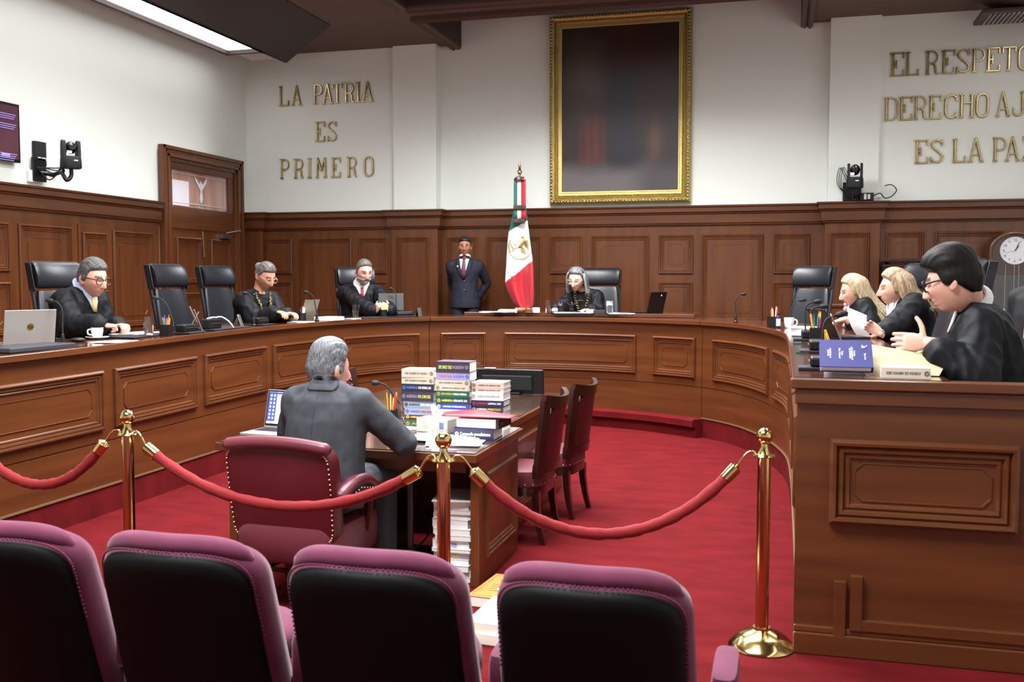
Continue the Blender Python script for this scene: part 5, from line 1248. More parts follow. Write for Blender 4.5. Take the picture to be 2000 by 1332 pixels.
mb.box((.066, .34, hh*.1), (.002, .12, .03)); mb.obj('picture_lines', LN, sc, sm=0)
# long case clock
p_ = ony(1980, 490, 13.45); t = thing('longcase_clock', 'tall wooden longcase clock with a round silver dial and hanging weights', 'clock', (p_.x, 13.52, ZP)); zc = p_.z-ZP; W_ = .29
mb = MB(); pr = [(-W_, 0), (W_, 0), (W_, zc)]+[(W_*cos(a), zc+.23*sin(a)) for a in [pi*k/16 for k in range(17)]]+[(-W_, zc)]
mb.rings([[V((x, y, z)) for x, z in pr] for y in (.22, -.12)]); mb.obj('case', mat('clock_wood', srgb(52, 24, 14), .25, coat=.5), t, sm=20)
mb = MB(); arcp = [(-W_+.02, .2), (-W_+.02, zc)]+[((W_-.02)*cos(pi-a), zc+.215*sin(a)) for a in [pi*k/16 for k in range(1, 16)]]+[(W_-.02, zc), (W_-.02, .2)]
mb.tube([(x, -.125, z) for x, z in arcp], .022, 8); mb.obj('door_rim', WOODV, t, sm=60)
mb = MB(); mb.box((0, -.124, zc*.45), (W_*1.55, .006, zc*.72)); mb.obj('glass_door', mat('dark_glass', srgb(24, 15, 12), .05, coat=1), t, sm=0)
mb = MB(); R = [[V((r*cos(a), y, zc+r*sin(a))) for a in [2*pi*k/40 for k in range(40)]] for r, y in ((.168, -.12), (.168, -.14), (.158, -.142), (.156, -.135))]; mb.rings(R); dl = mb.obj('dial', mat('silver_dial', srgb(205, 205, 208), .35, .3), t, sm=30)
for k in range(1, 13):
    a = pi/2-2*pi*k/12; text_obj('numeral', str(k), .038, PLK, dl, frame((.125*cos(a), -.137, zc+.125*sin(a)), (1, 0, 0), (0, 0, 1), (0, -1, 0)), ext=.001)
mb = MB()
for a, L, w_ in ((pi/2-2*pi*(1.05/12), .075, .006), (pi/2-2*pi*(4/60), .12, .004), (pi+.18, .13, .0015)):
    mb.tube([(0, -.143, zc), (L*cos(a), -.144, zc+L*sin(a))], [w_, w_*.6], 6)
mb.obj('hands', PLK, dl)
for x, L in ((-.10, .55), (-.0, .62), (.05, .5), (.12, .35)):
    mb = MB(); mb.tube([(x, -.13, zc-.17), (x, -.13, zc-.17-L)], .004, 6); mb.sph((x, -.13, zc-.19-L), (.018, .01, .03), 10, 8); mb.obj('weight_chain', STEEL, t)
# dark cabinets by the back wall
xa, xb = ony(1722, 505, 13.4).x, ony(1925, 505, 13.4).x; zt = ony(1800, 505, 13.4).z
t = thing('cabinet', 'dark wooden cabinet with a moulded top behind the women at the right', 'cabinet', ((xa+xb)/2, 13.5, ZP)); W_ = xb-xa; Hh = zt-ZP
mb = MB(); mb.box((0, .05, Hh/2-.04), (W_-.06, .34, Hh-.08)); mb.obj('body', WOODD, t, sm=0, bev=.004)
mb = MB(); mb.box((0, .04, Hh-.02), (W_, .4, .04)); mb.box((0, .045, Hh-.09), (W_-.04, .37, .03)); mb.obj('top', WOODD, t, sm=0, bev=.006)
cS = lambda u, z, h: (u, -.12-h, z)
for a, b in ((-W_/2+.06, -.03), (.03, W_/2-.06)): panel(cS, a, b, .12, Hh-.16, parent=t, m=WOODD)
xa, xb = ony(1600, 595, 13.2).x, ony(1660, 595, 13.2).x; zt = ony(1640, 594, 13.2).z
t = thing('side_cabinet', 'low wooden side cabinet under the pilaster camera', 'cabinet', ((xa+xb)/2, 13.4, ZP)); W_ = xb-xa; Hh = zt-ZP
mb = MB(); mb.box((0, .0, Hh/2-.02), (W_-.04, .4, Hh-.04)); mb.obj('body', WOODV, t, sm=0, bev=.004)
mb = MB(); mb.box((0, 0, Hh-.02), (W_, .44, .04)); mb.obj('top', WOODH, t, sm=0, bev=.006)
# ================================================================ SMALL THINGS
def nearest(p):
    best = None
    for k in range(0, 401):
        u = ULEN*k/400; q, n = bp(u); d = (V((p.x, p.y, 0))-q).length
        if best is None or d < best[0]: best = (d, u, q, n)
    return best
def bt(px, py, lo=.05, hi=.52, zt=None):
    """a point of the bench top under a pixel, kept on the board"""
    z = zt or TOPZ
    for _ in range(4):
        p = onz(px, py, z); z = zt or ztop(p.x, p.y)
    d, u, q, n = nearest(p); off = -(V((p.x, p.y, 0))-q).dot(n)
    if off < lo or off > hi:
        o = min(max(off, lo), hi); r = q-n*o
        # slide along the sight line until the offset fits
        a = CAM; dr = (p-CAM); bt_ = None
        for k in range(-60, 61):
            s = 1+k*.004; c = CAM+dr*s; dd, uu, qq, nn = nearest(c); oo = -(V((c.x, c.y, 0))-qq).dot(nn)
            e = abs(oo-o)
            if bt_ is None or e < bt_[0]: bt_ = (e, c)
        p = bt_[1]
    p.z = (zt or ztop(p.x, p.y))+.0008
    return p
def dep(p): return (V(p)-CAM).dot(FW)
def bench_dir(p):
    d, u, q, n = nearest(V(p)); return atan2(n.y, n.x)
def mic(label, base, pts, zt=None, hi=.52, r=1.0):
    b = bt(*base, zt=zt, hi=hi); d = dep(b); t = thing('microphone', label, 'microphone', b); P = [atd(x, y, d)-b for x, y in pts]
    mb = MB(); mb.lathe([(0, 0), (.022*r, 0), (.022*r, .012), (.014*r, .02), (.012*r, .07), (.008*r, .08), (0, .08)], 14); mb.obj('base', PLK, t)
    mb = MB(); mb.tube(catmull([V((0, 0, .06))]+P[:-1], 6), .0055*r, 8); mb.obj('gooseneck', PLK2, t, sm=180)
    a, e = P[-2], P[-1]; mb = MB(); mb.tube([a, a.lerp(e, .12), a.lerp(e, .4), a.lerp(e, .85), e], [.006*r, .013*r, .017*r, .015*r, .006*r], 12); mb.obj('head', PLK2, t, sm=180)
MICL = 'black gooseneck microphone '
mic(MICL+'beside the silver laptop of the man in round glasses', (123, 674), [(122, 640), (121, 605), (112, 591), (104, 588), (89, 586)])
mic(MICL+'before the empty chair by the door', (338, 653), [(338, 628), (329, 602), (319, 587), (311, 583), (297, 581)])
mic(MICL+'before the woman with the beaded necklace', (496, 637), [(495, 615), (494, 585), (488, 576), (483, 573), (473, 572)])
mic(MICL+'beside the thick white book', (619, 627), [(617, 605), (613, 584), (608, 575), (603, 571), (592, 570)])
mic(MICL+'in front of the dark tablet', (774, 619), [(774, 600), (773, 576), (770, 567), (767, 564), (760, 563)])
mic(MICL+'alone on the bare curve of the bench', (1437, 634), [(1437, 610), (1436, 590), (1441, 579), (1447, 575), (1458, 574)])
mic(MICL+'beside the white mug at the right', (1538, 640), [(1540, 625), (1546, 604), (1552, 591), (1561, 587), (1575, 585)])
mic(MICL+'behind the black pen tray, straight stemmed', (1573, 666), [(1573, 630), (1573, 604), (1578, 594), (1589, 590), (1605, 588)])
mic(MICL+'over the rainbow of pens at the right', (1585, 664), [(1584, 630), (1584, 610), (1589, 602), (1601, 599), (1619, 598)], r=1.1)
mic(MICL+'nearest the blue bound book', (1605, 690), [(1606, 660), (1609, 635), (1617, 622), (1632, 616), (1656, 611)], r=1.15)
# ---- drinking glasses, cups
def tumbler(label, px, py, h=.13, r=.036, fill=.6, zt=None, p=None, hi=.52):
    b = V(p) if p else bt(px, py, zt=zt, hi=hi); t = thing('water_glass', label, 'glass', b, group='water glasses')
    mb = MB(); mb.lathe([(0, 0), (r*.9, 0), (r, h), (r-.0035, h), (r*.9-.003, .014), (0, .014)], 22); mb.obj('tumbler', GLASS, t, sm=40)
    if fill:
        mb = MB(); mb.lathe([(0, .0145), (r*.9-.0036, .0145), (r-.0045, h*fill), (0, h*fill)], 22); mb.obj('water', WATER, t, sm=40)
tumbler('clear water glass on white papers near the man in round glasses', 291, 658, h=.16, r=.04)
tumbler('clear water glass before the woman with the beaded necklace', 543, 629, h=.16, r=.037, fill=.4)
tumbler('clear water glass before the bearded man', 695, 622, h=.155, r=.038)
tumbler('clear water glass beside the gavel block', 1070, 613, h=.15, r=.035, zt=1.294, hi=.6)
def mug(label, px, py, h=.085, r=.042, saucer=False, p=None, rz=0, hi=.52):
    b = V(p) if p else bt(px, py, hi=hi); t = thing('cup', label, 'cup', b, rz); z0 = .012 if saucer else 0
    mb = MB(); mb.lathe([(0, z0), (r*.6, z0), (r*.8, z0+.01), (r*.97, z0+h*.6), (r, z0+h), (r-.004, z0+h), (r*.9, z0+h*.5), (r*.6, z0+.012), (0, z0+.01)], 24); mb.obj('bowl', WHITE, t, sm=50)
    mb = MB(); mb.tube(catmull([(r*.95, 0, z0+h*.8), (r*1.5, 0, z0+h*.75), (r*1.5, 0, z0+h*.35), (r*.85, 0, z0+h*.25)], 5), .006, 8); mb.obj('handle', WHITE, t, sm=180)
    if saucer:
        mb = MB(); mb.lathe([(0, 0), (r*1.0, 0), (r*1.9, .014), (r*1.9, .018), (r*.8, .006), (0, .006)], 28); mb.obj('saucer', WHITE, t, sm=50)
mug('white coffee cup on a saucer before the man in round glasses', 190, 662, r=.045, h=.075, saucer=True, rz=radians(200))
mug('white mug beside the orange pens of the woman with the necklace', 504, 630, rz=radians(170))
mug('white mug with a big handle at the right bend of the bench', 1541, 641, h=.095, r=.045, rz=radians(-10))
# ---- pen holders
PENC = [srgb(238, 150, 36), srgb(226, 60, 44), srgb(240, 222, 70), srgb(40, 60, 160), srgb(240, 240, 235), srgb(225, 110, 60), srgb(30, 150, 110), srgb(235, 90, 130)]
def pens(label, px, py, n=8, w=.075, h=.09, round_=False, zt=None, p=None, m=None, lean=.2, L=.165, cols=None, seed=1, hi=.52, rz=None, pmax=1.0):
    b = V(p) if p else bt(px, py, zt=zt, hi=hi); t = thing('pen_holder', label, 'pen holder', b, bench_dir(b) if rz is None else rz); m = m or PLK; mb = MB(); rnd = random.Random(seed)
    if round_:
        mb.lathe([(0, 0), (w/2, 0), (w/2, h), (w/2-.004, h), (w/2-.004, .006), (0, .006)], 20)
    else:
        for s in (-1, 1): mb.box((s*(w/2-.002), 0, h/2), (.004, w, h)); mb.box((0, s*(w/2-.002), h/2), (w-.008, .004, h))
        mb.box((0, 0, .004), (w-.008, w-.008, .008))
    mb.obj('cup', m, t, sm=30)
    for k in range(n):
        a = 2*pi*k/n+rnd.random(); x, y = w*.25*cos(a), w*.25*sin(a); lx, ly = cos(a)*lean*rnd.random()*.5, sin(a)*lean*rnd.random()*.5; l = L*(.8+.3*rnd.random())*pmax
        c = (cols or PENC)[k % len(cols or PENC)]; thick = .0042 if k % 3 else .007
        mb = MB(); e = V((x+lx*l, y+ly*l, l)); s0 = V((x*.6, y*.6, .012)); mb.tube([s0, s0.lerp(e, .9), s0.lerp(e, .93), e], [thick, thick, thick*.8, thick*.25], 6); mb.obj('pen', mat('pen_%d%d%d' % tuple(int(q*255) for q in c), c, .35), t)
pens('black pen holder crowded with pens beside the water glass and white papers', 325, 656, n=9, seed=1)
pens('pen holder of orange and yellow pens behind a white mug', 519, 628, n=9, cols=[PENC[0], PENC[2], PENC[5], PENC[1], PENC[6]], seed=2, round_=True, m=WHITE, L=.2)
pens('black mesh pen cup with a blue marker by the small laptop', 590, 628, n=5, cols=[PENC[4], PENC[5], PENC[3], srgb(30, 30, 40)], seed=3, round_=True, w=.09, L=.15)
pens('black pen cup with yellow pens before the dark tablet', 749, 620, n=7, cols=[PENC[2], srgb(225, 190, 150), PENC[4]], seed=4, round_=True, w=.085, L=.165)
pens('small black pen cup with pink and blue markers before the grey haired woman', 1095, 617, n=5, cols=[PENC[3], PENC[7], PENC[2]], seed=5, zt=1.294, hi=.6, round_=True, w=.07, h=.085, L=.13)
pens('black pen holder with pink and orange pens beside the small spray bottle', 1511, 640, n=8, cols=[PENC[0], PENC[7], PENC[4], PENC[1]], seed=6, w=.1, h=.1, L=.185)
pens('black pen holder with tall green and orange pens amid the right hand clutter', 1594, 668, n=9, cols=[PENC[0], PENC[6], PENC[3], PENC[1], PENC[2]], seed=8, w=.09, h=.10, L=.2)
# ---- small bottle
b = bt(1520, 644); t = thing('spray_bottle', 'small white labelled spray bottle beside the black pen holder', 'bottle', b)
mb = MB(); mb.lathe([(0, 0), (.018, 0), (.019, .01), (.019, .1), (.01, .115), (0, .115)], 16); mb.obj('bottle', mat('navy_plastic', srgb(30, 30, 70), .3), t)
mb = MB(); mb.lathe([(.0193, .02), (.0193, .085)], 16, cap=False); mb.obj('wrapper', WHITE, t)
mb = MB(); mb.lathe([(0, .113), (.01, .113), (.01, .14), (.006, .145), (0, .145)], 12); mb.obj('cap', PLK, t)
# ---- laptops
def laptop(label, p, rz, w=.33, d=.23, ang=105, m=SILV, mb_=None, logo=None, keys=True, scr=None):
    t = thing('laptop', label, 'laptop', p, rz)          # local: hinge along x at y=0, keyboard towards +y (user), lid rises at y=0
    mb = MB(); mb.box((0, d/2, .008), (w, d, .016)); bs = mb.obj('keyboard_base', mb_ or m, t, sm=0, bev=.003)
    if keys:
        mb = MB()
        for r in range(5):
            for k in range(13): mb.box((-w*.44+w*.88*(k+.5)/13, .03+.022*r, .0175), (w*.88/13*.82, .017, .003))
        o = mb.obj('keys', PLK2, bs, sm=0); o['kind'] = 'stuff'
    a = radians(ang); up = V((0, -cos(pi-a)*1, sin(a))) if 0 else V((0, cos(a), sin(a)))
    nb_ = V((0, -sin(a), cos(a)))
    mb = MB(); F = frame(V((0, 0, .016)), (1, 0, 0), up, V((1, 0, 0)).cross(up)); mb.box((0, d/2, 0), (w, d, .008)); mb.xf(F); ld = mb.obj('lid', m, t, sm=0, bev=.003)
    sgn = 1 if (V((1, 0, 0)).cross(up)).y > 0 else -1
    mb = MB(); mb.box((0, d/2+.004, sgn*.0045), (w-.012, d-.016, .001)); mb.xf(F); mb.obj('bezel', PLK, ld, sm=0)
    mb = MB(); mb.box((0, d/2+.006, sgn*.0055), (w-.03, d-.04, .001)); mb.xf(F); sc = mb.obj('screen', scr or mat('dark_screen', srgb(16, 18, 24), .1), ld, sm=0)
    if logo == 'hp':
        mb = MB(); mb.lathe([(0, -.0062), (.024, -.0062), (.024, -.004), (0, -.004)] if sgn > 0 else [(0, .0062), (.024, .0062), (.024, .004), (0, .004)], 24); mb.xf(F @ Matrix.Translation((0, d*.5, 0))); lg = mb.obj('badge', mat('badge_gold', srgb(176, 140, 70), .25, .9), ld)
        zf = -.0068*sgn
        text_obj('badge_letters', 'hp', .036, PLK, lg, F @ frame((0, d*.5, zf), (-1*sgn, 0, 0), (0, 1, 0), (0, 0, -sgn)) @ Matrix.Shear('XZ', 4, (0, 0)), ext=.0004)
    if logo == 'dot':
        mb = MB(); mb.sph((w*.18, d*.82, -.004*sgn), (.012, .012, .003), 12, 6); mb.xf(F); mb.obj('badge', WHITE, ld)
    return t
p_ = bt(57, 668, hi=.45); laptop('silver laptop with a round badge, lid towards the room, by the man in round glasses', p_, radians(66), w=.36, d=.24, ang=100, logo='hp')
p_ = bt(600, 626, hi=.45); laptop('small grey laptop between the necklace woman and the thick white book', p_, bench_dir(p_)+radians(96), w=.31, d=.215, ang=108, m=mat('warm_grey_lid', srgb(128, 118, 104), .4, .4))
p_ = bt(1268, 617, zt=1.294, hi=.6); laptop('black laptop seen edge on beside the grey haired woman', V((p_.x, 11.72, 1.2948)), radians(62), w=.33, d=.24, ang=104, m=PLK, logo='dot')
p_ = bt(1622, 660); laptop('black laptop with tilted lid before the blonde woman', p_, radians(-68), w=.32, d=.24, ang=122, m=PLK)
p_ = bt(1650, 688); laptop('thin silver laptop seen edge on before the man in black glasses', p_, radians(-92), w=.31, d=.23, ang=112, m=STEEL, mb_=SILV)
# tablet with stand before the bearded man
p_ = bt(764, 618, hi=.45); t = thing('tablet', 'dark tablet propped on a stand before the bearded man', 'tablet', p_, bench_dir(p_)+radians(62))
R3 = Matrix.Rotation(radians(-14), 3, 'X'); mb = MB(); mb.box((0, .0, .17), (.30, .01, .21), R=R3); mb.obj('slab', PLK, t, sm=0, bev=.004); mb = MB(); mb.box((0, .02, .045), (.26, .006, .09), R=R3); mb.obj('stand', mat('grey_cover', srgb(70, 74, 88), .6), t, sm=0)
# closed laptop and pads
def slab_item(name, label, cat, px, py, d, m, rz=None, bev=.003, zt=None, p=None, hi=.5, group=None, off=0):
    b = V(p) if p else bt(px, py, zt=zt, hi=hi); mb = MB(); mb.box((0, 0, d[2]/2), d); o = mb.obj(name, m, sm=0, bev=bev, loc=b); o.rotation_euler = (0, 0, (bench_dir(b) if rz is None else rz)+off); tag(o, label, cat, group); return o
slab_item('closed_laptop', 'closed dark laptop lying at the near end of the left bench wing', 'laptop', 55, 683, (.26, .62, .03), mat('slate_grey', srgb(60, 62, 70), .4, .3), bev=.006)
slab_item('desk_pad', 'black leather desk pad before the man in round glasses', 'desk pad', 262, 657, (.34, .5, .008), PLK2)
slab_item('desk_pad', 'black leather desk pad before the empty chair by the door', 'desk pad', 432, 641, (.36, .5, .01), PLK2)
slab_item('desk_pad', 'black leather desk pad under the tablet of the bearded man', 'desk pad', 728, 621, (.3, .5, .01), PLK2)
slab_item('desk_pad', 'black leather desk pad under the laptop of the blonde woman', 'desk pad', 1655, 672, (.34, .5, .006), PLK2, hi=.42)
b = bt(152, 668); t = thing('computer_mouse', 'black computer mouse with its cable beside the coffee cup', 'mouse', b, bench_dir(b)+2.4); mb = MB(); mb.sph((0, 0, .016), (.032, .055, .017), 16, 10); mb.obj('shell', PLK, t, sm=180); mb = MB(); mb.tube(catmull([(0, .05, .012), (.03, .1, .02), (.0, .15, .03), (-.05, .13, .012), (-.08, .1, .006)], 6), .004, 6); mb.obj('cable', PLK2, t, sm=180)
# black organisers / desk boxes
def organizer(label, px, py, w=.24, d=.13, h=.06, zt=None, hi=.5):
    b = bt(px, py, zt=zt, hi=hi); t = thing('desk_organizer', label, 'organizer', b, bench_dir(b))
    mb = MB(); mb.box((0, 0, .008), (d+.03, w+.03, .016)); mb.obj('tray', PLK2, t, sm=0, bev=.004)
    mb = MB(); mb.box((-.02, 0, h/2+.016), (d*.7, w, h)); mb.obj('body', PLK, t, sm=0, bev=.012)
    mb = MB(); mb.box((d*.36-.02+.001, 0, h*.55+.016), (.004, w*.86, .006)); mb.obj('seam', STEEL, t, sm=0)
organizer('black desk organizer with rounded lid before the empty chair by the door', 370, 654, w=.22)
organizer('black desk organizer with a white cable on top', 417, 648, w=.2, h=.085)
organizer('black desk organizer before the woman with the necklace', 511, 641, w=.19)
organizer('black desk organizer beside the black phone stand', 790, 619, w=.22, h=.05)
organizer('low black organizer by the crumpled white tissues', 1572, 665, w=.16)
organizer('low black organizer in front of the rainbow of pens', 1588, 688, w=.2)
organizer('black organizer against the blue bound book', 1592, 722, w=.12, h=.05)
b = bt(417, 646); mb = MB(); mb.tube(catmull([b+V((0, -.1, .108)), b+V((.03, -.04, .118)), b+V((0, .03, .112)), b+V((.03, .08, .116)), b+V((.08, .11, .08)), b+V((.1, .16, .02))], 6), .006, 8); tag(mb.obj('charging_cable', WHITE, sm=180), 'white charging cable draped over a black organizer', 'cable')
# phones on stands
def phone_stand(label, px, py, m, tall=.11, zt=None, hi=.5, ph=None, turn=0):
    b = bt(px, py, zt=zt, hi=hi); t = thing('phone_stand', label, 'phone stand', b, bench_dir(b)+turn)
    mb = MB(); mb.box((0, 0, .004), (.09, .07, .008)); mb.obj('foot', m, t, sm=0, bev=.003)
    mb = MB(); mb.box((.01, 0, tall*.5), (.008, .05, tall), R=Matrix.Rotation(-.35, 3, 'Y')); mb.box((-.03, 0, tall*.46), (.008, .05, tall*.95), R=Matrix.Rotation(.5, 3, 'Y')); mb.obj('legs', m, t, sm=0, bev=.003)
    if ph:
        mb = MB(); mb.box((-.03, 0, tall*.75), (.009, .075, .15), R=Matrix.Rotation(-.4, 3, 'Y')); mb.obj('phone', ph, t, sm=0, bev=.004)
phone_stand('pale aluminium phone stand, empty, left of the white mug', 468, 639, STEEL, .12)
phone_stand('black phone stand before the hands of the woman with the necklace', 562, 629, PLK2, .1, ph=PLK)
phone_stand('black phone stand at the end of the left bench wing', 819, 619, PLK, .11)
phone_stand('black phone stand holding a patterned phone before the grey haired woman', 1191, 619, PLK, .1, zt=1.294, hi=.6, ph=mat('phone_case', srgb(20, 20, 22), .2, col2=srgb(170, 170, 175), vs=18), turn=.5)
phone_stand('tilted phone holder standing beside the black organizer by the door chair', 385, 652, STEEL, .2, ph=STEEL, turn=.7)
# papers on the bench
def papers(label, px, py, w, d, n=3, h=.004, zt=None, hi=.5, seed=1, rz=None, m=PAPER, name='paper_sheets', p=None):
    b = V(p) if p else bt(px, py, zt=zt, hi=hi); rnd = random.Random(seed); t = thing(name, label, 'papers', b, bench_dir(b) if rz is None else rz)
    for k in range(n):
        mb = MB(); mb.box((rnd.uniform(-.015, .015), rnd.uniform(-.015, .015), h*(k+.5)), (w, d, h*.96), rz=rnd.uniform(-.25, .25)); mb.obj('sheet', m, t, sm=0)
papers('loose white papers under the coffee cup', 225, 668, .2, .3, 2, .002)
papers('open white document between the glass and the black pens', 268, 652, .26, .36, 3, .003, hi=.55)
papers('white papers under the glass of the bearded man', 690, 624, .1, .16, 2, .004)
papers('white sheets by the hands of the woman with the necklace', 590, 632, .2, .2, 2, .004, seed=4)
papers('white papers at the left end of the writing board', 960, 616, .16, .28, 3, .004, zt=1.294, hi=.62)
papers('folded white booklet beside the gavel', 992, 616, .16, .22, 3, .012, zt=1.294, hi=.62, seed=3)
papers('white papers under the hands of the grey haired woman', 1118, 616, .2, .42, 2, .004, zt=1.294, hi=.6)
papers('white papers before the black laptop on the writing board', 1213, 618, .16, .26, 2, .004, zt=1.294, hi=.6)
papers('white sheet lying before the raised paper of the woman', 1662, 682, .2, .3, 2, .002, hi=.4)
papers('crumpled white tissues and wrappers by the white mug', 1556, 655, .12, .16, 5, .012, seed=9)
papers('white sheets behind the white mug at the right bend', 1572, 645, .18, .2, 3, .01, seed=7)
slab_item('thick_book', 'thick white book lying flat on the left bench wing', 'book', 643, 627, (.2, .27, .04), PAPER2, rz=None)
slab_item('card', 'small white card leaning by the gavel block', 'card', 1047, 614, (.012, .1, .06), PAPER, zt=1.294, hi=.6, rz=radians(70))
# gavel and block
b = bt(1033, 617, zt=1.294, hi=.6); b.z = 1.295; GW = mat('gavel_wood', srgb(132, 84, 40), .3, coat=.5)
t = thing('gavel_block', 'round wooden gavel block on the writing board', 'gavel block', b); mb = MB(); mb.lathe([(0, 0), (.05, 0), (.05, .012), (.044, .018), (.05, .024), (.05, .045), (.044, .052), (0, .052)], 24); mb.obj('block', mat('block_wood', srgb(120, 66, 38), .3, coat=.5), t, sm=40)
b = bt(1016, 617, zt=1.294, hi=.6); b.z = 1.295; t = thing('gavel', 'wooden gavel lying beside its round block', 'gavel', b, radians(15))
mb = MB(); R = [[(x, r*cos(a), .03+r*sin(a)) for a in [2*pi*k/16 for k in range(16)]] for x, r in ((-.06, .024), (-.058, .028), (-.042, .03), (-.038, .024), (-.03, .029), (.03, .029), (.038, .024), (.042, .03), (.058, .028), (.06, .024))]; mb.rings(R); mb.obj('head', GW, t, sm=40)
mb = MB(); mb.tube([(0, .02, .03), (0, .12, .022), (0, .2, .016)], [.008, .01, .012], 10); mb.obj('handle', GW, t)
# ornament, boxes on the writing board
b = bt(1116, 618, zt=1.294, hi=.6); b.z = 1.295; t = thing('desk_ornament', 'small dark metal ornament with spread wings before the grey haired woman', 'ornament', b, radians(10)); OM = mat('dark_bronze', srgb(56, 50, 48), .3, .8)
mb = MB(); mb.box((0, 0, .01), (.12, .06, .02)); mb.obj('plinth', OM, t, sm=0, bev=.003)
mb = MB(); mb.tube([(0, 0, .02), (0, 0, .06), (.005, 0, .1), (.005, -.005, .13)], [.018, .022, .016, .01], 10); mb.obj('figure', OM, t, sm=180)
for s in (-1, 1):
    mb = MB(); mb.tube(catmull([(s*.01, 0, .09), (s*.05, .01, .12), (s*.1, .015, .15), (s*.15, .01, .14)], 5), [.012]*6+[.016]*5+[.011]*4+[.004], 8, fl=.4); mb.obj('wing', OM, t, sm=180)
slab_item('pen_tray', 'long black pen tray on the writing board', 'tray', 1105, 619, (.06, .36, .02), PLK2, zt=1.294, hi=.6)
slab_item('gold_box', 'small pale gold box on the writing board', 'box', 1153, 618, (.05, .09, .045), mat('pale_gold', srgb(190, 180, 140), .4), zt=1.294, hi=.6)
slab_item('dark_box', 'dark grey box beside the small pale gold box', 'box', 1172, 618, (.08, .14, .04), mat('dark_grey', srgb(46, 48, 60), .5), zt=1.294, hi=.6)
# sticky notes fan, green glass plates
STK = mat('neon_notes', srgb(240, 180, 40), .6); b = bt(1612, 690); t = thing('sticky_notes', 'fan of neon yellow and orange sticky notes by the organizer', 'sticky notes', b)
for k, c in enumerate((srgb(240, 150, 40), srgb(225, 230, 90), srgb(240, 200, 40))):
    mb = MB(); mb.box((.012*k, 0, .07), (.006, .05, .14), R=Matrix.Rotation(-.12*k-.1, 3, 'Y')); mb.obj('note', mat('neon_%d' % k, c, .6), t, sm=0)
GRN = mat('green_glass', srgb(34, 76, 72), .05, coat=1)
for i, (px, py) in enumerate(((1555, 682), (1559, 700), (1566, 722))): slab_item('glass_plate', 'small dark green glass plate on the bench edge, %s' % ('by the white tissues', 'before the low organizers', 'beside the blue bound book')[i], 'glass plate', px, py, (.075, .2, .006), GRN, bev=.001)
# ---- blue bound book, agenda book, folder at the right end
def book(label, p, w, dp, h, col, txt, tcol, flip=False, rz=0, tilt=0, group=None, txt2=None, t2c=None, name='law_book', emblem=True):
    """lies flat; spine towards -y, centred on p"""
    t = thing(name, label, 'book', p, rz, group); key = tuple(int(c*999) for c in col); m = mat('cover_%d_%d_%d' % key, col, .45)
    mb = MB(); mb.box((0, 0, .0015), (w, dp, .003)); mb.box((0, 0, h-.0015), (w, dp, .003)); mb.box((0, -dp/2+.002, h/2), (w, .004, h-.0062)); mb.obj('cover', m, t, sm=0)
    mb = MB(); mb.box((0, .001, h/2), (w-.006, dp-.012, h-.0064)); mb.obj('pages', PAPER2, t, sm=0)
    s = -1 if flip else 1
    Fm = frame((0, -dp/2-.0006, h/2), (s, 0, 0), (0, 0, s), (0, -1, 0))
    def put(tx, c, x0, x1, hh, dz=0):
        mm = mat('ink_%d_%d_%d' % tuple(int(q*999) for q in c), c, .5)
        text_obj('lettering', tx, hh, mm, t, Fm @ Matrix.Translation(((x0+x1)/2*w, dz, 0)), ext=.0003, width=(x1-x0)*w, bold=.0006)
    if txt2: put(txt, tcol, -.34, .0, h*.42); put(txt2, t2c or tcol, .02, .42, h*.42)
    elif txt: put(txt, tcol, -.3, .4, h*.36)
    if emblem:
        mb = MB(); pts = [(.011*cos(pi/6+pi*k/3)*min(1, h/.03), .011*sin(pi/6+pi*k/3)*min(1, h/.03)) for k in range(7)]
        mb.tube([Fm @ V((-.42*w+a, b_, .0004)) for a, b_ in pts], .0016, 5, cap=False); mb.tube([Fm @ V((-.42*w+a*.5, b_*.5, .0004)) for a, b_ in pts], .0014, 5, cap=False); mb.obj('emblem', mat('ink_%d_%d_%d' % tuple(int(q*999) for q in tcol), tcol, .5), t)
    return t
BEI = srgb(206, 194, 178); TAN = srgb(110, 96, 86); WHT = srgb(238, 238, 238)
# blue bound book propped up towards the room
a_, b_ = ony(1600, 735, 4.78), ony(1706, 738, 4.78); t = thing('bound_book', 'blue bound book with white lettering, tilted up on the end of the bench', 'book', V(((a_.x+b_.x)/2, 4.80, TOPZ+.001))); W_ = b_.x-a_.x-.005
R3 = Matrix.Rotation(radians(38), 3, 'X'); BLU = mat('blue_cloth', srgb(54, 54, 110), .45); Fm = Matrix.Translation((0, -.02, .022)) @ R3.to_4x4()
mb = MB(); mb.box((0, .09, .026), (W_, .185, .004)); mb.box((0, .09, -.004), (W_, .185, .004)); mb.box((W_/2-.001, .09, .011), (.004, .185, .028)); mb.xf(Fm); mb.obj('cover', BLU, t, sm=0)
mb = MB(); mb.box((-.002, .09, .011), (W_-.012, .175, .024)); mb.xf(Fm); mb.obj('pages', PAPER2, t, sm=0)
mb = MB(); mb.box((-W_/2+.02, .0, -.012), (.012, .03, .02)); mb.box((W_/2-.02, .0, -.012), (.012, .03, .02)); mb.box((0, .1, .02), (W_*.8, .03, .06)); mb.obj('acrylic_rest', mat('clear_acrylic', srgb(210, 214, 220), .1), t, sm=0)
def put(tx, x, y, hgt, m=WHITE): text_obj('lettering', tx, hgt, m, t, Fm @ frame((x*W_, y, .0285), (0, -1, 0), (1, 0, 0), (0, 0, 1)), ext=.0003)
put('CORTE DE LA', -.30, .09, .011); put('JUSTICIA', -.34, .09, .011); put('Tomo', -.07, .09, .012); put('Alto Tribunal', -.12, .09, .013); put('Criterio', .16, .09, .012); put('y jurisprudencia', .12, .09, .014); put('de la Nacion', .08, .09, .014); put('Suprema', .36, .07, .012)
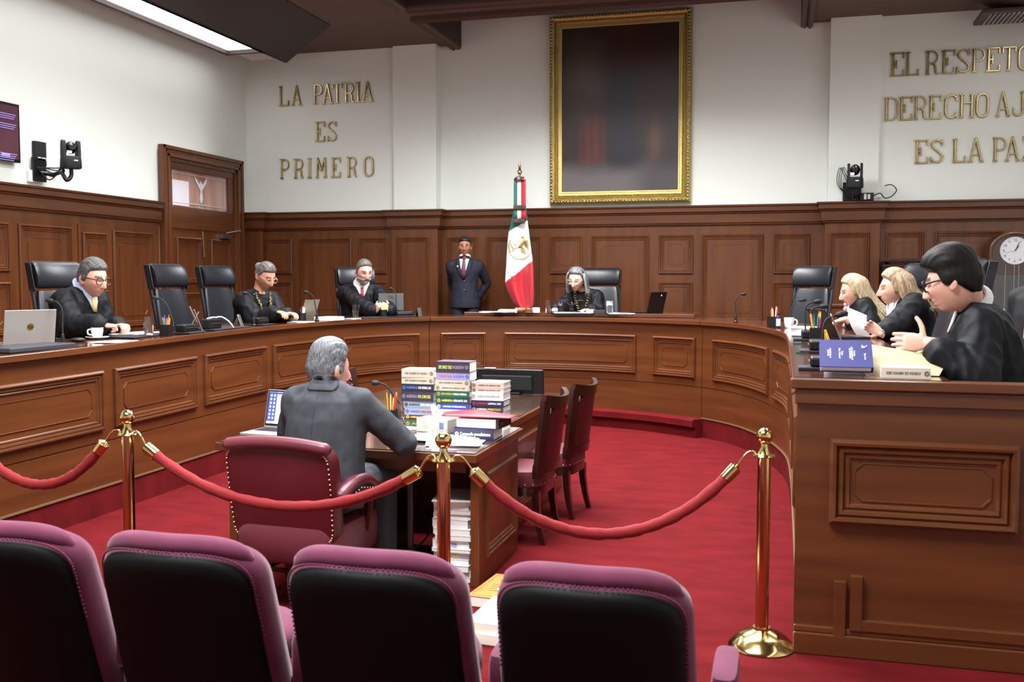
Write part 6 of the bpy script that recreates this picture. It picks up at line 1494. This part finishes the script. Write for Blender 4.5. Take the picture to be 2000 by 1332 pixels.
mb = MB(); mb.tube([Fm @ V((W_*.36+a, .13+b, .029)) for a, b in ((.012, .016), (.0, .0), (-.012, .016))], [.002, .004, .002], 6); mb.tube([Fm @ V((W_*.36, .13, .029)), Fm @ V((W_*.36-.014, .13, .029))], .0025, 6); mb.obj('eagle_mark', WHITE, t)
a_, b_ = ony(1723, 738, 4.70), ony(1820, 742, 4.70)
book('tan law book lying before the manila folder on the bench end', V(((a_.x+b_.x)/2, 4.79, TOPZ+.001)), b_.x-a_.x, .15, .048, BEI, 'AGENDA DE AMPARO 2025', TAN, flip=True, rz=radians(-2))
a_, b_, c_, d_ = ony(1692, 672, 5.02), ony(1852, 700, 5.02), ony(1836, 744, 4.72), ony(1690, 735, 4.78)
FOLD = mat('manila_folder', srgb(188, 174, 134), .7); mb = MB(); n_ = V((0, -1, .6)).normalized()
pts = [V((d_.x+.0, 4.86, TOPZ+.004)), V((ony(1834, 744, 4.86).x, 4.86, TOPZ+.004)), V((b_.x, 5.0, b_.z)), V((a_.x, 5.03, a_.z))]
mb.rings([pts, [p+V((0, .004, .002)) for p in pts]]); tag(mb.obj('manila_folder', FOLD, sm=0), 'large manila folder leaning behind the tan law book', 'folder')
# sheet held by the woman
p1, p2, p3, p4 = atd(1655, 600, 7.72), atd(1693, 616, 7.42), atd(1709, 672, 7.5), atd(1684, 668, 7.75)
mb = MB()
def shf(u, v):
    q = p1.lerp(p2, u).lerp(p4.lerp(p3, u), v); return q+V((-.03*sin(pi*v)*(1-.3*u), 0, -.0))
mb.grid(shf, 10, 14); o_ = mb.obj('raised_sheet', PAPER, sm=180); tag(o_, 'white sheet of paper held up by the woman with wavy hair', 'paper'); s = o_.modifiers.new('solid', 'SOLIDIFY'); s.thickness = .002
# ---- clerk desk: three stacks of law books
DZ = .7615
def stack(x0, x1, Yf, L, nm, dp=.15, seed=1):
    z = DZ; rnd = random.Random(seed); K = {1: 1.25, 2: 1.10, 3: 1.08}[seed]; n = len(L); words = ['top', 'second', 'third', 'fourth', 'fifth', 'sixth', 'seventh', 'eighth', 'ninth', 'tenth']
    for i in range(n-1, -1, -1):
        h, col, cn, tx, tc, fl, t2, t2c, dx = L[i]; h *= K
        book('%s law book, %s in the stack %s' % (cn, words[i]+('' if i == 0 else ' down'), nm), V(((x0+x1)/2+dx, Yf+dp/2+rnd.uniform(-.006, .006), z)), x1-x0-.004, dp, h, col, tx, tc, flip=fl, rz=rnd.uniform(-.03, .03), txt2=t2, t2c=t2c, group='law books stacked on the clerk desk'); z += h+.0006
    return z
PUR = srgb(64, 52, 70); SLT = srgb(140, 148, 164); PER = srgb(150, 156, 190); GRN_ = srgb(24, 100, 68); TEA = srgb(38, 66, 72); NVY = srgb(44, 42, 82); LIME = srgb(210, 225, 90); SKY = srgb(70, 130, 215)
YS = 5.83
def X_(px): return ony(px, 790, YS).x
stack(X_(784), X_(848), YS, [(.040, BEI, 'beige', 'AGENDA DE AMPARO 2025', TAN, True, None, None, .0), (.033, BEI, 'beige', 'AGENDA DE AMPARO 2025', TAN, True, None, None, .0), (.037, srgb(52, 44, 64), 'dark violet', 'AGENDA', SKY, False, 'CIVIL FEDERAL 2025', WHT, -.002),
   (.049, PUR, 'plum', 'AGENDA', SLT, False, 'CIVIL CDMX 2025', LIME, 0), (.034, SLT, 'slate grey', 'AGENDA', srgb(60, 64, 70), False, 'PENAL CDMX 2025', WHT, .012), (.034, srgb(150, 160, 178), 'pale slate', 'AGENDA', srgb(80, 90, 190), False, 'PENAL FEDERAL', srgb(190, 60, 70), .02), (.022, srgb(110, 26, 30), 'dark red', 'AGENDA', srgb(240, 220, 60), False, 'AGRARIA', WHT, .022), (.04, srgb(20, 84, 60), 'bottle green', 'AGENDA', srgb(230, 130, 50), False, None, None, .024)], 'by the water glass')
YS = 5.80
stack(X_(851), X_(918), YS, [(.060, PUR, 'plum', 'AGENDA', SLT, True, 'CIVIL CDMX 2025', LIME, .0), (.044, PER, 'periwinkle', 'AGENDA', srgb(90, 100, 210), True, 'PENAL FEDERAL', srgb(200, 90, 120), 0), (.028, BEI, 'beige', 'AGENDA DE AMPARO 2023', TAN, True, None, None, -.006), (.03, BEI, 'beige', 'AGENDA DE AMPARO 2024', TAN, False, None, None, -.006), (.036, GRN_, 'green', 'AGENDA DE LA ADMINISTRACION', srgb(220, 170, 70), False, 'PUBLICA FEDERAL', WHT, 0),
   (.037, TEA, 'dark teal', 'AGENDA', srgb(215, 225, 50), False, 'MERCANTIL 2025', WHT, 0), (.030, srgb(60, 70, 180), 'bright blue', 'AGENDA FUNDAMENTAL', WHT, False, None, None, 0), (.034, WHT, 'white', 'AGENDA ELECTORAL', srgb(120, 60, 60), False, None, None, 0), (.034, WHT, 'white', 'AGENDA ELECTORAL', srgb(170, 60, 60), False, None, None, 0), (.045, srgb(150, 40, 50), 'red', None, WHT, False, None, None, 0)], 'that is tallest', seed=2)
YS = 5.84
stack(X_(920), X_(984), YS, [(.034, BEI, 'beige', 'AGENDA DE AMPARO 2025', TAN, False, None, None, .0), (.022, BEI, 'beige', 'AGENDA DE AMPARO 2021', TAN, False, None, None, .0), (.045, WHT, 'white', 'AGENDA FINANCIERA 2025', srgb(150, 150, 150), False, None, None, 0), (.034, NVY, 'navy', 'AGENDA', srgb(190, 50, 70), False, 'LABORAL 2025', WHT, 0), (.034, srgb(74, 74, 90), 'grey violet', 'AGENDA', WHT, False, 'FISCO', srgb(240, 210, 50), 0), (.04, WHT, 'white', None, WHT, False, None, None, 0), (.06, WHT, 'thick white', None, WHT, False, None, None, 0)], 'next to the monitor', dp=.17, seed=3)
# blue compendium, binder, red folder
YS = 5.46; X_ = lambda px: ony(px, 835, YS).x
book('thick navy compendium with an eagle mark on its spine, before the law books', V(((X_(886)+X_(964))/2, YS+.1, DZ)), X_(964)-X_(886), .2, .066, srgb(48, 48, 84), 'Compendio', WHT, txt2='procedimientos', t2c=WHT, emblem=True)
t = thing('binder', 'thick binder of white pages with a dark cover on the navy compendium', 'binder', V(((X_(892)+X_(970))/2, YS+.11, DZ+.067)), radians(-4)); W_ = X_(970)-X_(892)
mb = MB(); mb.box((0, 0, .028), (W_, .2, .05)); mb.obj('pages', PAPER2, t, sm=0); mb = MB(); mb.box((0, 0, .0015), (W_+.02, .22, .003)); mb.box((W_/2+.02, .0, .03), (.006, .22, .056)); mb.obj('cover', mat('binder_navy', srgb(26, 26, 44), .4), t, sm=0)
mb = MB(); mb.lathe([(.012, 0), (.012, .003), (.006, .003)], 14, c=(0, 0, 0)); mb.xf(Matrix.Translation((W_/2+.024, -.06, .03)) @ Matrix.Rotation(pi/2, 4, 'Y')); mb.obj('ring', BRASSD, t)
RED = mat('red_folder', srgb(166, 36, 48), .4); mb = MB(); xw = X_(1000)-X_(862)
mb.grid(lambda u, v: V((-xw/2+xw*u, -.11+.24*v, .006+.012*sin(u*5)*v+.006*sin(v*4))), 16, 6); o_ = mb.obj('red_folder', RED, sm=180, loc=V(((X_(1000)+X_(862))/2, YS+.11, DZ+.131))); tag(o_, 'red plastic folder lying over the binder and books', 'folder'); s = o_.modifiers.new('solid', 'SOLIDIFY'); s.thickness = .006
# tissue box
p_ = onz(852, 843, DZ); t = thing('tissue_box', 'white tissue box with pale leaf print, a tissue standing up', 'tissue box', p_+V((0, .015, 0)), radians(-14))
LEAF = mat('leaf_print', srgb(226, 228, 222), .6, col2=srgb(196, 206, 186), vs=28); mb = MB(); mb.box((0, 0, .042), (.225, .115, .084)); mb.obj('carton', LEAF, t, sm=0, bev=.003)
mb = MB(); mb.box((.07, -.0585, .045), (.03, .002, .04)); mb.obj('badge', mat('badge_blue', srgb(120, 130, 190), .5), t, sm=0)
mb = MB(); mb.grid(lambda u, v: V((-.03+.07*u*(1-.4*v)+.03*v*(u-.8), .012*sin(u*7)*(1-v)+.01*v, .083+.085*v*(1-.7*abs(u-.3))))if 1 else 0, 10, 8); o_ = mb.obj('tissue', PAPER, t, sm=180); s = o_.modifiers.new('solid', 'SOLIDIFY'); s.thickness = .002
# phone, papers, glass, pens, mic, laptop on the clerk desk
p_ = onz(834, 850, DZ); slab_item('mobile_phone', 'mobile phone lying beside the tissue box', 'phone', 0, 0, (.075, .15, .009), mat('phone_glass', srgb(120, 130, 150), .08, coat=1), rz=radians(-60), p=p_)
papers('loose white papers spread on the near corner of the clerk desk', 0, 0, .30, .21, 5, .0025, p=onz(885, 868, DZ)+V((0, .03, 0)), rz=radians(12), seed=11)
papers('broad white sheets overhanging the near edge of the clerk desk', 0, 0, .34, .2, 4, .0022, p=onz(858, 862, DZ)+V((0, .02, .0135)), rz=radians(-8), seed=31)
papers('white papers under the water glass on the clerk desk', 0, 0, .18, .14, 3, .002, p=onz(798, 836, DZ), rz=radians(20), seed=12)
tumbler('clear water glass on the clerk desk beside the pens', 0, 0, h=.12, r=.036, p=onz(789, 828, DZ)+V((0, 0, .008)))
pens('black pen holder on the clerk desk with pencils and a green highlighter', 0, 0, n=8, p=onz(764, 830, DZ), cols=[srgb(236, 170, 50), srgb(210, 235, 130), PENC[1], srgb(60, 40, 36)], w=.085, h=.10, L=.2, seed=13, rz=.3)
p_ = onz(795, 815, DZ); t = thing('microphone', MICL+'on the clerk desk before the stacked law books', 'microphone', p_); d_ = dep(p_); P = [atd(x, y, d_)-p_ for x, y in ((790, 800), (775, 780), (757, 756), (748, 750), (741, 748), (725, 748))]
mb = MB(); mb.lathe([(0, 0), (.05, 0), (.05, .012), (.02, .02), (0, .02)], 18); mb.obj('base', PLK, t); mb = MB(); mb.tube(catmull([V((0, 0, .015))]+P[:-1], 5), .006, 8); mb.obj('gooseneck', PLK2, t, sm=180)
a_, e_ = P[-2], P[-1]; mb = MB(); mb.tube([a_, a_.lerp(e_, .12), a_.lerp(e_, .5), a_.lerp(e_, .85), e_], [.007, .014, .019, .016, .006], 12); mb.obj('head', PLK2, t, sm=180)
SCRB = mat('bright_screen', srgb(235, 238, 245), .3, emit=srgb(232, 236, 245), es=.75)
p_ = V((-2.90, 5.47, DZ)); lt = laptop('open silver laptop with a bright screen beside the clerk', p_, radians(172), w=.34, d=.235, ang=103, scr=SCRB)
ld = [c for c in lt.children if c.name.startswith('lid')][0]; up = V((0, cos(radians(103)), sin(radians(103)))); F = frame(V((0, 0, .016)), (1, 0, 0), up, V((1, 0, 0)).cross(up)); sg = 1 if V((1, 0, 0)).cross(up).y > 0 else -1
DBL = mat('desktop_blue', srgb(60, 70, 170), .3, emit=srgb(60, 72, 175), es=.7)
mb = MB(); mb.box((.125, .13, sg*.0065), (.06, .18, .0006)); mb.box((-.02, .213, sg*.0065), (.24, .012, .0006)); mb.xf(F); db = mb.obj('desktop_strip', DBL, ld, sm=0)
mb = MB()
for r in range(7):
    for k in range(2): mb.box((.112+.025*k, .06+.023*r, sg*.007), (.012, .013, .0004))
mb.xf(F); o_ = mb.obj('desktop_icons', SCRB, db, sm=0); o_['kind'] = 'stuff'
# monitor on the side table
t = thing('monitor', 'black computer monitor seen from behind on the side table', 'monitor', (-2.12, 7.72, .769)); R3 = Matrix.Rotation(radians(8), 3, 'X')
mb = MB(); mb.box((0, 0, .10), (.60, .03, .20), R=R3); mb.obj('casing', PLK, t, sm=0, bev=.006); mb = MB(); mb.box((0, -.024, .09), (.42, .02, .12), R=R3); mb.obj('rear_bulge', PLK2, t, sm=0, bev=.008)
mb = MB(); mb.box((0, .06, .006), (.22, .2, .012)); mb.box((0, .03, .06), (.06, .02, .12)); mb.obj('stand', PLK, t, sm=0, bev=.004); mb = MB(); mb.box((-.14, -.018, .205), (.09, .02, .006)); mb.obj('label_strip', WHITE, t, sm=0)
mb = MB(); mb.box((0, 0, 0), (.2, .28, .05)); o_ = mb.obj('cable_tray', PLK, sm=0, bev=.01, loc=(-1.80, 6.42, .62)); tag(o_, 'black tray hung under the side table edge', 'tray')
mb = MB(); mb.tube(catmull([(-1.78, 6.3, .62), (-1.74, 6.2, .5), (-1.76, 6.2, .3), (-1.8, 6.3, .02)], 6), .007, 6); tag(mb.obj('cable', PLK2, sm=180), 'black cable hanging from the tray to the carpet', 'cable')
papers('printed colour leaflet under the table glass corner', 0, 0, .16, .22, 1, .002, p=V((-1.82, 6.25, .769)), rz=.2, m=mat('leaflet', srgb(216, 210, 190), .5, col2=srgb(150, 130, 60), vs=20))
# ---- under the desk: documents, steel post, computer tower, power strip
rnd = random.Random(21); z = 0.001; k = 0; hs = [.03, .03, .035, .03, .04, .02, .045, .03, .035, .05, .03, .025, .03, .02]
for i, h in enumerate(hs):
    w_ = .215+rnd.uniform(-.01, .012); t = thing('document_bundle', 'bundle of white documents in the tall pile under the clerk desk', 'documents', (-1.752+rnd.uniform(-.008, .008), 5.36+rnd.uniform(-.012, .012), z), rnd.uniform(-.05, .05), group='document bundles piled under the clerk desk')
    mb = MB(); mb.box((0, 0, h/2), (w_, .32, h*.94)); mb.obj('pages', PAPER2, t, sm=0); mb = MB(); mb.box((0, 0, h*.985), (w_+.004, .325, h*.02)); mb.obj('cover', PAPER, t, sm=0)
    if i in (4, 6): mb = MB(); mb.box((.02, -.165, h*.5), (.03, .012, .006)); mb.obj('tab', mat('tab_%d' % i, srgb(210, 215, 80) if i == 4 else srgb(90, 120, 200), .6), t, sm=0)
    z += h+.0005
slab_item('paper_folder', 'white folder lying askew on top of the document pile under the desk', 'folder', 0, 0, (.23, .33, .008), PAPER, p=V((-1.765, 5.33, z)), rz=.16)
mb = MB(); mb.box((0, 0, .35), (.03, .03, .68)); mb.box((0, 0, .005), (.12, .12, .01)); tag(mb.obj('steel_post', mat('grey_metal', srgb(150, 152, 158), .4, .6), sm=0, bev=.003, loc=(-2.09, 5.45, .0)), 'thin grey steel post under the clerk desk', 'post')
t = thing('computer_tower', 'black computer tower in the shadow under the clerk desk', 'computer', (-2.30, 5.62, 0)); mb = MB(); mb.box((0, 0, .22), (.18, .34, .4)); mb.obj('case', PLK, t, sm=0, bev=.006); mb = MB(); mb.box((0, -.172, .3), (.15, .006, .2)); mb.obj('front_grille', PLK2, t, sm=0)
mb = MB(); mb.tube(catmull([(-2.05, 5.4, .5), (-1.98, 5.36, .35), (-1.93, 5.34, .25), (-2.0, 5.33, .15), (-2.1, 5.34, .12), (-2.2, 5.4, .03)], 6), .006, 6); tag(mb.obj('power_cable', PLK2, sm=180), 'looping black power cable beside the steel post', 'cable')
# floor beside the desk
p_ = onz(985, 1132, .05); t = thing('orange_book', 'thick book with an orange cover lying on the carpet', 'book', V((-1.42, 5.02, .001)), radians(-6))
ORG = mat('orange_cover', srgb(206, 140, 70), .5, col2=srgb(186, 118, 56), vs=16); mb = MB(); mb.box((0, 0, .028), (.20, .40, .05)); mb.obj('pages', PAPER2, t, sm=0); mb = MB(); mb.box((0, 0, .0545), (.205, .405, .003)); mb.box((0, 0, .0015), (.205, .405, .003)); cv = mb.obj('cover', ORG, t, sm=0)
INK = mat('ink_brown', srgb(110, 60, 30), .6); mb = MB(); mb.tube([(.0+.03*cos(a), .1+.035*sin(a), .0565) for a in [2*pi*k/20 for k in range(21)]], .0015, 5, cap=False)
for (x0_, x1_, y0_, y1_) in ((-.085, .085, -.18, -.18), (-.085, .085, .18, .18), (-.085, -.085, -.18, .18), (.085, .085, -.18, .18)): mb.tube([(x0_, y0_, .0565), (x1_, y1_, .0565)], .001, 4)
for k in range(4): mb.box((.0, .02-.035*k, .0565), (.1-.015*k, .006, .001))
mb.obj('print', INK, cv); mb = MB(); mb.lathe([(0, .056), (.025, .056), (.025, .0575), (0, .0575)], 18, c=(.03, -.05, 0)); mb.obj('seal', mat('cream_seal', srgb(240, 226, 180), .6), cv)
for i, (x, y, w_, d_, h, a) in enumerate(((-1.27, 4.52, .24, .40, .05, -.1), (-1.265, 4.52, .23, .38, .045, -.06))):
    t = thing('paper_ream', 'thick ream of white paper on the carpet, %s' % ('under another ream' if i == 0 else 'on top of another ream'), 'papers', (x, y, .001+.0535*i), a); mb = MB(); mb.box((0, 0, h/2), (w_, d_, h)); mb.obj('sheets', PAPER2, t, sm=0, bev=.002); mb = MB(); mb.box((0, 0, h+.0012), (w_-.004, d_-.004, .0024)); mb.obj('top_sheet', PAPER, t, sm=0)
mb = MB(); mb.box((0, 0, .002), (.06, .75, .004)); o_ = mb.obj('cable_cover', mat('beige_tape', srgb(150, 128, 104), .7), sm=0, loc=(-1.60, 4.72, .001)); o_.rotation_euler = (0, 0, -.25); tag(o_, 'beige cable cover strip running over the carpet from the desk', 'cable cover')
